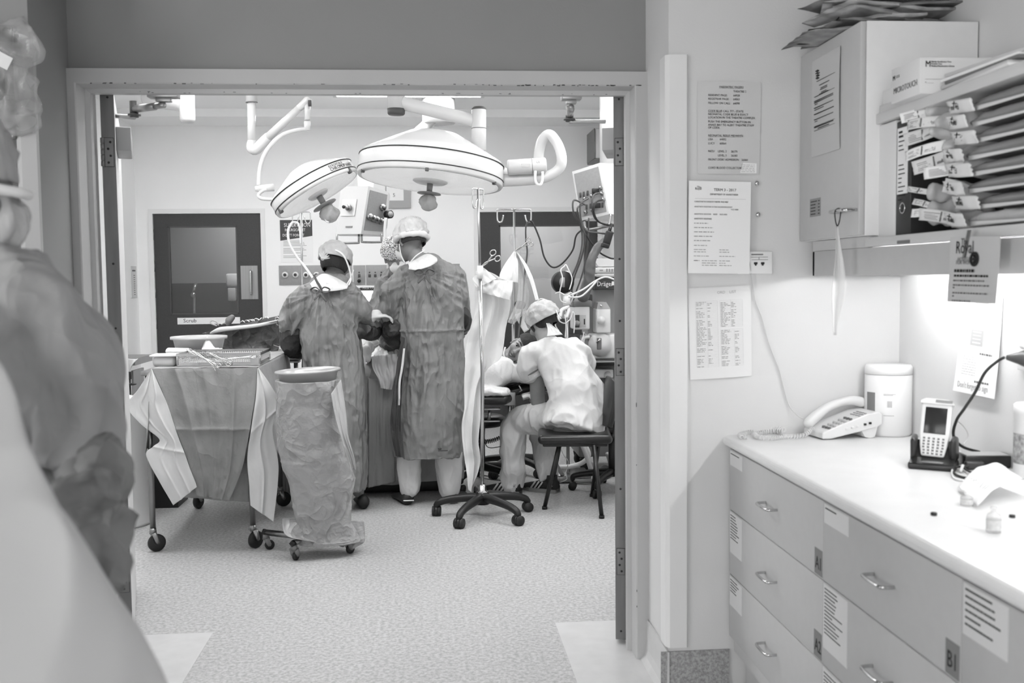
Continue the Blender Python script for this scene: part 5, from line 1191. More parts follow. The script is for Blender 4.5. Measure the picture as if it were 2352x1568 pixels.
# open flap down the left side
ribbon([(922, 772, 6.3), (912, 830, 6.3), (903, 900, 6.27), (897, 960, 6.26), (899, 1000, 6.26), (908, 1046, 6.28)], [(930, 775, 6.25), (928, 830, 6.22), (922, 900, 6.2), (920, 960, 6.19), (920, 1000, 6.2), (922, 1050, 6.2)], gown2_m, 'gown_flap', pB_, amp=.012, nu=16, nv=70, cr=.008, seed=41.)
ribbon([(926, 800, 6.235), (921, 840, 6.22), (915, 880, 6.2), (914, 930, 6.185)], [(930, 800, 6.225), (926, 840, 6.21), (920, 880, 6.19), (918, 930, 6.18)], mat('shiny_tape', 215, .2, .4, bump=.4, bscale=40), 'tape_strip', pB_, amp=.012, nu=4, nv=60, cr=.006, seed=42.)
ribbon([(936, 604, 6.3), (956, 594, 6.31), (982, 583, 6.31), (1002, 592, 6.3)], [(938, 618, 6.24), (958, 620, 6.21), (985, 612, 6.21), (1002, 602, 6.24)], scrub_m, 'collar', pB_, amp=.006, nu=24, nv=40, cr=.006, seed=3., bulge=.02, thick=.004)
cap_shell(pB_, hB_, (.1, .122, .112), (0, .02, .04), capn_m, 'net_cap', ripple=.003, k=22, cut=-.16, seed=5., voxelnoise=.01)
b = MB(); pts = []
for k in range(40):
    a = 2 * PI * k / 40; pts.append(hB_ @ V((.092 * math.cos(a), .02 + .112 * math.sin(a), .018 - .01 * math.sin(a))))
b.tube(pts, .019, 10, closed=True, up=(0, 0, 1), sq=1.0); fuse(b, .006, cloth_fn(.005, .004, (14, 14, 14), seed=3.), 1, mask_m, 'head_band', pB_)
cap_shell(pB_, hB_, (.08, .101, .105), (0, .02, .0), hair_m, 'hair', ripple=.001, k=30, cut=-.3, seed=2., voxelnoise=.003)
b = MB(); b.tube([at(917, 560, 6.38), at(921, 585, 6.36), at(930, 604, 6.34)], .004, 8, smooth_path=5); b.tube([hB_ @ V((.0, -.1, -.04)), hB_ @ V((-.05, -.07, -.05)), hB_ @ V((-.082, -.01, -.02))], .004, 8, smooth_path=4); b.tube([at(976, 574, 6.3), at(955, 588, 6.28), at(940, 606, 6.3)], .004, 8, smooth_path=5); b.build('mask_tape', mask_m, pB_, world=True)
b = MB(); mball(b, hB_, (0, -.085, -.05), (.058, .04, .05)); b.build('face_mask', mask_m, pB_, world=True)
bow(pB_, tieB + V((0, -.02, 0)), .08, 3)
for (x0_, x1_, xb_) in ((911, 968, 945), (1000, 1062, 1032)):
    b = MB(); a, c = at(x0_, 1040, 6.4), at(x1_, 1040, 6.4); a2, c2 = at(x0_ + 6, 1120, 6.42), at(x1_ - 4, 1120, 6.42)
    etube(b, [(a + c) / 2 + V((0, 0, .05)), (a + c) / 2, ((a + c) / 2).lerp((a2 + c2) / 2, .5), (a2 + c2) / 2], [.08, (c - a).length / 2, (c - a).length / 2 * .96, (c2 - a2).length / 2 * .96], [.08, .082, .08, .075], (1, 0, 0), n=36)
    fuse(b, .009, cloth_fn(.01, .003, (10, 10, 3), seed=x0_), 1, trou_m, 'trouser_leg', pB_)
for (hx, tx) in ((938, 912), (1036, 1062)):
    h_ = fl(hx, 1160); h_.y -= .0; b = MB(); shoe(b, V((h_.x, 6.36, 0)), V((fl(tx, 1140).x, 6.62, 0)), w=.05, h=.08); s_ = b.build('shoe', shoe_m, pB_, world=True)
    b = MB(); b.tube([V((h_.x - .03, 6.345, .035)), V((h_.x, 6.335, .037)), V((h_.x + .035, 6.345, .035))], .004, 8, smooth_path=4); b.build('heel_strip', whitepl_m, s_, world=True)
b = MB(); p = at(1010, 1030, 6.22); b.text('\u25b2', frame_of(p, p + V((1, 0, 0)), p + V((0, 0, 1))), .03) if False else b.ell(p, (.012, .004, .008)); b.box(p + V((.02, -.0, -.014)), (.06, .004, .006)); b.build('printed_mark', gown2_m, pB_, world=True)

# ---------------------------------------------------------------- C: person across the table
YC = 7.35
hC_ = hmat(at(908, 590, YC), (.25, -1, -.55), (-.1, -.45, 1))
pC_ = thing('person', 'person in a patterned cap facing the viewer, half hidden by the tallest person', 'person', (at(915, 900, YC).x, YC + .1, 0))
g = MB(); etube(g, [at(915, 640, YC + .1), at(912, 690, YC + .1), at(915, 780, YC + .12), at(915, 900, YC + .14), V((at(915, 900, YC).x, YC + .14, .35))], [.13, .19, .18, .2, .22], [.09, .13, .13, .15, .16], (1, 0, 0), n=40, k=4)
g.tube([at(885, 660, YC), at(872, 700, YC - .08), at(882, 742, YC - .25), at(895, 770, YC - .4)], [.08, .072, .062, .05], 20, smooth_path=5, round_ends=True)
g.tube([at(945, 660, YC), at(958, 700, YC - .08), at(945, 750, YC - .25), at(925, 780, YC - .4)], [.08, .07, .06, .05], 20, smooth_path=5, round_ends=True)
fuse(g, .011, cloth_fn(.022, .008, seed=50.), 1, gown_m, 'gown', pC_)
bo = MB(); add_head(bo, hC_); bo.tube([at(914, 650, YC + .08), at(910, 625, YC + .04), at(908, 610, YC)], [.07, .055, .05], 16, round_ends=True); etube(bo, [at(915, 660, YC + .1), at(915, 900, YC + .14), V((at(915, 900, YC).x, YC + .14, .5))], [.12, .13, .13], [.07, .08, .08], (1, 0, 0)); 
for s in (-1, 1): bo.tube([V((at(915, 900, YC).x + s * .1, YC + .14, .6)), V((at(915, 900, YC).x + s * .1, YC + .12, .1))], [.08, .045], 14, round_ends=True)
bo.tube([at(885, 660, YC), at(872, 700, YC - .08), at(882, 742, YC - .25), at(897, 775, YC - .45)], [.05, .045, .04, .03], 12, smooth_path=5, round_ends=True); add_hand(bo, at(897, 775, YC - .45), (.2, -.6, -.4), (.3, 0, -1), curl=.6)
fuse(bo, .008, None, 1, skin_m, 'body', pC_)
pat = mat('patterned_cap', 225, .7)
if not pat.get('done'):
    pat['done'] = 1; nt = pat.node_tree; N = nt.nodes; K = nt.links; tc = N.new('ShaderNodeTexCoord'); wv = N.new('ShaderNodeTexWave'); wv.bands_direction = 'Z'; wv.inputs['Scale'].default_value = 26; wv.inputs['Distortion'].default_value = 9; wv.inputs['Detail Scale'].default_value = 3
    K.new(tc.outputs['Object'], wv.inputs[0]); cr_ = N.new('ShaderNodeValToRGB'); cr_.color_ramp.elements[0].position = .3; cr_.color_ramp.elements[1].position = .42; cr_.color_ramp.elements[0].color = (.05, .05, .05, 1); cr_.color_ramp.elements[1].color = (.75, .75, .75, 1)
    K.new(wv.outputs['Fac'], cr_.inputs[0]); K.new(cr_.outputs[0], N['Principled BSDF'].inputs['Base Color'])
cap_shell(pC_, hC_, (.096, .118, .118), (0, .018, .03), pat, 'patterned_cap', ripple=.004, k=14, cut=-.1, seed=8.)
b = MB(); mball(b, hC_, (0, -.07, -.05), (.062, .05, .052)); b.build('face_mask', mask_m, pC_, world=True)
b = MB(); b.tube([at(878, 752, 6.95), at(886, 778, 6.85), at(897, 792, 6.78)], [.06, .058, .05], 18, smooth_path=4, round_ends=True); fuse(b, .01, cloth_fn(.01, .005, (8, 8, 8), seed=60.), 1, gowndk_m, 'forearm_guard', pC_)
# ================================================================== TABLE, STANDS, CHAIRS, MACHINE
dark_pad_m = mat('black_vinyl_pad', 34, .35, bump=.1, bscale=40)
towel_m = mat('white_blanket', 228, .95, bump=.3, bscale=90, crease=(6, 1, .03))
# operating table
tx_0, tx_1 = at(690, 1000, 6.9).x, at(1165, 920, 6.9).x
t = thing('operating_table', 'operating table on a dark floor base, draped between the gowned people', 'operating table', (-.15, 6.95, 0))
b = MB(); b.b2(at(822, 1130, 6.8).x, at(1058, 1130, 6.8).x, 6.72, 7.15, .01, .12, bev=.02); b.build('floor_base', black_m, t, world=True)
b = MB(); b.b2(-.3, .0, 6.8, 7.1, .1, .7, bev=.02); b.build('column', steel_m, t, world=True)
b = MB(); b.b2(tx_0, at(1120, 900, 6.9).x, 6.7, 7.2, .70, .76, bev=.01); b.build('table_top', dark_pad_m, t, world=True)
t = thing('table_drape', 'grey surgical drape hanging over the operating table between the standing people', 'drape', (-.2, 6.68, .3))
ribbon([(700, 870, 6.62), (705, 960, 6.6), (710, 1040, 6.6), (715, 1128, 6.6)], [(1072, 850, 6.66), (1070, 960, 6.62), (1068, 1040, 6.62), (1064, 1098, 6.62)], blue_m, 'front_panel', t, amp=.03, fr=(12, 2), seed=61., nu=90, nv=60, cr=.012)
b = MB(); n = 60; rows = []
xa, xb_ = at(700, 850, 6.9).x, at(1080, 850, 6.9).x
def tdf(u, v):
    x = xa + (xb_ - xa) * u; a = PI * v; y = 6.95 - .33 * math.cos(a); z = .76 + (.13 + .05 * math.sin(u * 5)) * math.sin(a) ** .7 if 0 < v < 1 else .76
    p = V((x, y, z)); return p + V((0, 0, .012 * crumple(p, (9, 9, 9))))
sheet(tdf, 80, 30, blue_m, 'top_sheet', t)
ribbon([(846, 868, 6.6), (846, 950, 6.57), (846, 1040, 6.56), (846, 1120, 6.55)], [(912, 880, 6.6), (905, 950, 6.58), (905, 1040, 6.57), (908, 1106, 6.56)], mat('drape_mid', 140, .7, bump=.3, bscale=50, var=.04), 'leg_panel', t, amp=.02, seed=66., nu=24, nv=50)
# crumpled clear/white plastic over the operation site
t = thing('plastic_site_drape', 'crumpled shiny white plastic drape over the operation site between the two backs', 'drape', at(878, 840, 6.75))
def psf(u, v):
    p = at(842 + 70 * u, 790 + 30 * v, 6.72); a = math.sin(PI * u); z = (.09 * a * (1 - v * .6) + .03 * crumple(V((u, v, 0)), (3, 3, 3), 2) + .012 * crumple(V((u, v, 0)), (9, 9, 9), 4)); return V((p.x, 6.60 + .3 * (1 - v), at(878, 838, 6.7).z - v * .0 + z))
sheet(psf, 40, 30, mat('white_film', 232, .22, bump=.6, bscale=30), 'crumpled_top', t)
ribbon([(852, 818, 6.57), (856, 845, 6.55), (868, 870, 6.54), (872, 890, 6.54)], [(912, 812, 6.57), (911, 845, 6.55), (905, 870, 6.54), (900, 895, 6.54)], mat('clear_film', 225, .12, alpha=.5, bump=.7, bscale=28), 'hanging_film', t, amp=.03, seed=70., nu=30, nv=30, cr=.02)
b = MB(); b.tube([at(846, 825, 6.56), at(843, 805, 6.6), at(850, 790, 6.66), at(865, 785, 6.7)], [.02, .032, .03, .02], 14, smooth_path=4, round_ends=True); fuse(b, .006, cloth_fn(.008, .005, (12, 12, 12), seed=3.), 1, glove_m, 'rolled_edge', t)
b = MB(); b.tube([at(877, 725, 6.48), at(878, 745, 6.5), at(871, 760, 6.55), at(872, 775, 6.6), at(873, 790, 6.62)], .0065, 8, smooth_path=6)
tag(b.build('suction_tube', mat('suction_tubing', 205, .3)), 'thin pale tube from the gloved hand down to the operation site', 'tube')
# monitor seen between the gowned people
q0, q1, a0, a1 = rect(826, 660, 866, 705, 8.4)
t = thing('monitor', 'small monitor with a lit pale screen seen between the two backs', 'monitor', ((q0 + q1) / 2, 8.4, a0 - .3))
b = MB(); b.b2(q0, q1, 8.4, 8.46, a0 - .02, a1, bev=.006); b.build('housing', black_m, t, world=True)
b = MB(); b.b2(q0 - .02, q1 - .03, 8.392, 8.398, a0 + .01, a1 - .025); b.build('screen', mat('lit_screen', 215, .3, emit=.55), t, world=True)
b = MB(); wtext(b, 'MASK COUNTER', 833, 664, .022, 8.39); b.build('lettering', mat('pale_print', 190, .6), t, world=True)
b = MB(); b.cyl(((q0 + q1) / 2, 8.45, 0), ((q0 + q1) / 2, 8.45, a0), .02); b.box(((q0 + q1) / 2, 8.45, .03), (.4, .4, .05), bev=.01); b.box(((q0 + q1) / 2, 8.45, a0 - .05), (.35, .3, .04), bev=.006); b.build('stand', steel_m, t, world=True)

# IV poles
def hooks(b, p, w, drop, yaw=0.0, r=.0045, up=.0):
    c, s = math.cos(yaw), math.sin(yaw)
    for sg in (-1, 1):
        d = V((c * sg, s * sg, 0)); b.tube([p, p + d * w * .9, p + d * w + V((0, 0, -.012)), p + d * w + V((0, 0, -drop)), p + d * (w - .01) + V((0, 0, -drop - .022)), p + d * (w - .032) + V((0, 0, -drop - .018)), p + d * (w - .045) + V((0, 0, -drop + .03))], r, 8, smooth_path=4)
def iv_base(t, feet, hub, R, hz, wheelR=.03):
    b = MB(); 
    for k, q in enumerate(feet):
        d = (V((q.x, q.y, 0)) - V((hub.x, hub.y, 0))); L = d.length; d.normalize(); top = hz
        pts = [V((hub.x, hub.y, top)) + d * L * f + V((0, 0, z)) for f, z in ((0, 0), (.3, .0), (.7, -.012), (.93, -.03), (1.0, -.05))]
        b = MB(); b.tube(pts, [.03, .027, .024, .022, .02], 12, smooth_path=4, round_ends=True); b.build('foot', black_m, t, world=True)
        b1, b2_ = MB(), MB(); lat = V((-d.y, d.x, 0)) if k % 2 else d; e = V((q.x, q.y, wheelR))
        for s in (-1, 1): b2_.tube([e + lat * s * .009, e + lat * s * .026], wheelR, 20)
        b1.tube([V((q.x, q.y, wheelR * .9)), V((q.x, q.y, hz - .04))], [.013, .018], 12); b1.tube([e - lat * .011, e + lat * .011], wheelR * 1.05, 16)
        o = b1.build('caster', black_m, t, world=True); b2_.build('wheel', cast_m, o, world=True)
    b = MB(); b.cyl((hub.x, hub.y, hz - .04), (hub.x, hub.y, hz + .028), .042, n=28); b.build('hub', black_m, t, world=True)
    b = MB(); b.lathe([(0, 0), (.034, 0), (.036, .012), (.024, .02), (.022, .055), (0, .055)], c=(hub.x, hub.y, hz + .026), n=28, caps=False); b.build('hub_collar', chrome_m, t, world=True)
ft = [fl(1003, 1184), fl(1055, 1213), fl(1190, 1206), fl(1212, 1174), fl(1095, 1150)]
hub = V((sum(q.x for q in ft) / 5, sum(q.y for q in ft) / 5, 0)); hub.x = at(1108, 1140, hub.y).x
print('iv hub', hub)
t = thing('infusion_stand', 'infusion stand on a black five star base in front of the hanging pale drape', 'infusion stand', hub)
iv_base(t, ft, hub, .3, .115)
tp = at(1098, 434, 5.9); b = MB(); b.tube([V((hub.x, hub.y, .19)), at(1108, 860, 5.88), at(1103, 640, 5.9)], .011, 16); b.build('outer_pole', chrome_m, t, world=True)
b = MB(); b.tube([at(1103, 642, 5.9), tp], .0075, 14); b.build('inner_pole', steel_m, t, world=True)
b = MB(); hooks(b, tp, .055, .09, yaw=.9); b.build('hook', chrome_m, t, world=True)
b = MB(); b.cyl(at(1103, 610, 5.9), at(1103, 640, 5.9), .017); b.build('clamp_collar', whitepl_m, t, world=True)
h2 = V((at(1178, 900, 7.35).x, 7.35, 0))
t = thing('infusion_stand', 'infusion stand with two hooks before the right glazed door, cables hung on it', 'infusion stand', h2)
b = MB(); b.tube([V((h2.x, h2.y, .1)), at(1181, 481, 7.35)], .008, 12); b.build('inner_pole', steel_m, t, world=True)
b = MB(); b.tube([V((h2.x, h2.y, .1)), at(1179, 745, 7.33)], .012, 12); b.build('outer_pole', steel_m, t, world=True)
b = MB(); hooks(b, at(1181, 481, 7.35), .125, .07, yaw=.05, r=.006); b.build('hook', chrome_m, t, world=True)
b = MB(); q = at(1189, 700, 7.3); b.cyl(q, q + V((.03, -.05, 0)), .03); b.build('clamp_knob', black_m, t, world=True)
iv_base(t, [V((h2.x + .28 * math.cos(a), h2.y + .28 * math.sin(a), 0)) for a in [.3 + 2 * PI * k / 5 for k in range(5)]], h2, .28, .11)
h3 = V((at(693, 800, 7.5).x, 7.5, 0))
t = thing('infusion_stand', 'slim infusion stand in front of the poster, behind the shorter gowned person', 'infusion stand', h3)
b = MB(); b.tube([V((h3.x, h3.y, .1)), at(692, 487, 7.5)], .008, 12); b.build('pole', steel_m, t, world=True)
b = MB(); hooks(b, at(692, 487, 7.5), .065, .06, r=.004); b.build('hook', chrome_m, t, world=True)
iv_base(t, [V((h3.x + .28 * math.cos(a), h3.y + .28 * math.sin(a), 0)) for a in [.3 + 2 * PI * k / 5 for k in range(5)]], h3, .28, .11)
b = MB(); b.tube([at(672, 510, 7.45), at(663, 525, 7.43), at(662, 545, 7.42), at(668, 565, 7.41), at(682, 590, 7.4), at(700, 612, 7.38), at(720, 640, 7.3), at(735, 655, 7.2)], .009, 10, smooth_path=6); b.tube([at(672, 510, 7.45), at(684, 512, 7.44), at(689, 530, 7.43), at(691, 560, 7.42)], .007, 10, smooth_path=6)
tag(b.build('breathing_hose', whitepl_m), 'looped white hose hanging on the slim stand in front of the poster', 'hose')

# drape screen hung from the stands
t = thing('screen_drape', 'pale folded drape clipped to the front infusion stand and hanging to the floor', 'drape', at(1085, 1100, 6.0))
P1 = [(1093, 622, 5.97), (1092, 660, 5.99), (1090, 720, 6.02), (1072, 790, 6.05), (1066, 860, 6.06), (1066, 930, 6.06), (1060, 975, 6.06), (1063, 1030, 6.06), (1068, 1060, 6.06), (1076, 1125, 6.04)]
P2 = [(1107, 618, 5.97), (1150, 640, 6.0), (1172, 690, 6.04), (1160, 760, 6.08), (1150, 820, 6.08), (1118, 850, 6.08), (1106, 930, 6.06), (1098, 1010, 6.05), (1102, 1065, 6.05), (1079, 1127, 6.04)]
scr_m = mat('pale_drape', 222, .7, var=.03, vscale=6, crease=(3.8, .35, .05))
ribbon(P1, P2, scr_m, 'hanging_column', t, amp=.045, fr=(3.5, 1.2), seed=81., nu=70, nv=160, cr=.008, fold=((.45, .02),))
ribbon([(1085, 642, 5.94), (1090, 655, 5.93), (1095, 668, 5.93)], [(1178, 644, 5.98), (1176, 665, 5.97), (1170, 690, 5.97)], scr_m, 'folded_cuff', t, amp=.02, seed=83., nu=40, nv=16, cr=.005)
ribbon([(1106, 612, 5.95), (1120, 622, 5.95), (1140, 640, 5.95)], [(1108, 620, 5.94), (1085, 640, 5.93), (1100, 660, 5.92)], scr_m, 'top_fold', t, amp=.01, seed=84., nu=16, nv=20, cr=.004)
t = thing('screen_drape', 'pale pointed drape clipped to the rear infusion stand beside the glazed door', 'drape', at(1165, 640, 7.2))
ribbon([(1180, 577, 7.3), (1165, 598, 7.2), (1150, 622, 7.1), (1146, 640, 7.0)], [(1184, 577, 7.3), (1189, 600, 7.25), (1190, 625, 7.2), (1189, 650, 7.18)], scr_m, 'point', t, amp=.02, seed=86., nu=24, nv=24)
sh_m = mat('sheer_plastic', 200, .3, alpha=.35, bump=.3, bscale=20)
ribbon([(1185, 580, 7.28), (1190, 640, 7.2), (1186, 690, 7.15), (1165, 740, 7.1)], [(1190, 585, 7.28), (1210, 650, 7.2), (1214, 700, 7.15), (1180, 745, 7.1)], sh_m, 'sheer_part', t, amp=.03, seed=88., nu=20, nv=40)
ribbon([(1186, 578, 7.26), (1202, 610, 7.2), (1218, 650, 7.12), (1230, 690, 7.05)], [(1190, 580, 7.26), (1212, 612, 7.2), (1228, 650, 7.12), (1238, 688, 7.05)], mat('film_strip', 220, .3, alpha=.8), 'edge_strip', t, amp=.005, seed=89., nu=6, nv=40)
forceps('surgical_clamp', 'steel clamp holding the pale drape on the front infusion stand', at(1105, 613, 5.93), at(1140, 585, 5.9), .022, .019, r=.004)
forceps('surgical_clamp', 'steel clamp holding the pointed drape on the rear infusion stand', at(1182, 577, 7.25), at(1219, 554, 7.2), .02, .017, r=.0035)

# cables and hoses
def cable(label, pts, r, m, name='cable', cat='cable', k=7, group=None):
    b = MB(); b.tube([at(*p) if not isinstance(p, Vector) else p for p in pts], r, 8, smooth_path=k); return tag(b.build(name, m), label, cat, group)
cg_m = mat('grey_cable', 74, .5); cd_m = mat('dark_cable', 34, .5); cw_m = mat('white_cable', 214, .4)
cable('grey cable hanging straight down from the rear stand hook to the patient', [(1214, 508, 7.28), (1208, 520, 7.28), (1208, 550, 7.27), (1211, 580, 7.26), (1206, 620, 7.24), (1203, 660, 7.22), (1198, 720, 7.2), (1192, 760, 7.15), (1190, 790, 7.1)], .0062, cg_m)
cable('dark cable looping low from the rear stand hook across the door window to the pendant', [(1216, 508, 7.28), (1224, 512, 7.28), (1240, 550, 7.25), (1250, 590, 7.22), (1268, 613, 7.2), (1290, 606, 7.2), (1315, 575, 7.2), (1322, 545, 7.2), (1330, 533, 7.2), (1345, 524, 7.2)], .0062, cd_m)
cable('grey cable bundle strand falling from the pendant, leftmost one', [(1344, 470, 7.1), (1318, 460, 7.05), (1318, 490, 7.05), (1334, 520, 7.1), (1337, 560, 7.1), (1328, 600, 7.1), (1312, 640, 7.1), (1308, 670, 7.1)], .0065, cg_m)
cable('grey cable strand falling from the pendant, second from the left', [(1338, 470, 7.08), (1326, 480, 7.02), (1334, 515, 7.08), (1344, 545, 7.1), (1336, 590, 7.12), (1318, 640, 7.12), (1312, 680, 7.12)], .0065, cg_m)
cable('grey cable curling round the pendant panel to the right door leaf', [(1352, 455, 7.0), (1333, 470, 6.98), (1336, 510, 7.0), (1348, 530, 7.0), (1370, 534, 7.0), (1400, 537, 7.02), (1412, 534, 7.05)], .0065, cg_m)
cable('dark cable falling from the pendant rail across the wall at the right', [(1342, 532, 7.1), (1356, 555, 7.1), (1378, 580, 7.1), (1400, 592, 7.1), (1412, 594, 7.1)], .0062, cd_m)
cable('dark cable loop on the upper right of the pendant panel', [(1378, 443, 7.0), (1364, 448, 6.97), (1360, 470, 6.96), (1366, 500, 7.0), (1385, 514, 7.02), (1412, 520, 7.05)], .0065, cg_m)
cable('dark cable loop on the lower right of the pendant panel', [(1382, 459, 7.0), (1368, 465, 6.97), (1364, 486, 6.96), (1374, 508, 7.0), (1395, 516, 7.02), (1412, 516, 7.05)], .0065, cd_m)
cable('grey cable strand behind the others, reaching the machine', [(1352, 500, 7.15), (1350, 560, 7.15), (1340, 620, 7.15), (1325, 665, 7.15), (1316, 690, 7.15)], .006, cg_m)
b = MB(); b.tube([at(1390, 555, 7.0), at(1372, 570, 7.0), at(1358, 600, 7.0), at(1352, 640, 7.02), at(1340, 680, 7.05)], [.03, .032, .036, .04, .04], 16, smooth_path=6, round_ends=True)
fuse(b, .008, cloth_fn(.01, .004, (8, 8, 3), seed=4.), 1, mat('dark_hose_sleeve', 92, .4, bump=.3, bscale=40), 'hose_sleeve').name = 'hose_sleeve'
o = bpy.data.objects['hose_sleeve']; tag(o, 'thick dark sleeved hose bundle dropping from the clamp to the anaesthetic machine', 'hose')
b = MB(); b.box(at(1396, 548, 6.95), (.05, .06, .11), rot=(0, .3, 0), bev=.01); b.box(at(1390, 564, 6.93), (.055, .05, .03), rot=(0, .3, 0), bev=.006); b.tube([at(1400, 530, 6.95), at(1404, 516, 7.0)], .012); t = tag(b.build('hose_clamp', black_m), 'black clamp holding the thick hose bundle under the pendant', 'clamp')

# anaesthetic machine behind the seated person
YM = 7.25
t = thing('anaesthetic_machine', 'grey anaesthetic machine with drawers and vaporisers beyond the seated person', 'medical machine', (at(1370, 900, YM).x, YM + .25, 0))
mg_m = mat('machine_grey', 150, .45); mw_m = mat('machine_white', 216, .4); md_m = mat('machine_dark', 62, .5)
x0 = at(1322, 800, YM).x; x1 = x0 + .62
def mbox(name, px, Y, d, m, par=None, bev=.008, label=None):
    q0, q1, a0, a1 = rect(*px, Y); b = MB(); b.b2(q0, q1, Y, Y + d, a0, a1, bev=bev); return b.build(name, m, par or t, label, world=True)
mbox('back_column', (1350, 645, 1440, 770), YM + .12, .3, mg_m)
mbox('top_module', (1366, 634, 1440, 665), YM, .4, md_m, label='dark module with a white maker mark')
b = MB(); wtext(b, 'Dr\u00e4ger', 1371, 657, .05, YM - .004, .85); b.build('lettering', paper2_m, t, world=True)
b = MB(); q0, q1, a0, a1 = rect(1405, 646, 1412, 655, YM); b.b2(q0, q1 + .05, YM - .003, YM - .001, a0, a1); b.build('label_plate', paper2_m, t, world=True)
m1 = mbox('monitor_module', (1368, 614, 1440, 627), YM - .02, .38, mw_m); mbox('monitor_module', (1369, 628, 1440, 636), YM - .02, .38, mat('machine_pale', 190, .4))
b = MB()
for k in range(4): q0, q1, a0, a1 = rect(1392 + 6 * k, 617, 1396 + 6 * k, 624, YM - .02); b.b2(q0, q1, YM - .023, YM - .019, a0, a1)
q0, q1, a0, a1 = rect(1377, 619, 1385, 622, YM - .02); b.b2(q0, q1, YM - .023, YM - .019, a0, a1); b.build('button', mg_m, m1, world=True)
b = MB(); q = at(1400, 606, YM + .1); b.prism([(q.x - .1, q.z - .02), (q.x + .12, q.z - .02), (q.x + .12, q.z + .04), (q.x - .14, q.z + .04)], YM, YM + .25, 'y'); b.build('paper_tray', mw_m, t, world=True)
v1 = mbox('vaporiser', (1318, 690, 1355, 757), YM - .12, .2, mw_m, bev=.012)
mbox('vaporiser_top', (1316, 690, 1360, 705), YM - .125, .21, mat('machine_mid', 118, .4), v1)
mbox('control_recess', (1321, 723, 1331, 752), YM - .123, .01, md_m, v1, .001); mbox('scale_plate', (1332, 723, 1346, 752), YM - .123, .008, mat('pale_scale', 185, .5), v1, .001); mbox('scale_window', (1341, 732, 1344, 745), YM - .126, .006, md_m, v1, .001)
b = MB(); q = at(1325, 742, YM - .13); b.cyl(q, q + V((0, -.03, 0)), .02, .018); b.build('dial', mg_m, v1, world=True)
v2 = mbox('vaporiser', (1370, 708, 1403, 765), YM - .1, .16, mw_m, bev=.01)
b = MB(); q0, q1, a0, a1 = rect(1371, 694, 1402, 709, YM - .1); b.prism([(q0, a0), (q1, a0), (q1 - .03, a1), (q0 + .01, a1)], YM - .1, YM + .06, 'y'); b.build('vaporiser_top', mat('vap_grey', 175, .4), v2, world=True)
b = MB(); b.cyl(at(1381, 736, YM - .1), at(1381, 736, YM - .125), .03); b.build('dial', mat('pale_dial', 205, .35), v2, world=True)
b = MB(); b.ell(at(1381, 702, YM - .11), .011); b.build('release_knob', chrome_m, v2, world=True)
mbox('connector_block', (1343, 676, 1361, 692), YM - .05, .15, md_m)
mbox('side_panel', (1336, 770, 1360, 818), YM - .06, .1, mg_m)
b = MB(); b.tube([at(1340, 815, YM - .08), at(1338, 790, YM - .08), at(1341, 776, YM - .08), at(1354, 773, YM - .08)], .015, 12, smooth_path=4); b.build('frame_tube', mw_m, t, world=True)
lb = mbox('absorber_housing', (1360, 768, 1440, 825), YM - .08, .35, mw_m, bev=.015)
b = MB(); b.cyl(at(1378, 791, YM - .078), at(1378, 791, YM - .088), .085, n=40); b.build('round_cover', mat('cover_ring', 205, .35), lb, world=True)
mbox('latch_plate', (1371, 776, 1382, 803), YM - .095, .012, mat('latch_grey', 110, .4), lb, .006); b = MB(); b.tube([at(1370, 787, YM - .1), at(1379, 778, YM - .11)], .007); b.build('latch', chrome_m, lb, world=True)
mbox('worktop_shelf', (1355, 826, 1440, 838), YM - .2, .55, black_m); mbox('worktop_edge', (1357, 829, 1440, 832), YM - .21, .02, mg_m, bev=.001)
mbox('drawer', (1362, 848, 1409, 868), YM - .1, .45, mw_m, bev=.01); b = MB(); b.cyl(at(1396, 861, YM - .095), at(1396, 861, YM - .108), .028); b.build('drawer_knob', mat('cover_ring', 205, .35), t, world=True)
b = MB(); b.b2(x0 + .02, x1, YM + .0, YM + .42, .12, at(1360, 838, YM).z, bev=.01); b.build('cabinet', mat('machine_lower', 112, .5), t, world=True)
for (x, y) in ((x0 + .06, YM + .05), (x1 - .06, YM + .05), (x0 + .06, YM + .38), (x1 - .06, YM + .38)): add_caster(t, (x, y), .8, R=.045, H=.12, w=.03, fm=black_m)
# gas analyser arm with round black bellows and tangled white tubes
t = thing('breathing_circuit', 'upright white breathing circuit with a round black filter beside the machine', 'breathing circuit', at(1300, 760, 7.0))
b = MB(); q = at(1290, 648, 7.0); b.tube([q + V((0, .02, 0)), q + V((.012, -.03, 0))], .078, 32); b.build('filter', black_m, t, world=True); b = MB(); b.tube([q + V((.0, -.025, 0)), q + V((.012, -.036, 0))], .035, 24); b.build('filter_cap', mg_m, t, world=True)
b = MB(); b.tube([at(1303, 622, 7.0), at(1302, 650, 7.0), at(1302, 676, 7.0)], [.014, .016, .02], 14); b.tube([at(1302, 676, 7.0), at(1301, 690, 7.0), at(1302, 700, 7.0)], [.026, .026, .03], 16); b.build('upright', whitepl_m, t, world=True)
b = MB(); b.tube([at(1302, 700, 7.0), at(1304, 705, 6.98), at(1290, 712, 6.97), at(1287, 728, 6.96)], .013, 10, smooth_path=4); b.tube([at(1302, 700, 7.0), at(1306, 712, 6.98), at(1301, 730, 6.97)], .013, 10, smooth_path=4); b.tube([at(1287, 728, 6.96), at(1278, 732, 6.96)], .012); b.build('y_piece', whitepl_m, t, world=True)
b = MB(); b.cyl(at(1302, 705, 7.02), V((at(1302, 705, 7.02).x, 7.02, .06)), .012); b.box((at(1302, 705, 7.02).x, 7.05, .03), (.3, .3, .05), bev=.01); b.build('stand', steel_m, t, world=True)
wg = 'thin white tubes tangled round the breathing circuit'
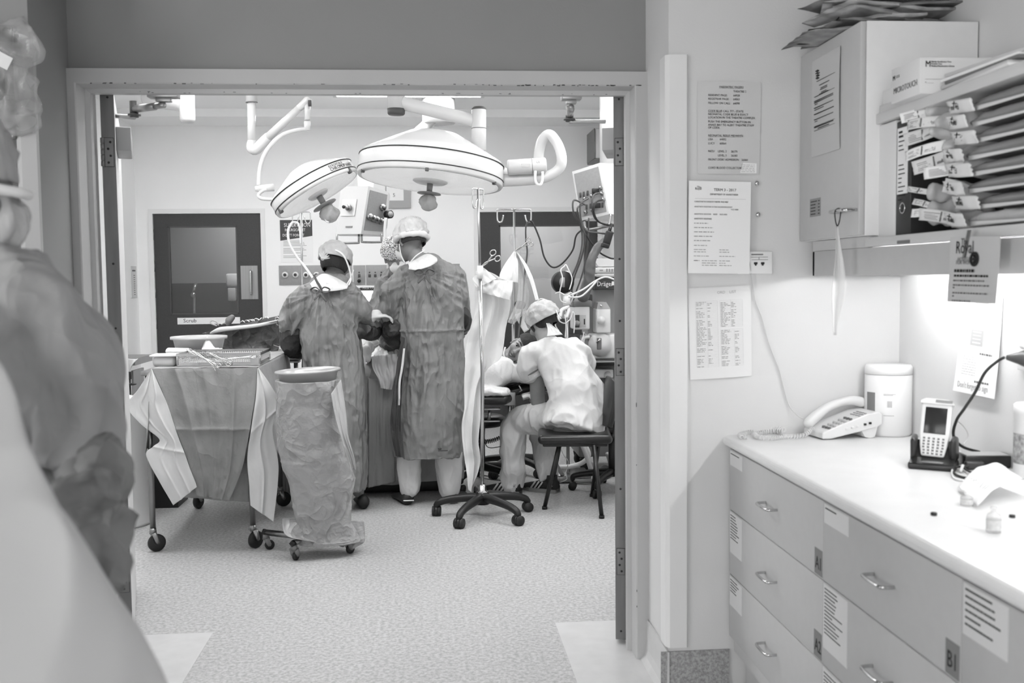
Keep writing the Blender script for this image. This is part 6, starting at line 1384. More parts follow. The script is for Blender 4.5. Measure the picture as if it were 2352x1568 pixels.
for i, pts in enumerate(([(1310, 678, 6.95), (1340, 664, 6.95), (1366, 646, 6.95), (1390, 636, 6.95), (1412, 642, 6.95)], [(1306, 682, 6.94), (1335, 680, 6.94), (1362, 655, 6.94), (1372, 642, 6.94)],
    [(1296, 612, 6.95), (1288, 620, 6.93), (1292, 640, 6.92), (1286, 670, 6.92), (1288, 690, 6.92), (1300, 696, 6.92)], [(1276, 674, 6.93), (1285, 671, 6.92), (1300, 678, 6.9), (1312, 672, 6.9), (1316, 684, 6.9), (1310, 696, 6.92)],
    [(1278, 726, 6.93), (1286, 738, 6.93), (1298, 742, 6.93), (1310, 732, 6.93), (1316, 716, 6.93), (1320, 735, 6.93), (1318, 765, 6.93)], [(1297, 722, 6.93), (1300, 745, 6.92), (1298, 775, 6.92)],
    [(1276, 730, 6.95), (1276, 748, 6.95), (1284, 760, 6.95)], [(1341, 762, 7.0), (1338, 780, 7.0), (1330, 788, 7.0)], [(1296, 612, 6.95), (1300, 608, 6.95), (1306, 620, 6.93), (1314, 640, 6.93), (1308, 665, 6.92)])):
    cable(['upper long white tube from the circuit to the machine', 'lower white tube from the circuit to the machine', 'white tube wound down the left of the round filter', 'white tube knotted below the round filter', 'white tube loop swinging below the forked piece', 'white tube hanging straight down from the forked piece', 'short white tube left of the forked piece', 'white tube curling under the left vaporiser', 'white tube looped over the right of the round filter'][i], pts, .0042 if i > 1 else .0065, cw_m, 'tube', 'tube', group=wg)
ribbon([(1276, 770, 7.05), (1278, 790, 7.05), (1285, 815, 7.05)], [(1330, 768, 7.1), (1330, 790, 7.1), (1325, 820, 7.1)], md_m, 'equipment_shelf_cloth', None, amp=.03, seed=90., nu=16, nv=12)
bpy.data.objects['equipment_shelf_cloth'].name = 'rebreathing_bag'; tag(bpy.data.objects['rebreathing_bag'], 'dark crumpled bag hanging below the breathing circuit', 'bag')
# white paper sheet on the rear stand
ribbon([(1182, 722, 7.2), (1190, 740, 7.2), (1204, 764, 7.2)], [(1211, 712, 7.2), (1216, 735, 7.2), (1216, 756, 7.2)], paper2_m, 'record_sheet', None, amp=.004, seed=91., nu=8, nv=8, cr=.001)
tag(bpy.data.objects['record_sheet'], 'white paper sheet hanging tilted beside the cap of the seated person', 'paper')

# chairs
vinyl_m = mat('black_vinyl', 26, .3, bump=.08, bscale=30)
cf = [fl(1251, 1169), fl(1382, 1190), fl(1266, 1126), fl(1360, 1140)]
t = thing('visitor_chair', 'black four legged vinyl chair under the seated person', 'chair', (.87, 6.25, 0))
def seat_pts(): pass
sc_ = V((.905, 6.22, .0)); zs = .455
b = MB(); b.box((sc_.x, sc_.y, zs), (.46, .44, .06), rot=(0, 0, -.12), bev=.03, seg=5); b.build('seat', vinyl_m, t, world=True)
b = MB(); b.box((sc_.x, sc_.y, zs - .03), (.40, .39, .03), rot=(0, 0, -.12), bev=.008); b.build('seat_pan', black_m, t, world=True)
tops = [at(1285, 1012, 6.08), at(1364, 1018, 5.98), at(1290, 1010, 6.38), at(1378, 1020, 6.38)]
for k in range(4):
    q = cf[k]; top = V((tops[k].x, tops[k].y, zs - .03)); b = MB(); b.tube([V((q.x, q.y, .012)), top], .0135, 14); lg = b.build('leg', mat('black_steel', 24, .35), t, world=True)
    b = MB(); b.tube([V((q.x, q.y, 0)), V((q.x, q.y, .018))], .017, 14); b.build('foot_cap', rubber_m, lg, world=True)
b = MB(); P = []
for i in range(13):
    row = []
    for j in range(17):
        v = i / 12; u = j / 16 * 2 - 1; wv_ = .2 * (1 - .25 * v ** 3) * (1 - .06 * (1 - v)); y = sc_.y + u * wv_; x = sc_.x + .2 + .06 * v - .03 * (1 - u * u); row.append(V((x, y, .52 + .3 * v - .03 * (abs(u) ** 4) * v)))
    P.append(row)
b.grid(P); bo_ = b.build('backrest', vinyl_m, t, world=True); md = bo_.modifiers.new('s', 'SOLIDIFY'); md.thickness = .035; md.offset = 0; md = bo_.modifiers.new('b', 'BEVEL'); md.width = .012; md.segments = 3
for s in (-1, 1):
    b = MB(); b.tube([V((sc_.x + .12, sc_.y + s * .14, zs - .03)), V((sc_.x + .22, sc_.y + s * .14, zs)), V((sc_.x + .235, sc_.y + s * .14, .56))], .011, 12, smooth_path=4); b.build('back_bracket', MATS['black_steel'], t, world=True)
def swivel(label, c, spread, rot, r=.28, seat=True):
    t = thing('swivel_stool', label, 'stool', (c.x, c.y, 0))
    for k in range(5):
        a = rot + 2 * PI * k / 5; d = V((math.cos(a), math.sin(a), 0)); b = MB(); b.tube([V((0, 0, .13)), d * r * .6 + V((0, 0, .12)), d * r * .95 + V((0, 0, .1)), d * r + V((0, 0, .075))], [.03, .024, .02, .017], 12, smooth_path=4, round_ends=True); b.build('foot', black_m, t)
        b = MB(); lat = V((-d.y, d.x, 0))
        for s in (-1, 1): b.tube([d * r + lat * s * .008 + V((0, 0, .028)), d * r + lat * s * .024 + V((0, 0, .028))], .028, 18)
        b.build('caster', cast_m, t)
    b = MB(); b.cyl((0, 0, .1), (0, 0, .42), .025); b.build('column', black_m, t)
    b = MB(); b.lathe([(0, 0), (.15, 0), (.18, .02), (.18, .05), (.15, .07), (0, .07)], c=(0, 0, .42), n=40, caps=False); b.build('seat', vinyl_m, t); return t
swivel('black swivel stool on castors under the table end, behind the front infusion stand', V((.35, 6.95, 0)), 0, .4, r=.3)
swivel('black swivel stool on castors at the right, partly behind the right door leaf', V((1.22, 6.62, 0)), 0, 2.9, r=.27)
# arm board and blanket at the head end
t = thing('arm_board', 'black padded arm board sticking out beside the infusion stand pole', 'arm board', at(1140, 930, 6.55))
b = MB(); p0, p1 = at(1085, 918, 6.6), at(1162, 915, 6.45); b.box((p0 + p1) / 2, ((p1 - p0).length + .02, .17, .055), rot=(0, 0, -.3), bev=.02); b.build('pad', dark_pad_m, t, world=True)
b = MB(); b.box(at(1130, 939, 6.5), (.11, .03, .014), bev=.003); b.tube([at(1126, 941, 6.52), at(1122, 966, 6.52)], .011); b.box(at(1129, 967, 6.5), (.11, .03, .01), bev=.003); b.build('clamp_bracket', steel_m, t, world=True)
t = thing('head_rest', 'black padded head rest with rail clamps under the patient', 'head rest', at(1190, 905, 6.75))
b = MB(); b.box(at(1185, 893, 6.85), (.42, .36, .05), rot=(0, -.22, 0), bev=.015); b.build('pad', dark_pad_m, t, world=True)
b = MB(); b.box(at(1170, 915, 6.6), (.08, .06, .09), bev=.006); b.box(at(1220, 906, 6.62), (.13, .04, .05), rot=(0, -.25, 0), bev=.006); b.tube([at(1192, 885, 6.6), at(1199, 897, 6.6), at(1190, 900, 6.6)], .006, 8); b.tube([at(1171, 930, 6.6), V((at(1171, 930, 6.6).x, 6.75, .3))], .012); b.build('rail_clamp', steel_m, t, world=True)
b = MB(); b.tube([at(1200, 912, 6.5), at(1216, 908, 6.5), at(1226, 925, 6.5), at(1210, 935, 6.52)], .012, 10, smooth_path=4); tag(b.build('tube_holder', whitepl_m), 'white plastic bracket just above the knee of the seated person', 'bracket')
# blanket over chest
t = thing('blanket', 'thick white blanket over the patient, folded over the arm board', 'blanket', at(1130, 870, 6.6))
b = MB(); etube(b, [at(1085, 870, 6.75), at(1120, 858, 6.7), at(1150, 850, 6.7)], [.16, .15, .1], [.17, .16, .12], (0, 0, 1), n=30); etube(b, [at(1080, 895, 6.6), at(1120, 897, 6.52), at(1160, 900, 6.47)], [.03, .028, .022], [.09, .09, .07], (0, 0, 1), n=24); b.tube([at(1098, 806, 6.78), at(1118, 825, 6.75), at(1140, 842, 6.7)], [.07, .09, .07], 20, round_ends=True)
fuse(b, .009, cloth_fn(.016, .004, (8, 8, 8), seed=17.), 2, towel_m, 'cover', t)
# black coiled cable near the floor, other floor hoses
b = MB(); p0, p1 = at(1092, 1013, 6.75), at(1162, 998, 6.7); n = 240; b.tube([p0.lerp(p1, i / n) + V((0, math.cos(i / n * 2 * PI * 16) * .014, math.sin(i / n * 2 * PI * 16) * .014 - .02 * math.sin(PI * i / n))) for i in range(n + 1)], .0032, 6); tag(b.build('coiled_cable', black_m), 'black coiled cable stretched behind the infusion stand pole', 'cable')
cable('thin dark cable drooping under the coiled one', [(1116, 965, 6.6), (1113, 990, 6.6), (1114, 1015, 6.6), (1125, 1028, 6.6), (1160, 1023, 6.6)], .003, cd_m)
cable('dark cable lying on the floor behind the infusion stand base', [fl(1090, 1084, .01), fl(1120, 1093, .01), fl(1155, 1092, .01)], .004, cd_m)
cable('long thin dark cable snaking on the floor behind the infusion stand base', [fl(1085, 1090, .01), fl(1110, 1098, .01), fl(1150, 1103, .01), fl(1165, 1100, .01)], .003, cd_m)
cable('fat pale ribbed hose curving over the floor beneath the black chair', [(1275, 1060, 6.75), fl(1300, 1098, .025), fl(1345, 1104, .025), fl(1400, 1090, .025), (1395, 1040, 7.0)], .014, mat('ribbed_hose', 165, .4))
cable('white hose arching under the seat of the black chair', [(1283, 1072, 6.9), (1310, 1071, 6.9), (1338, 1062, 6.9), (1352, 1045, 6.9), (1345, 1025, 6.9), (1332, 1010, 6.9)], .017, whitepl_m)
cable('white hose running down to the floor behind the front chair leg', [(1335, 1015, 6.85), (1345, 1040, 6.85), (1355, 1070, 6.85), (1360, 1090, 6.85)], .017, whitepl_m)
cable('thin grey wires looping under the chair seat', [(1285, 1022, 6.7), (1295, 1045, 6.7), (1305, 1060, 6.7), (1300, 1085, 6.7), (1302, 1100, 6.7), (1285, 1108, 6.7)], .003, cw_m)
# ---------------------------------------------------------------- D: seated person in white scrubs, back to the viewer
YD = 6.45
hD_ = hmat(at(1244, 742, 6.58), (-.75, 1, -.95), (-.45, .25, 1))
pD_ = thing('person', 'seated person in a white scrub shirt and gathered cap, leaning towards the patient', 'person', (.8, 6.3, 0))
sp = [at(1320, 985, 6.24), at(1328, 930, 6.26), at(1313, 868, 6.32), at(1284, 815, 6.4), at(1262, 786, 6.46)]
g = MB(); etube(g, sp, [.185, .188, .17, .155, .07], [.15, .14, .13, .12, .07], (1, .15, -.1), n=48, k=5, caps_round=False)
g.tube([at(1272, 812, 6.42), at(1224, 812, 6.44), at(1214, 840, 6.45), at(1220, 856, 6.45)], [.1, .075, .075, .07], 24, smooth_path=5, round_ends=True)
g.tube([at(1305, 805, 6.4), at(1328, 818, 6.45), at(1342, 845, 6.55)], [.09, .09, .07], 24, smooth_path=5, round_ends=True)
etube(g, [at(1325, 940, 6.26), at(1318, 975, 6.22), at(1314, 992, 6.2)], [.19, .195, .19], [.15, .16, .17], (1, .1, 0), n=40, caps_round=False)
fuse(g, .008, cloth_fn(.022, .007, (6, 6, 4), seed=70., s2=(15, 15, 9)), 1, mat('white_scrub', 200, .85, crease=(3.2, .7, .08)), 'scrub_shirt', pD_)
b = MB(); b.tube([at(1217, 846, 6.45), at(1228, 866, 6.45)], [.072, .07], 28); b.build('inner_sleeve', mat('white_undersleeve', 232, .85), pD_, world=True)
b = MB(); ax_ = (at(1228, 866, 6.45) - at(1217, 846, 6.45)).normalized(); u1_ = ax_.orthogonal().normalized(); u2_ = ax_.cross(u1_); c__ = at(1221, 853, 6.45)
b.tube([c__ + (u1_ * math.cos(a) + u2_ * math.sin(a)) * .0755 for a in [2 * PI * k / 28 for k in range(28)]], .005, 8, closed=True); b.build('sleeve_trim', mat('dark_trim', 95, .8), pD_, world=True)
bo = MB(); add_head(bo, hD_)
bo.tube([at(1264, 795, 6.45), at(1252, 775, 6.5), at(1246, 755, 6.56)], [.075, .058, .054], 18, smooth_path=3, round_ends=True)
etube(bo, sp[:4], [.15, .16, .14, .13], [.1, .09, .09, .09], (1, .15, -.1), n=30)
bo.tube([at(1240, 815, 6.44), at(1234, 872, 6.45), at(1236, 930, 6.5)], [.055, .052, .046], 18, smooth_path=5, round_ends=True)
bo.tube([at(1236, 930, 6.5), at(1222, 905, 6.7), at(1208, 885, 6.85)], [.044, .036, .028], 16, smooth_path=4, round_ends=True); add_hand(bo, at(1208, 885, 6.85), (-.5, .6, .1), (0, 0, -1), curl=.5)
bo.tube([at(1335, 815, 6.45), at(1335, 880, 6.6), at(1290, 900, 6.75)], [.05, .045, .03], 16, smooth_path=4, round_ends=True); add_hand(bo, at(1290, 900, 6.75), (-.8, .4, 0), (0, 0, -1), curl=.5, side=-1)
hipL, knL, anL = at(1300, 964, 6.3), at(1192, 968, 6.62), at(1178, 1100, 6.62)
hipR, knR, anR = at(1330, 964, 6.35), at(1245, 985, 6.78), at(1256, 1085, 6.68)
for h_, k_, a_ in ((hipL, knL, anL), (hipR, knR, anR)): bo.tube([h_, k_, a_], [.08, .055, .04], 16, smooth_path=5, round_ends=True)
fuse(bo, .0075, None, 1, skin_m, 'body', pD_)
g = MB(); g.tube([at(1322, 962, 6.28), hipL, at(1240, 962, 6.48), knL, at(1178, 1000, 6.62), at(1178, 1060, 6.62), at(1177, 1108, 6.62)], [.1, .1, .1, .088, .084, .082, .078], 26, smooth_path=5, round_ends=True)
g.tube([at(1322, 962, 6.32), hipR, at(1280, 968, 6.6), knR, at(1250, 1030, 6.74), at(1256, 1084, 6.68)], [.1, .1, .095, .085, .08, .075], 26, smooth_path=5, round_ends=True)
fuse(g, .008, cloth_fn(.015, .006, (9, 9, 6), seed=73., s2=(18, 18, 10)), 1, trou_m, 'trousers', pD_)
def trainer(par, heel, toe):
    b = MB(); shoe(b, heel, toe, w=.048, h=.1); s_ = b.build('shoe', mat('black_suede', 30, .8), par, world=True)
    heel, toe = V(heel), V(toe); d = (toe - heel).normalized(); lat = V((-d.y, d.x, 0)); lat = lat if lat.y < 0 else -lat; L = (toe - heel).length
    b = MB(); rows = []
    for z in (.001, .026):
        rows.append([heel + d * L * f + lat * w_ + V((0, 0, z)) for f, w_ in ((0, .03), (0, -.03), (.2, -.05), (.7, -.056), (.92, -.04), (1.02, 0), (.92, .04), (.7, .056), (.2, .05))])
    b.grid(rows, closed_u=True, caps=True, smooth=False); b.build('sole', mat('grey_sole', 120, .6), s_, world=True)
    b = MB()
    for k in range(3):
        f = .42 + .1 * k; p0 = heel + d * L * (f - .1) + lat * .047 + V((0, 0, .074)); p1 = heel + d * L * (f + .02) + lat * .054 + V((0, 0, .026)); b.tube([p0, p1], .0065, 6)
    b.build('stripe', mat('grey_stripe', 170, .6), s_, world=True)
    b = MB(); p = heel + d * L * .1 + lat * .046 + V((0, 0, .06))
    for a in (-.6, 0, .6): b.tube([p, p + d * math.sin(a) * .022 + V((0, 0, math.cos(a) * .022))], [.004, .003], 6)
    b.box(p + V((0, 0, -.008)), (.03, .006, .003)); b.build('heel_emblem', MATS['grey_stripe'], s_, world=True)
    b = MB(); b.cyl(heel + d * .05 + V((0, 0, .06)), heel + d * .05 + V((0, 0, .12)), .043, .04, n=24); b.build('ankle_collar', MATS['black_suede'], s_, world=True)
q = fl(1196, 1136); trainer(pD_, V((q.x, 6.58, 0)), V((q.x - .24, 6.72, 0)))
q = fl(1282, 1133); trainer(pD_, V((q.x, 6.60, 0)), V((q.x - .22, 6.78, 0)))
capD = mat('pale_gathered_cap', 178, .75, var=.1, vscale=16, crease=(8, .8, .04))
cap_shell(pD_, hD_, (.098, .128, .104), (0, .03, .035), capD, 'gathered_cap', ripple=.003, k=8, cut=-.3, seed=9., voxelnoise=.006)
cap_shell(pD_, hD_, (.08, .101, .105), (0, .02, .002), hair_m, 'hair', ripple=.001, k=30, cut=-.42, seed=2., voxelnoise=.003)
b = MB(); b.tube([hD_ @ V((-.06, -.06, .12)), hD_ @ V((-.04, .05, .15)), hD_ @ V((-.01, .15, .06)), hD_ @ V((0, .15, -.05))], .004, 8, smooth_path=6); b.tube([hD_ @ V((-.09, -.03, .06)), hD_ @ V((-.08, .07, .03)), hD_ @ V((-.02, .15, -.04))], .004, 8, smooth_path=6); b.build('mask_tape', whitepl_m, pD_, world=True)
ribbon([(1254, 742, 6.38), (1258, 758, 6.36), (1256, 772, 6.34)], [(1262, 742, 6.38), (1280, 756, 6.37), (1292, 768, 6.36)], scrub_m, 'cap_tail', pD_, amp=.01, seed=95., nu=14, nv=14, cr=.006)

# ---------------------------------------------------------------- patient
hP_ = hmat(at(1196, 802, 6.88), (-.3, -1, .02), (.93, -.2, .55))
pP_ = thing('person', 'smiling patient lying on the table, face turned to the viewer beside the pale drape', 'person', (.2, 6.95, .76))
Mp = hP_ @ Matrix.Diagonal((1.0, 1.0, 1.0, 1)); bo = MB(); add_head(bo, Mp)
bo.tube([hP_ @ V((0, .01, -.05)), hP_ @ V((0, .04, -.13)), at(1120, 850, 7.0)], [.052, .055, .075], 18, smooth_path=3, round_ends=True)
etube(bo, [at(1120, 860, 7.0), at(1000, 875, 6.98), at(860, 880, 6.95)], [.16, .17, .16], [.1, .1, .12], (0, 1, 0), n=30)
bo.tube([at(860, 890, 6.95), at(740, 895, 6.95), at(700, 895, 6.95)], [.1, .08, .07], 16, round_ends=True)
bo.tube([at(1120, 860, 6.85), at(1165, 850, 6.75), at(1215, 862, 6.7)], [.06, .05, .04], 16, smooth_path=4, round_ends=True); add_hand(bo, at(1215, 862, 6.7), (1, -.1, -.1), (0, 0, -1), curl=.5)
fuse(bo, .0055, None, 1, mat('patient_skin', 150, .42, var=.04, vscale=30), 'body', pP_)
b = MB()
for s in (-1, 1): mball(b, hP_, (s * .031, -.081, .004), (.015, .009, .0055))
b.build('eye', mat('eye_white', 190, .2), pP_, world=True) if False else b.bm.free()
for s in (-1, 1):
    b = MB(); mball(b, hP_, (s * .031, -.086, .003), (.0155, .008, .006)); o = b.build('eye', mat('eye_white', 170, .2), pP_, world=True)
    b = MB(); mball(b, hP_, (s * .031, -.092, .003), (.0075, .004, .006)); b.build('iris', mat('dark_iris', 22, .15), o, world=True)
    b = MB(); b.tube([hP_ @ V((s * .014, -.092, .012)), hP_ @ V((s * .03, -.096, .016)), hP_ @ V((s * .05, -.086, .009))], .0028, 8, smooth_path=4); b.build('eyelid', mat('lash', 45, .5), o, world=True)
    b = MB(); b.tube([hP_ @ V((s * .012, -.097, .028)), hP_ @ V((s * .032, -.099, .035)), hP_ @ V((s * .055, -.084, .027))], [.003, .0045, .002], 8, smooth_path=5); b.build('eyebrow', hair_m, pP_, world=True)
b = MB(); b.tube([hP_ @ V((-.03, -.088, -.05)), hP_ @ V((0, -.103, -.058)), hP_ @ V((.03, -.088, -.05))], .0055, 8, smooth_path=5); b.tube([hP_ @ V((-.03, -.088, -.05)), hP_ @ V((0, -.1, -.076)), hP_ @ V((.03, -.088, -.05))], .006, 8, smooth_path=5); b.build('lips', mat('lips', 92, .4), pP_, world=True)
b = MB(); mball(b, hP_, (0, -.092, -.065), (.024, .008, .0065)); b.build('teeth', mat('teeth', 235, .25), pP_, world=True)
cap_shell(pP_, hP_, (.086, .108, .1), (0, .026, .045), hair_m, 'hair', ripple=.001, k=30, cut=-.02, seed=2., voxelnoise=.004)
t = thing('pillow', 'white pillow and sheet under the head and shoulder of the patient', 'pillow', at(1180, 870, 6.9))
b = MB(); etube(b, [at(1140, 868, 6.95), at(1180, 856, 6.92), at(1225, 845, 6.9)], [.2, .2, .17], [.055, .07, .06], (0, 1, 0), n=30); fuse(b, .01, cloth_fn(.01, .003, (8, 8, 8), seed=23.), 2, towel_m, 'pillow_case', t)
b = MB(); etube(b, [at(1150, 858, 6.72), at(1185, 858, 6.66), at(1222, 868, 6.64)], [.07, .06, .04], [.06, .05, .035], (0, 0, 1), n=24); fuse(b, .008, cloth_fn(.008, .003, (8, 8, 8), seed=25.), 2, mat('patient_gown', 205, .85), 'sleeve', pP_)
b = MB(); b.tube([hP_ @ V((-.065, -.02, -.085)), hP_ @ V((-.02, -.06, -.115)), hP_ @ V((.05, -.04, -.11))], .006, 8, smooth_path=4); b.build('neck_tape', towel_m, pP_, world=True)

# ---------------------------------------------------------------- E: foreground person at the left edge, out of focus
YE_ = 1.75
pE_ = thing('person', 'blurred foreground person in a dark grey gown with bent arm, at the left edge', 'person', (at(60, 1000, YE_).x, YE_, 0))
g = MB()
etube(g, [at(-50, 640, 1.72), at(-45, 680, 1.72), at(-60, 760, 1.7), at(-70, 850, 1.7), at(-75, 1100, 1.7), at(-75, 1400, 1.7), at(-80, 1800, 1.7)], [.07, .14, .185, .2, .2, .21, .24], [.05, .09, .12, .14, .15, .17, .18], (1, 0, 0), n=56, k=6, flat_end=True)
g.tube([at(10, 690, 1.7), at(80, 715, 1.68), at(128, 790, 1.68), at(160, 890, 1.68), at(164, 1000, 1.66)], [.075, .082, .083, .077, .072], 28, smooth_path=7, round_ends=True)
fuse(g, .008, cloth_fn(.035, .01, (7, 7, 5), seed=101., s2=(16, 16, 10)), 1, mat('gown_front', 148, .8, var=.04, vscale=8, crease=(4.5, .6, .09)), 'gown', pE_)
g = MB(); g.tube([at(166, 1030, 1.655), at(172, 1062, 1.64), at(186, 1130, 1.58), at(196, 1220, 1.52), at(194, 1300, 1.46)], [.052, .066, .058, .052, .045], 28, smooth_path=7, round_ends=True)
fuse(g, .008, cloth_fn(.035, .01, (10, 10, 12), seed=104.), 1, mat('gown_sleeve_dark', 118, .7, var=.05, vscale=8, crease=(5, .9, .1)), 'forearm_sleeve', pE_)
hE_ = hmat(at(-124, 424, 1.72), (.95, .3, -.3), (.12, 0, 1))
bo = MB(); add_head(bo, hE_); bo.tube([hE_ @ V((0, .02, -.03)), at(-75, 545, 1.72), at(-60, 630, 1.72)], [.055, .06, .07], 16, round_ends=True)
etube(bo, [at(-60, 700, 1.72), at(-70, 900, 1.7), at(-70, 1300, 1.7)], [.13, .15, .16], [.08, .1, .1], (1, 0, 0), n=24)
bo.tube([at(35, 710, 1.7), at(138, 820, 1.68), at(166, 1000, 1.66), at(186, 1130, 1.58), at(194, 1300, 1.46)], [.05, .05, .045, .036, .03], 14, smooth_path=4, round_ends=True); add_hand(bo, at(192, 1318, 1.45), (-.3, -.6, -.6), (0, .3, -1), curl=.5)
for s in (-.1, .1): bo.tube([at(-70, 1300, 1.7) + V((s, 0, 0)), V((at(-70, 1300, 1.7).x + s, 1.7, .45)), V((at(-70, 1300, 1.7).x + s, 1.7, .04))], [.09, .06, .045], 14, smooth_path=4, round_ends=True)
fuse(bo, .0085, None, 1, skin_m, 'body', pE_)
cap_shell(pE_, hE_, (.092, .118, .118), (0, .02, .032), mat('sheer_cap', 158, .6, bump=.5, bscale=30, alpha=.93), 'bouffant_cap', ripple=.004, k=20, cut=-.12, seed=11.)
b = MB(); mball(b, hE_, (0, -.07, -.05), (.062, .058, .05), (.3, 0, 0)); fuse(b, .006, cloth_fn(.012, .005, (16, 16, 5), seed=8.), 1, mat('mask_grey', 176, .7, crease=(12, .5, .04)), 'face_mask', pE_); b = MB(); mball(b, hE_, (0, -.09, -.05), (.03, .02, .03)); b.build('mask_filter', MATS['mask_grey'], pE_, world=True)
b = MB(); pts = [hE_ @ V((-.0, -.122, .0)), hE_ @ V((-.05, -.106, .0)), hE_ @ V((-.088, -.04, .002)), hE_ @ V((-.096, .03, .004)), hE_ @ V((-.085, .09, .004))]; b.tube(pts, .009, 10, smooth_path=5); b.build('head_strap', mask_m, pE_, world=True)

# pale drape closest to the viewer, lower left
t = thing('foreground_drape', 'very blurred pale drape sloping across the lower left corner', 'drape', (-.75, 1.0, 0))
def fdr(u, v):
    # u along the slope from top left to bottom right, v towards the viewer
    a = u; px = -260 + 660 * a ** .92 + 0; py = 640 + 1080 * a ** 1.25
    return at(px, py, 1.12 - .35 * v) + V((-.02 * v, 0, .05 * math.sin(v * 3.1) - .35 * v * v))
edge = [(-260, 700), (-120, 755), (0, 828), (60, 905), (110, 1010), (170, 1110), (245, 1225), (315, 1360), (378, 1470), (440, 1610), (500, 1800)]
b = MB(); g = MB()
Lc = [at(x, y, 1.12) for x, y in edge]
def fd(u, v):
    p = curve(Lc, u); q = V((p.x, p.y, p.z)); out = V((-1, 0, .35)).normalized(); a = v * PI * .5
    v = v * 1.6 - .6; a = v * PI * .5
    p2 = q + V((-.5 * (1 - math.cos(a)) - .06 * abs(v), -.22 * math.sin(a), -.28 * (v ** 2) * (1 - u * .3)))
    return p2 + V((0, -1, .3)) * (.1 * crumple(p2, (2.2, 2.2, 1.8), 5) + .02 * crumple(p2, (6, 6, 4), 8))
sheet(fd, 90, 60, mat('foreground_cloth', 172, .8, bump=.1, bscale=20), 'cloth', t, .002)
b = MB(); b.b2(-1.35, -.72, .75, 1.25, .02, .8, bev=.02); b.build('frame', steel_m, t, world=True)
# ================================================================== SMALL THINGS OF THE ANTEROOM
def page(name, label, cat, corners, Y, m, lines, thick=.0006, curl=.004, parent=None):
    """paper on a wall facing the viewer; corners px TL, TR, BR, BL; lines drawn by callback(b, P) with P(u, v)"""
    TL, TR, BR, BL = [at(x, y, Y) for x, y in corners]
    def P(u, v, off=0.0):
        p = TL.lerp(TR, u).lerp(BL.lerp(BR, u), v); return p + V((0, -off - curl * math.sin(PI * u) * (v ** 2), 0))
    t = thing(name, label, cat, (BL + BR) / 2); flat(sheet(lambda u, v: P(u, v, .001), 8, 12, m, 'sheet', t, thick))
    b = MB(); b.use(ink_m); lines(b, P); b.build('printing', ink_m, t, world=True); return t
def T(b, P, s, u, v, size, m=None, sx=1.0):
    o = P(u, v, .0022); b.use(m or ink_m); b.text(s, frame_of(o, P(u + .2, v, .0022), P(u, v - .1, .0022)), size, sx=sx, ext=.0002)
def bar(b, P, u0, u1, v, th=.0012, m=None):
    b.use(m or ink_m); a, c = P(u0, v, .002), P(u1, v, .002); d = c - a; b.quad(a, c, c + V((0, 0, th)), a + V((0, 0, th)))
def words(b, P, u0, u1, v, th=.0016, m=None, rnd=random):
    u = u0
    while u < u1:
        w_ = rnd.uniform(.02, .07); bar(b, P, u, min(u + w_, u1), v, th, m); u += w_ + .012
YP = YA - .002
def pagers(b, P):
    S = .0098
    for s, u, v in (('PAEDIATRIC PAGERS', .34, .07), ('THEATRE 2', .56, .115), ('RESIDENT PAGE:', .165, .16), ('64928', .56, .16), ('REGISTRAR PAGE:', .165, .2), ('64063', .56, .2), ('FELLOW ON CALL:', .165, .245), ('64098', .56, .245),
        ('CODE BLUE CALL 777 - STATE', .165, .33), ('NEONATAL CODE BLUE & EXACT', .165, .365), ('LOCATION IN THE THEATRE COMPLEX.', .165, .4), ('PUSH THE EMERGENCY BUTTON IN', .165, .445), ('ANAES BAY TO ALERT THEATRE STAFF', .165, .48), ('OF CODE.', .165, .51),
        ('NEONATAL RESUS MIDWIVES:', .165, .595), ('LISA', .165, .635), ('64052', .35, .635), ('LUCY', .165, .68), ('60064', .35, .68), ('NICU', .165, .765), ('LEVEL 2', .32, .765), ('26170', .53, .765), ('LEVEL 3', .32, .81), ('26183', .53, .81), ('FRONT DESK/ ADMISSION', .165, .855), ('26060', .7, .855), ('CORD BLOOD COLLECTOR', .165, .945)):
        T(b, P, s, u, v, S, sx=.92)
    bar(b, P, .34, .72, .075, .0005); bar(b, P, .165, .37, .335, .0005); bar(b, P, .165, .69, .6, .0005)
    b.use(paper2_m); b.quad(P(.68, .985, .002), P(.95, .985, .002), P(.95, .88, .002), P(.73, .875, .002))
    r = random.Random(2)
    for k in range(5): words(b, P, .7, .92, .9 + k * .018, .0012, inkg_m, r)
page('notice', 'grey laminated typed notice listing pagers, topmost on the end wall', 'notice', ((1602, 186), (1748, 189), (1744, 401), (1602, 399)), YP, mat('laminated_sheet', 200, .35), pagers)
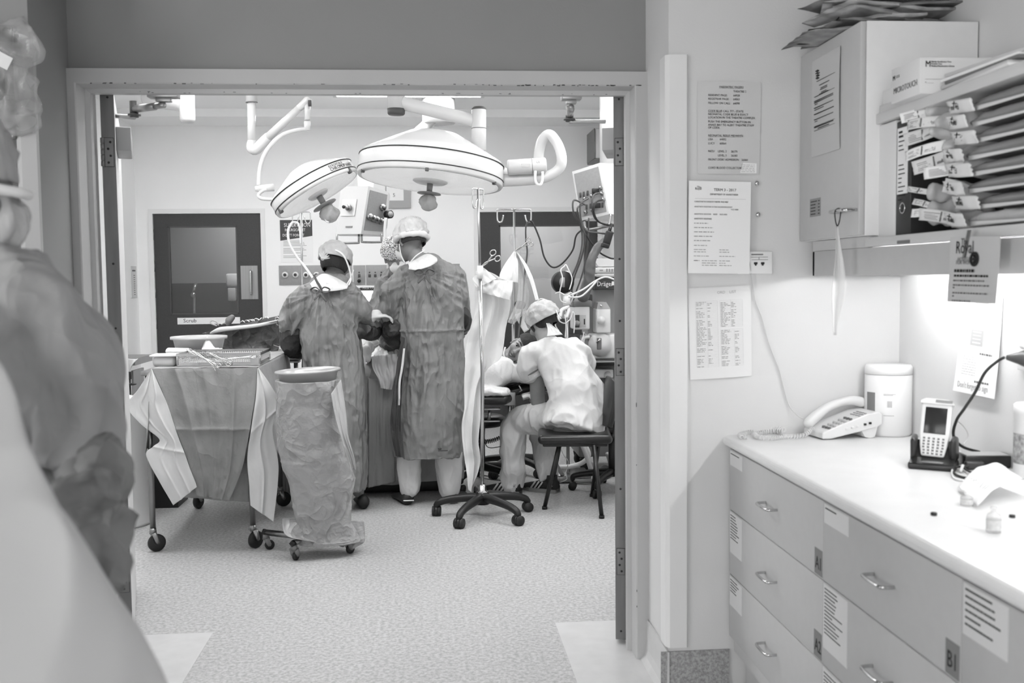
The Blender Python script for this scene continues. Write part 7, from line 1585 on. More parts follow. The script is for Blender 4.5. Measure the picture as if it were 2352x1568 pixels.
def term(b, P):
    T(b, P, 'The', .13, .075, .009, sx=1); T(b, P, 'Royal', .1, .095, .011, sx=.9); T(b, P, 'TERM 3 - 2017', .4, .105, .0125); T(b, P, 'DEPARTMENT OF ANAESTHESIA', .34, .15, .0078, sx=.86)
    bar(b, P, .1, .92, .19, .0005, inkg_m)
    for s, u, v, m in (('CONSULTANT IN CHARGE IN THEATRE  PAGE 44057', .09, .23, ink_m), ('ANAESTHETIC REGISTRAR OUTSIDE HALF/EVENING/NIGHT', .09, .285, inkg_m), ('PAGE 44084', .68, .31, inkg_m), ('ANAESTHETIC REGISTRAR     INSIDE      PAGE 44024', .09, .365, inkg_m), ('ANAESTHETIC REGISTRARS', .09, .415, ink_m)): T(b, P, s, u, v, .0068, m, sx=.72)
    r = random.Random(4)
    for k in range(5): words(b, P, .09, r.uniform(.28, .42), .46 + k * .047, .0022, inkg_m, r)
    for v, u1 in ((.7, .3), (.745, .28), (.77, .28), (.815, .34)): words(b, P, .09, u1, v, .0018, inkg_m, r)
    for v, u1 in ((.745, .66), (.77, .66), (.815, .76), (.865, .68), (.89, .6), (.915, .7)): words(b, P, .5, u1, v, .0018, inkg_m, r)
    for v in (.865, .89, .915): words(b, P, .22, .46, v, .0018, inkg_m, r)
    words(b, P, .09, .18, .865, .0022, ink_m, r)
page('notice', 'white typed notice headed TERM 3 - 2017, middle one on the end wall', 'notice', ((1582, 415), (1725, 418), (1721, 629), (1580, 627)), YA - .017, paper2_m, term, curl=.004)
def table(b, P):
    r = random.Random(8)
    T(b, P, 'ORD    LIST', .46, .075, .013, inkl_m)
    for (u0, u1, us, vs, ve, n) in ((.11, .46, .3, .15, .87, 44), (.5, .86, .68, .15, .44, 18), (.5, .86, .73, .47, .87, 25)):
        for k in range(n + 1):
            v = vs + (ve - vs) * k / n; bar(b, P, u0, u1, v, .0003, inkl_m)
            if k < n and r.random() < .85:
                words(b, P, u0 + .01, u0 + r.uniform(.06, .17), v + .8 * (ve - vs) / n, .0015, inkg_m, r)
                if r.random() < .8: words(b, P, us, us + r.uniform(.03, .08), v + .8 * (ve - vs) / n, .0015, inkg_m, r)
        for u in (u0, us - .01, u1):
            a, c = P(u, vs, .002), P(u, ve, .002); b.use(inkl_m); b.quad(a, c, c + V((.0004, 0, 0)), a + V((.0004, 0, 0)))
page('notice', 'white sheet with two printed tables, lowest one on the end wall', 'notice', ((1580, 662), (1724, 655), (1727, 863), (1585, 872)), YP, paper_m, table, curl=.008)
for k, (x, y) in enumerate(((1738, 421), (1741, 493))):
    p = at(x, y, YA); b = MB(); b.ell(p + V((0, -.003, 0)), (.0075, .005, .0085)); tag(b.build('wall_screw', chrome_m), ['domed chrome screw head in the end wall, the upper of two', 'domed chrome screw head in the end wall, the lower of two'][k], 'screw', 'wall screws')
# data outlet and telephone cord
t = thing('data_outlet', 'white double data outlet partly behind the notice headed TERM 3', 'wall outlet', at(1731, 630, YA))
q0, q1, a0, a1 = rect(1692, 577, 1772, 629, YA); b = MB(); b.b2(q0, q1, YA - .012, YA - .0005, a0, a1, bev=.004); pl_ = b.build('plate', whitepl_m, t, world=True)
b = MB()
for x in (1733, 1749): q0, q1, a0, a1 = rect(x - 4, 602, x + 4, 607, YA); b.b2(q0, q1, YA - .0135, YA - .0115, a0, a1); q0, q1, a0, a1 = rect(x - 2, 607, x + 2, 610, YA); b.b2(q0, q1, YA - .0135, YA - .0115, a0, a1)
b.build('jack', black_m, pl_, world=True)
b = MB()
for px in ((1723, 583, 1750, 586), (1722, 590, 1761, 591), (1740, 591, 1741, 597), (1724, 596, 1761, 597)): q0, q1, a0, a1 = rect(*px, YA); b.b2(q0, q1, YA - .0132, YA - .0118, a0, a1)
b.build('printed_strip', inkg_m, pl_, world=True)
tcord_m = mat('phone_cord', 196, .5)
wall_cord = cable('thin pale telephone cord running down the end wall from the outlet to the telephone', [(1722, 601, YA - .014), (1727, 640, YA - .008), (1735, 690, YA - .006), (1750, 730, YA - .006), (1762, 775, YA - .006), (1776, 815, YA - .006), (1790, 850, YA - .006), (1800, 890, YA - .006), (1812, 930, YA - .008), (1830, 952, YA - .02), (1846, 962, YA - .035)], .0019, tcord_m, 'wall_cable', 'cable')
# telephone
pm = mat('telephone_plastic', 216, .4)
B0 = V((1.287, 3.165, ZT)); X_ = V((1, .08, 0)).normalized(); Y_ = V((-.12, 1, 0)).normalized(); Lp_, Wp_ = .212, .128
t = thing('telephone', 'white corded desk telephone in the far corner of the worktop', 'telephone', B0 + X_ * .1 + Y_ * .06)
def ph(x, y, z): return B0 + X_ * x + Y_ * y + V((0, 0, z))
b = MB(); prof = [(0, .004), (0, .022), (.008, .028), (.16, .082), (.2, .088), (Lp_, .08), (Lp_, .045), (.19, .035), (.03, .003)]
b.grid([[ph(x, y, z) for x, z in prof] for y in (0, .004, Wp_ - .004, Wp_)], closed_u=True, caps=True, smooth=False); bo_ = b.build('body', pm, t, world=True); md = bo_.modifiers.new('b', 'BEVEL'); md.width = .004; md.segments = 3; md.limit_method = 'ANGLE'
b = MB(); b.grid([[ph(x, y, z) for x, z in ((.14, .03), (.155, .004), (.175, .0), (.19, .004), (.2, .04))] for y in (.006, Wp_ - .006)], closed_u=True, caps=True, smooth=False); b.build('foot', pm, t, world=True)
sl = (.082 - .028) / (.16 - .008)
for r_ in range(6):
    for c_ in range(3):
        if r_ == 5: continue
        b = MB(); x, y = .03 + r_ * .019, .012 + c_ * .018; b.tube([ph(x, y, .028 + (x - .008) * sl - .001), ph(x, y, .0335 + (x - .008) * sl)], [.0062, .0052], 12); b.build('key', mat('dark_key', 90, .5) if r_ in (0,) or (r_ == 4) else mat('grey_key', 168, .5), t, world=True)
b = MB()
for r_ in range(3):
    for c_ in range(4): x, y = .136 + r_ * .011, .012 + c_ * .016; b.box(ph(x, y, .0295 + (x - .008) * sl), (.006, .009, .003))
b.build('memory_keys', mat('mem_key', 150, .5), t, world=True)
for k, (x, m) in enumerate(((.085, pm), (.105, pm), (.122, pm), (.15, black_m), (.168, black_m))):
    b = MB(); b.box(ph(x, -.001, .018 + x * .2), (.009, .006, .007), bev=.001); b.build('side_button' if k < 3 else 'side_port', m, t, world=True)
b = MB(); b.tube([ph(.004, Wp_ - .03, .045), ph(.03, Wp_ - .028, .066), ph(.07, Wp_ - .024, .092), ph(.115, Wp_ - .022, .108), ph(.165, Wp_ - .02, .115), ph(.2, Wp_ - .018, .108)], [.019, .018, .0145, .0135, .016, .018], 20, smooth_path=6, round_ends=True); b.build('handset', pm, t, world=True)
# coiled cord
def coil(b, pts, R, turns, r, n=16):
    path, _ = spline([V(p) for p in pts], [0] * len(pts), 30); L = [0]
    for i in range(1, len(path)): L.append(L[-1] + (path[i] - path[i - 1]).length)
    N = turns * n; out = []; j = 0
    for i in range(N + 1):
        s = L[-1] * i / N
        while j < len(path) - 2 and L[j + 1] < s: j += 1
        f = (s - L[j]) / max(1e-9, L[j + 1] - L[j]); p = path[j].lerp(path[j + 1], f); tn = (path[j + 1] - path[j]).normalized(); u = tn.cross(V((0, 0, 1))).normalized(); w_ = u.cross(tn)
        a = 2 * PI * i / n; out.append(p + (u * math.cos(a) + w_ * math.sin(a)) * R)
    b.tube(out, r, 7)
b = MB(); zc_ = ZT + .0085
coil(b, [ph(.002, .07, .03), V((1.235, 3.20, zc_ + .004)), fl(1800, 1003, zc_), fl(1770, 1006, zc_), fl(1740, 1003, zc_), fl(1736, 996, zc_), fl(1775, 990, zc_ + .002), fl(1800, 988, zc_ + .008), fl(1790, 984, zc_ + .01), fl(1750, 986, zc_ + .006), fl(1722, 992, zc_), fl(1700, 998, zc_), fl(1704, 1003, zc_), fl(1716, 1003, zc_)], .0065, 72, .0017)
b.build('coiled_cord', pm, t, world=True)
b = MB(); b.tube([ph(Lp_, .03, .05), fl(2040, 960, ZT + .03), fl(2050, 978, ZT + .01), fl(2047, 994, ZT + .003), fl(2015, 995, ZT + .003), fl(1995, 992, ZT + .003)], .0016, 8, smooth_path=7); b.build('side_cord', tcord_m, t, world=True)
# wipes canister
cc_ = fl(2040, 978, ZT); cc_.y = min(cc_.y, YA - .065); cc_.x = at(2040, 920, cc_.y).x; cr = .5 * (at(2090, 920, cc_.y).x - at(1990, 920, cc_.y).x); ch = at(2040, 836, cc_.y).z - ZT
t = thing('wipes_canister', 'tall white wipes canister with a barcode in the corner of the worktop', 'canister', (cc_.x, cc_.y, ZT))
print('can', cc_, cr, ch)
b = MB(); b.lathe([(0, .0), (cr * .9, 0), (cr, .008), (cr, ch * .86), (cr * .97, ch * .865), (0, ch * .866)], n=56, caps=False); b.build('body', whitepl_m, t)
b = MB(); b.lathe([(cr * .985, ch * .868), (cr * 1.005, ch * .87), (cr * 1.005, ch * .965), (cr * .93, ch), (0, ch)], n=56, caps=False); b.build('lid', mat('lid_white', 236, .35), t)
def onc(a, z): return V((cr * 1.004 * math.cos(a), cr * 1.004 * math.sin(a), z))
b = MB(); P = [[onc(a, z) for a in [math.radians(q) for q in range(-176, -147, 4)]] for z in (ch * .28, ch * .62)]; b.grid(P); lb = b.build('label_edge', mat('grey_label', 120, .5), t)
b = MB(); o = onc(math.radians(-158), ch * .3); b.text('CLINELL', frame_of(o * 1.004, onc(math.radians(-158), ch * .6) * 1.004, onc(math.radians(-170), ch * .3) * 1.004), .022); b.bm.free()
b = MB(); a0_ = math.radians(-118); r = random.Random(3)
for k in range(12):
    a = a0_ + k * .017; w_ = r.choice((.004, .008)); b.quad(onc(a, ch * .42) * 1.0005, onc(a + w_, ch * .42) * 1.0005, onc(a + w_, ch * .51) * 1.0005, onc(a, ch * .51) * 1.0005)
b.build('barcode', inkg_m, t)
b = MB()
for z, n_ in ((.6, 9), (.585, 7), (.3, 8)):
    for k in range(n_): a = math.radians(-126) + k * .055; b.quad(onc(a, ch * z), onc(a + .04, ch * z), onc(a + .04, ch * z + .0025), onc(a, ch * z + .0025))
b.build('printed_lines', inkl_m, t)
# handheld scanner in its cradle
org = V((1.405, 2.665, ZT)); xa_ = V((.83, -.56, 0)).normalized(); ya_ = V((.56, .83, 0)).normalized()
Ms = Matrix(((xa_.x, ya_.x, 0, org.x), (xa_.y, ya_.y, 0, org.y), (0, 0, 1, org.z), (0, 0, 0, 1)))
t = thing('charging_cradle', 'black charging cradle on the worktop holding the handheld scanner', 'cradle', org); t.matrix_basis = Ms
cm = mat('cradle_black', 34, .3)
b = MB(); b.b2(-.062, .062, -.045, .055, 0, .02, bev=.006); b.prism([(-.045, .018), (.055, .018), (.055, .06), (.02, .075), (-.01, .03)], -.058, .058, 'x'); b.build('base', cm, t)
for s in (-1, 1): b = MB(); b.box((s * .052, .012, .052), (.018, .06, .07), rot=(.15, 0, -s * .06), bev=.008); b.build('side_horn', cm, t)
b = MB(); b.ell((0, -.032, .021), (.032, .01, .004)); b.build('badge', mat('badge_grey', 110, .25), t)
t2 = thing('handheld_scanner', 'white handheld scanner with a dark screen and keypad standing in the cradle', 'scanner', org); Mh = Ms @ Matrix.Translation((-.002, -.004, .032)) @ Matrix.Rotation(math.radians(-14), 4, 'X') @ Matrix.Rotation(math.radians(3), 4, 'Y'); t2.matrix_basis = Mh
dm = mat('scanner_white', 222, .35)
b = MB(); b.prism([(-.03, 0), (.03, 0), (.036, .03), (.039, .06), (.04, .15), (-.04, .15), (-.039, .06), (-.036, .03)], -.011, .014, 'y'); bo_ = b.build('housing', dm, t2); md = bo_.modifiers.new('b', 'BEVEL'); md.width = .005; md.segments = 3
b = MB(); b.prism([(-.043, .148), (.043, .148), (.043, .153), (.03, .162), (-.03, .163), (-.043, .155)], -.016, .018, 'y'); hd = b.build('scan_head', dm, t2); b = MB(); b.b2(-.004, .04, -.0172, -.0155, .1525, .16); b.build('scan_window', mat('grey_window', 135, .3), hd)
b = MB(); b.b2(-.0285, .0285, -.0125, -.0105, .064, .138, bev=.0005); b.build('screen', mat('dark_screen', 34, .2), t2)
for r_ in range(6):
    for c_ in range(5):
        b = MB(); z = .008 + r_ * .0085; x = (-2 + c_) * .0125 * (1 if r_ > 1 else .92); b.box((x, -.0122, z), (.006, .003, .005), bev=.001); b.build('key', mat('scanner_key', 120, .5), t2)
# adapter, cables, plug
t = thing('power_adapter', 'black power adapter block behind the tangled cables on the worktop', 'power adapter', (1.57, 2.66, ZT))
Ma = Matrix.Translation((1.565, 2.665, ZT)) @ Matrix.Rotation(math.radians(-8), 4, 'Z')
b = MB(); b.b2(-.075, .05, -.035, .035, .002, .036, bev=.003, M=Ma); b.build('body', cm, t, world=True)
b = MB(); b.b2(-.07, .045, -.031, .031, .0362, .037, M=Ma); b.build('rating_label', mat('adapter_label', 165, .4), t, world=True)
b = MB(); b.box(fl(2238, 1068, ZT + .012), (.05, .028, .022), rot=(0, 0, -.3), bev=.005); tag(b.build('cable_plug', mat('plug_black', 48, .4)), 'black rectangular plug joining the cables in front of the power adapter', 'plug')
zc_ = ZT + .004
b = MB(); b.tube([fl(2228, 1070, ZT + .01), fl(2200, 1072, zc_ + .01), fl(2188, 1080, zc_), fl(2200, 1092, zc_), fl(2230, 1098, zc_), fl(2265, 1094, zc_ + .001), fl(2290, 1082, zc_), fl(2265, 1076, zc_ + .002)], .0034, 9, smooth_path=7); tag(b.build('cable', cd_m), 'black cable curled in front of the plug on the worktop', 'cable')
b = MB(); b.tube([fl(2212, 1072, zc_ + .006), fl(2225, 1082, zc_ + .004), fl(2255, 1090, zc_ + .004), fl(2285, 1086, zc_ + .004), fl(2310, 1072, zc_)], .003, 9, smooth_path=7); tag(b.build('cable', cd_m), 'second black cable lying just behind the curled one', 'cable')
b = MB(); b.tube([fl(2212, 1068, zc_ + .008), fl(2188, 1078, zc_ + .003), fl(2192, 1098, zc_), fl(2225, 1104, zc_), fl(2250, 1100, zc_)], .0028, 9, smooth_path=7); b.tube([fl(2212, 1068, ZT + .02), fl(2206, 1082, ZT + .006)], .004, 8); tag(b.build('cable', cw_m), 'white cable around the black ones beside the cradle', 'cable')
b = MB(); b.box(fl(2222, 1052, ZT + .014), (.05, .012, .012), rot=(0, 0, .2), bev=.003); tag(b.build('connector', whitepl_m), 'small white connector between cradle and power adapter', 'connector')
xw_ = xb - .002
pw = V((xw_ - .03, y_at_x(2338, 822, xw_ - .03), at(2338, 822, y_at_x(2338, 822, xw_ - .03)).z))
b = MB(); b.tube([pw + V((-.02, .03, 0)), at(2290, 830, 2.62), at(2262, 856, 2.64), at(2240, 900, 2.66), at(2215, 938, 2.68), at(2197, 965, 2.7), at(2190, 1000, 2.72), at(2210, 1025, 2.72), at(2250, 1038, 2.74)], .0042, 10, smooth_path=8)
tag(b.build('mains_cable', cd_m), 'black power cable curving from the wall socket down behind the scanner', 'cable')
b = MB(); b.tube([at(2196, 965, 2.7), at(2210, 975, 2.72), at(2222, 992, 2.73), at(2222, 1008, 2.73), at(2213, 1020, 2.72)], .0018, 8, smooth_path=7); tag(b.build('thin_cable', tcord_m), 'thin grey cable arcing on the wall right of the scanner', 'cable')
t = thing('power_socket', 'white power socket on the right wall with a large grey plug in it', 'wall outlet', (xw_, pw.y, pw.z))
b = MB(); b.b2(xw_ - .012, xw_, pw.y - .09, pw.y + .035, pw.z - .035, pw.z + .05, bev=.004); b.build('plate', whitepl_m, t, world=True)
b = MB(); b.tube([pw + V((.022, -.02, 0)), pw + V((.01, -.012, 0)), pw + V((0, 0, 0)), pw + V((-.018, .022, 0))], [.023, .023, .016, .007], 24); b.build('plug', mat('grey_plug', 62, .35), t, world=True)
b = MB(); b.b2(xw_ - .016, xw_ - .011, pw.y - .0, pw.y + .02, pw.z + .028, pw.z + .042, bev=.001); b.build('rocker_switch', mat('switch_grey', 205, .4), t, world=True)
# cylinder with grey label at the right edge
q = V((1.585, 2.50, ZT)); t = thing('wipes_tub', 'white tub with a patterned grey label, cut by the right edge of the photo', 'tub', q)
b = MB(); b.lathe([(0, 0), (.038, 0), (.04, .006), (.04, .17), (.042, .172), (.042, .195), (.036, .2), (0, .2)], n=40, caps=False); b.build('body', whitepl_m, t)
b = MB(); b.lathe([(.0405, .04), (.0405, .12)], n=40, caps=False); b.build('label', mat('patterned_label', 150, .5, var=.5, vscale=90), t)
# wrapped packet, vials, caps
def pk(u, v):
    a, c, d, e = fl(2200, 1128, ZT), fl(2290, 1070, ZT + .05), fl(2352, 1110, ZT + .03), fl(2245, 1170, ZT)
    p = a.lerp(c, u).lerp(e.lerp(d, u), v); return p + V((0, 0, .004 + .018 * math.sin(PI * u) + .008 * crumple(p, (14, 14, 14), 3)))
t = thing('sterile_wrapper', 'torn pale paper wrapper lying on the worktop near the right edge', 'wrapper', fl(2290, 1140, ZT)); sheet(pk, 24, 16, paper2_m, 'paper', t, .0008)
b = MB(); r = random.Random(6)
for k in range(7):
    a = pk(.25, .15 + k * .1); c = pk(.25 + r.uniform(.2, .5), .15 + k * .1); b.tube([a + V((0, 0, .002)), c + V((0, 0, .002))], .0007, 4)
b.build('printed_lines', inkl_m, t, world=True)
vg = mat('clear_vial', 235, .08, alpha=.45, spec=.6)
def vial(px, py, R, H, name, label, lying=False):
    p = fl(px, py, ZT); t = thing(name, label, 'vial', p, 0)
    b = MB(); b.lathe([(0, .001), (R, .001), (R, H * .62), (R * .9, H * .7), (R * .38, H * .8), (R * .38, H * .9), (R * .5, H * .91), (R * .5, H), (0, H)], n=28, caps=False); b.build('glass', vg, t)
    b = MB(); b.lathe([(R * 1.01, H * .12), (R * 1.01, H * .5)], n=28, caps=False); b.build('label', mat('vial_label', 205, .6, var=.15, vscale=120), t)
vial(2282, 1222, .015, .055, 'glass_vial', 'standing clear glass vial on the worktop, in front of the wrapper')
vial(2220, 1160, .014, .03, 'glass_vial', 'short clear plastic vial left of the wrapper on the worktop')
b = MB(); b.lathe([(0, 0), (.0065, 0), (.0075, .004), (.006, .007), (0, .007)], c=fl(2145, 1183, ZT), n=24, caps=False); tag(b.build('bottle_cap', black_m), 'small black bottle cap alone in the middle of the worktop', 'cap')
b = MB(); b.lathe([(0, 0), (.0065, 0), (.0065, .006), (0, .006)], c=fl(2325, 1188, ZT), n=24, caps=False); tag(b.build('bottle_cap', black_m), 'small dark bottle cap right of the standing glass vial', 'cap')

# papers on the right wall and pelmet (planes facing -X)
def page_x(name, label, corners, X, m, fn, curl=.004):
    TL, TR, BR, BL = [V((X, y_at_x(x, y, X), at(x, y, y_at_x(x, y, X)).z)) for x, y in corners]
    def P(u, v, off=0.0): p = TL.lerp(TR, u).lerp(BL.lerp(BR, u), v); return p + V((-off - curl * v * v, 0, 0))
    t = thing(name, label, 'notice', (BL + BR) / 2); flat(sheet(lambda u, v: P(u, v, .001), 6, 10, m, 'sheet', t, .0005)); b = MB(); b.use(ink_m); fn(b, P); b.build('printing', ink_m, t, world=True); return t
def royal(b, P):
    T(b, P, 'The', .24, .12, .022, sx=.9); T(b, P, 'Royal', .13, .25, .042, sx=.85); T(b, P, 'HOSPITAL', .18, .37, .014, inkg_m); T(b, P, 'FOR WOMEN', .15, .42, .014, inkg_m)
    b.use(ink_m); c = P(.53, .34, .002); e1 = (P(.6, .34, .002) - c); e2 = (P(.53, .25, .002) - c)
    b.tube([c + e1 * math.cos(a) + e2 * math.sin(a) for a in [2 * PI * k / 24 for k in range(24)]], .004, 6, closed=True); b.tube([c - e2 * .6, c + e1 * .4, c + e2 * .6], .004, 6); b.tube([c - e1 * .6, c + e2 * .2, c + e1 * .5], .003, 6)
    r = random.Random(12); words(b, P, .12, .55, .54, .007, ink_m, r); words(b, P, .12, .82, .61, .005, ink_m, r)
    for v, u1 in ((.68, .75), (.75, .85), (.79, .15), (.87, .84), (.92, .15), (.99, .5)): words(b, P, .11, u1, v, .0035, inkg_m, r)
xpf = xp0 - .004
page_x('notice', 'grey notice with a large scribbled logo taped over the pelmet edge', ((2184, 545), (2300, 541), (2292, 698), (2180, 692)), xpf - .03, paperdim_m, royal)
X9 = xpf - .032; b = MB(); p1, p2 = [V((X9, y_at_x(x, y, X9), at(x, y, y_at_x(x, y, X9)).z)) for x, y in ((2226, 528), (2214, 592))]; d = V((0, .008, 0)); b.grid([[p1 - d, p1 + d], [p2 - d, p2 + d]]); o = b.build('grey_tape', mat('dark_tape', 105, .4)); md = o.modifiers.new('s', 'SOLIDIFY'); md.thickness = .001; tag(o, 'strip of dark grey tape holding the logo notice to the shelf edge', 'tape')
def flow(b, P):
    for (u0, v0, u1, v1, m) in ((.34, .0, .66, .12, inkl_m), (.1, .15, .4, .3, inkl_m), (.48, .17, .82, .33, mat('light_grey_print', 190, .8)), (.28, .36, .6, .52, inkl_m)):
        b.use(m); b.quad(P(u0, v1, .002), P(u1, v1, .002), P(u1, v0, .002), P(u0, v0, .002))
        for k in range(4): bar(b, P, u0 + .06, u1 - .06, v0 + .03 + k * (v1 - v0) * .22, .003, paper2_m)
    r = random.Random(15)
    for k in range(8): words(b, P, .15, .5, .64 + k * .025, .0016, inkl_m, r)
    words(b, P, .55, .85, .6, .006, inkg_m, r); words(b, P, .5, .85, .88, .006, inkg_m, r); T(b, P, "Don't forget to sign", .1, .95, .026, inkl_m, sx=.8)
page_x('notice', 'white flow chart sheet on the right wall below the logo notice', ((2216, 668), (2304, 680), (2294, 916), (2198, 896)), xb - .003, paper2_m, flow, curl=.012)
# ------------------------------------------------------------------ shelf contents
ORD = ['topmost', 'second', 'third', 'fourth', 'fifth', 'sixth', 'seventh', 'eighth', 'ninth', 'tenth', 'eleventh', 'twelfth', 'thirteenth', 'fourteenth']
XS = xs + .012
def binder(label, px0, px1, m, z1, lab=False):
    y0_, y1_ = y_at_x(px0, 400, XS), y_at_x(px1, 400, XS)
    t = thing('ring_binder', label, 'binder', (XS + .12, (y0_ + y1_) / 2, zs0)); b = MB(); b.b2(XS, XS + .27, y1_ + .001, y0_ - .001, zs0, z1, bev=.003); b.build('cover', m, t, world=True)
    if lab:
        b = MB(); b.b2(XS - .0012, XS, y1_ + (y0_ - y1_) * .2, y0_ - (y0_ - y1_) * .1, zs0 + .115, z1 - .02); l = b.build('spine_label', paper2_m, t, world=True)
        b = MB(); r = random.Random(1)
        for k in range(14): zz = z1 - .035 - k * .012 - (.03 if k > 4 else 0); b.b2(XS - .002, XS - .0012, y0_ - (y0_ - y1_) * r.uniform(.4, .7), y0_ - (y0_ - y1_) * .2, zz, zz + (.006 if k < 2 else .003))
        b.build('printed_lines', ink_m, l, world=True)
        c = V((XS - .001, (y0_ + y1_) / 2, zs0 + .075)); b = MB(); b.tube([c + V((0, math.cos(a) * .014, math.sin(a) * .014)) for a in [2 * PI * k / 24 for k in range(24)]], .002, 8, closed=True); b.build('finger_ring', chrome_m, t, world=True)
        b = MB(); b.cyl(c + V((.0005, 0, 0)), c + V((-.0008, 0, 0)), .0125, n=24); b.build('finger_hole', black_m, t, world=True)
binder('white ring binder against the side of the wall cupboard', 2012, 2057, mat('binder_white', 220, .4), zs1 - .028)
binder('black ring binder with a white spine label, right of the white one', 2058, 2092, mat('binder_black', 38, .45), zs1 - .035, True)
pfilm = mat('dark_packet_film', 128, .22, bump=.25, bscale=18, var=.1, vscale=7)
cfilm = mat('clear_packet_film', 210, .12, alpha=.7, bump=.5, bscale=26)
g1 = 'long film packets piled lengthwise on the shelf'
N1 = 8; zlo, zhi = zs0 + .004, zs1 - .032; H1 = (zhi - zlo) / N1
random.seed(21)
def wlabel(b, p, ex, ey, w_, h_, bend, full=True, seed=0, brand=True):
    """white paper header with script brand and print; p corner, ex/ey unit"""
    n_ = ex.cross(ey).normalized()
    if n_.x > 0: n_ = -n_
    def f(u, v): return p + ex * (w_ * u) + ey * (h_ * v) + n_ * (bend * math.sin(PI * u) + .004 * crumple(V((u, v, seed)), (3, 3, 3)))
    b.grid([[f(j / 10, i / 6) for j in range(11)] for i in range(7)]); return f, n_
for k in range(N1):
    z0_ = zhi - (k + 1) * H1; t = thing('film_packet', 'long dark film packet lying along the shelf, %s of the pile%s' % (ORD[k], '' if k else ' under the upper board'), 'packet', (XS + .12, 1.9, z0_), 0, g1)
    ye = y_at_x(2212 + random.uniform(-8, 10), 300, XS + .0); b = MB(); x0_ = XS + random.uniform(-.004, .012); P = []
    for i in range(31):
        y = ye - i * .02; e = min(1, i / 4); row = []
        for j in range(20):
            a = 2 * PI * j / 20; cx2 = x0_ + .11; rx_ = .11 * (.85 + .15 * e); rz_ = H1 * .5 * (.45 + .55 * e) * (1 + .05 * noise.noise(V((i * .3, k, 0)))); row.append(V((cx2 + rx_ * math.copysign(abs(math.cos(a)) ** .6, math.cos(a)), y, z0_ + H1 * .5 + rz_ * math.copysign(abs(math.sin(a)) ** .7, math.sin(a)) + .003 * noise.noise(V((i * .4, j * .5, k))))))
        P.append(row)
    b.grid(P, closed_u=True, caps=True); b.build('pouch', pfilm if k < 7 else cfilm, t, world=True)
    b = MB(); p = V((x0_ - .012, ye + .035, z0_ + H1 * .25)); ex = V((.02, -1, -.12 + .05 * random.random())).normalized(); ey = V((-.25, .2, 1)).normalized()
    w_ = .11 if k % 2 == 0 else .085; f, n_ = wlabel(b, p, ex, ey, w_, H1 * .85, .006, seed=k); lb = b.build('paper_header', paper_m, t, world=True); md = lb.modifiers.new('s', 'SOLIDIFY'); md.thickness = .0006
    b = MB(); o = f(.1, .3) + n_ * .002; b.text('multi', frame_of(o, f(.5, .3) + n_ * .002, f(.1, .8) + n_ * .002), .02, shear=.3); o2 = f(.25, .6) + n_ * .002; b.tube([f(.3, .55) + n_ * .002, f(.42, .95) + n_ * .002], .0012, 5); b.tube([f(.28, .8) + n_ * .002, f(.48, .75) + n_ * .002], .0012, 5); b.build('lettering', ink_m, lb, world=True)
    b = MB(); y2 = ye - .05; b.grid([[V((x0_ - .004, y2 - .03 * j, z0_ + .002 + (H1 * .28) * i * (1 - j / 14))) for j in range(14)] for i in range(2)]); e_ = b.build('paper_edge', paper_m, t, world=True); md = e_.modifiers.new('s', 'SOLIDIFY'); md.thickness = .0006
g2 = 'short packets with paper ends sticking out of the shelf'
spots = [(2072, 284, 2145, 262, 26), (2085, 300, 2165, 290, 26), (2082, 336, 2150, 312, 32), (2082, 372, 2175, 345, 26), (2102, 402, 2190, 372, 34), (2085, 440, 2150, 450, 14), (2125, 412, 2230, 395, 28), (2095, 470, 2150, 486, 16), (2165, 440, 2225, 462, 34), (2092, 500, 2150, 505, 22), (2112, 505, 2200, 520, 30)]
for k, (xa_, ya_2, xb2, yb2, hp) in enumerate(spots):
    Xk = XS - .035 + .01 * (k % 3)
    a = V((Xk, y_at_x(xa_, ya_2, Xk), at(xa_, ya_2, y_at_x(xa_, ya_2, Xk)).z)); Xc = XS + .02; c = V((Xc, y_at_x(xb2, yb2, Xc), at(xb2, yb2, y_at_x(xb2, yb2, Xc)).z))
    t = thing('sterile_packet', 'short sterile packet poking out beside the binders, %s from the top' % ORD[k].replace('topmost', 'first'), 'packet', (a + c) / 2, 0, g2)
    ex = (c - a).normalized(); ey = V((-.1, .35 * (1 if k % 2 else -.2), 1)); ey = (ey - ex * ey.dot(ex)).normalized(); L = (c - a).length; h_ = hp / ppm(2.45)
    b = MB(); f, n_ = wlabel(b, a, ex, ey, L, h_, .012 * (1 if k % 2 else -1), seed=k + 20); lb = b.build('paper_end', paper_m if k % 3 else paper2_m, t, world=True); md = lb.modifiers.new('s', 'SOLIDIFY'); md.thickness = .0006
    b = MB(); r = random.Random(k)
    for q in range(5): b.tube([f(.1, .2 + q * .13) + n_ * .001, f(.1 + r.uniform(.2, .4), .2 + q * .13) + n_ * .001], .0006, 4)
    o = f(.55, .25) + n_ * .0015; b.text('multi', frame_of(o, f(.9, .25) + n_ * .0015, f(.55, .9) + n_ * .0015), .014, shear=.3); b.build('lettering', inkg_m, lb, world=True)
    b = MB(); b.tube([f(.48, .1) + n_ * .0015, f(.5, .9) + n_ * .0015], .002, 5); b.build('dark_band', inkg_m, lb, world=True)
    b = MB(); m_ = c + V((.06, -.01, .01)); etube(b, [c + V((-.01, 0, .012)), m_, m_ + V((.06, -.02, 0))], [.02, .03, .03], [.012, .018, .018], (0, 0, 1), n=16, k=4); fuse(b, .006, cloth_fn(.01, .004, (14, 14, 14), seed=k), 1, cfilm, 'pouch', t)
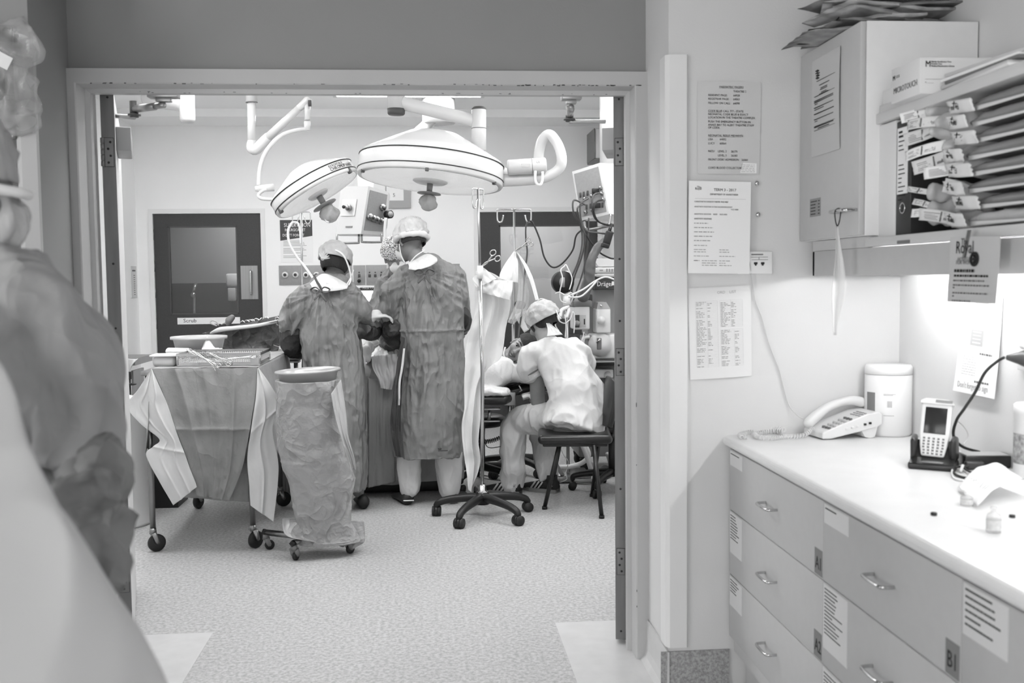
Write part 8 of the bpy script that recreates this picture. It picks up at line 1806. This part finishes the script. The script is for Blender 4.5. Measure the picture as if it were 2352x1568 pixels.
# things on the upper board
zb_ = zs1 + .004
gx = at(2113, 160, 2.52).x; t = thing('glove_box', 'white glove box with a large M, standing on the upper board of the shelf', 'box', (gx + .11, 2.59, zb_))
gz1 = at(2113, 131, 2.52).z; b = MB(); b.b2(gx, xb - .01, 2.52, 2.68, zb_, gz1, bev=.002); b.build('carton', paper_m, t, world=True)
b = MB()
def wt(b, s, px, py, size, Y, sx=1, m=ink_m): b.use(m); wtext(b, s, px, py, size, Y, sx)
wt(b, 'M', 2125, 153, .022, 2.5185, .9); wt(b, 'Nitrile Accelerator Free', 2139, 143, .0055, 2.5185); wt(b, 'Powder Free', 2139, 148, .0055, 2.5185); wt(b, 'Medical Examination Gloves', 2139, 153, .0055, 2.5185); wt(b, 'MICROTOUCH', 2238, 158, .014, 2.5185, .85, inkg_m); wt(b, '________________', 2125, 181, .006, 2.5185); wt(b, 'o ______', 2125, 190, .006, 2.5185, 1, inkg_m)
b.build('lettering', ink_m, t, world=True)
b = MB(); b.use(inkg_m); o = V((gx - .001, 2.665, zb_ + .025)); b.text('MICROTOUCH', frame_of(o, o - V((0, 1, 0)), o + V((0, 0, 1))), .022, sx=.9); b.use(ink_m); o = V((gx - .001, 2.67, zb_ + .062)); b.text('M ==', frame_of(o, o - V((0, 1, 0)), o + V((0, 0, 1))), .018); b.build('side_lettering', inkg_m, t, world=True)
b = MB(); b.b2(xs + .004, xs + .1, 2.56, 2.83, zb_, zb_ + .022, bev=.002); tag(b.build('carton', mat('carton_pale', 196, .6)), 'flat pale carton at the front corner of the upper shelf board, lower one', 'box')
b = MB(); b.b2(xs + .008, xs + .1, 2.555, 2.82, zb_ + .0225, zb_ + .062, bev=.002); tag(b.build('carton', mat('carton_white', 216, .6)), 'flat white carton stacked on the lower pale one on the upper shelf board', 'box')
for k in range(5):
    b = MB(); b.box((xs + .085 + .004 * k, 2.33 + .02 * (k % 2), zb_ + .0045 + k * .0085), (.15, .32, .008), rot=(0, 0, .04 * (k - 2)), bev=.001); tag(b.build('paper_stack', [paper_m, paperdim_m, mat('stack_dark', 110, .6), paper2_m, paperdim_m][k]), 'flat pad in the heap of papers on the upper shelf board, %s from the bottom' % ['first', 'second', 'third', 'fourth', 'fifth'][k], 'paper', 'pads heaped on the upper shelf board')
b = MB(); q = V((xs - .031, y_at_x(2075, 546, xs - .031), zs0 - .022)); b.box(q, (.002, .07, .009)); tag(b.build('name_strip', mat('strip_grey', 110, .6)), 'small dark printed strip on the lower shelf edge under the binders', 'sticker')
# newspapers on the cupboard
news_m = [mat('newsprint_%d' % k, s, .8, var=.35, vscale=16, bump=.15, bscale=60) for k, s in enumerate((150, 118, 178))]
gN = 'newspapers heaped on the wall cupboard'
random.seed(31)
for k in range(9):
    z = zc1 + .004 + k * .016; cx2 = xc0 + .14 + random.uniform(-.03, .06); cy2 = (YA + yC) / 2 + random.uniform(-.03, .03); rz_ = random.uniform(-.35, .35); L = random.uniform(.34, .44); W2 = random.uniform(.22, .3)
    if k < 3: cx2 -= .03
    cv = random.uniform(.004, .018); th = random.uniform(.008, .016); seed = k * 3.3
    b = MB(); rows = []
    for i in range(25):
        v = i / 24 - .5; row = []
        for (s_, q) in [(1, j / 10) for j in range(11)] + [(-1, 1 - j / 10) for j in range(11)]:
            u = q - .5; h = th * .5 * s_ * (1 - (2 * abs(u)) ** 4 * (1 if u < 0 else .3)); zz = z + h + cv * math.sin(3 * u + seed) * 1.0 + .007 * noise.noise(V((u * 4, v * 4, seed))) - .035 * max(0, -u - .32) * (k < 3)
            x, y = u * L, v * W2; row.append(V((cx2 + x * math.cos(rz_) - y * math.sin(rz_), min(YA - .01, cy2 + x * math.sin(rz_) + y * math.cos(rz_)), max(zz, zc1 + .002 if x > -.2 else 0))))
        rows.append(row)
    b.grid(rows, closed_u=True, caps=True); tag(b.build('newspaper', news_m[k % 3]), 'crumpled folded newspaper in the heap on the wall cupboard, %s from the bottom' % ['first', 'second', 'third', 'fourth', 'fifth', 'sixth', 'seventh', 'eighth', 'ninth'][k], 'newspaper', gN)
# left wall: dark panel, bracket, bags of clear plastic
q0, q1, a0, a1 = rect(-160, 130, 47, 1400, YA - .001)
b = MB(); b.b2(q0, gx0 - .001, YA - .014, YA - .001, 0.2, at(20, 60, YA).z, bev=.001); tag(b.build('wall_panel', mat('dark_wall_panel', 96, .4)), 'dark grey wall panel at the left edge beside the corner guard', 'wall panel')
t = thing('wall_bracket', 'dull steel bracket with a star screw on the wall panel, under the clear plastic', 'bracket', at(15, 300, YA - .02))
q0, q1, a0, a1 = rect(-80, 215, 36, 320, YA - .02); b = MB(); b.b2(q0, q1, YA - .022, YA - .0142, a0, a1, bev=.006); b.build('plate', mat('bracket_steel', 92, .4, .5), t, world=True)
p = at(20, 277, YA - .024); b = MB(); b.cyl(p, p + V((0, -.006, 0)), .013); sc1 = b.build('knob', mat('knob_dark', 60, .5), t, world=True)
b = MB()
for a in (0, PI / 2): b.box(p + V((0, -.007, 0)), (.018, .003, .004), rot=(0, a + .6, 0))
b.build('star_slot', mat('slot_black', 24, .5), sc1, world=True)
p = at(29, 311, YA - .024); b = MB(); b.cyl(p, p + V((0, -.003, 0)), .005); b.build('screw', chrome_m, t, world=True)
clearf = mat('crinkled_clear_film', 200, .08, alpha=.33, bump=1.0, bscale=22, spec=1.0)
t = thing('plastic_packaging', 'crumpled clear plastic packaging hanging high at the left edge', 'packaging', at(20, 200, YA - .1))
for k, (pts, r_) in enumerate(((((-30, 80), (20, 85), (48, 110)), .05), (((-20, 110), (15, 170), (28, 240)), .06), (((30, 120), (50, 180), (48, 270)), .035), (((-30, 200), (0, 240), (40, 290)), .04))):
    b = MB(); b.tube([at(x, y, YA - .09 + .02 * k) for x, y in pts], r_, 16, smooth_path=4, round_ends=True); fuse(b, .007, cloth_fn(.045, .012, (10, 10, 10), seed=k * 4.), 0, clearf, 'film', t)
b = MB(); o = at(5, 138, YA - .17); b.box(o, (.05, .002, .04), rot=(0, .5, 0)); b.build('paper_tag', paper_m, t, world=True)
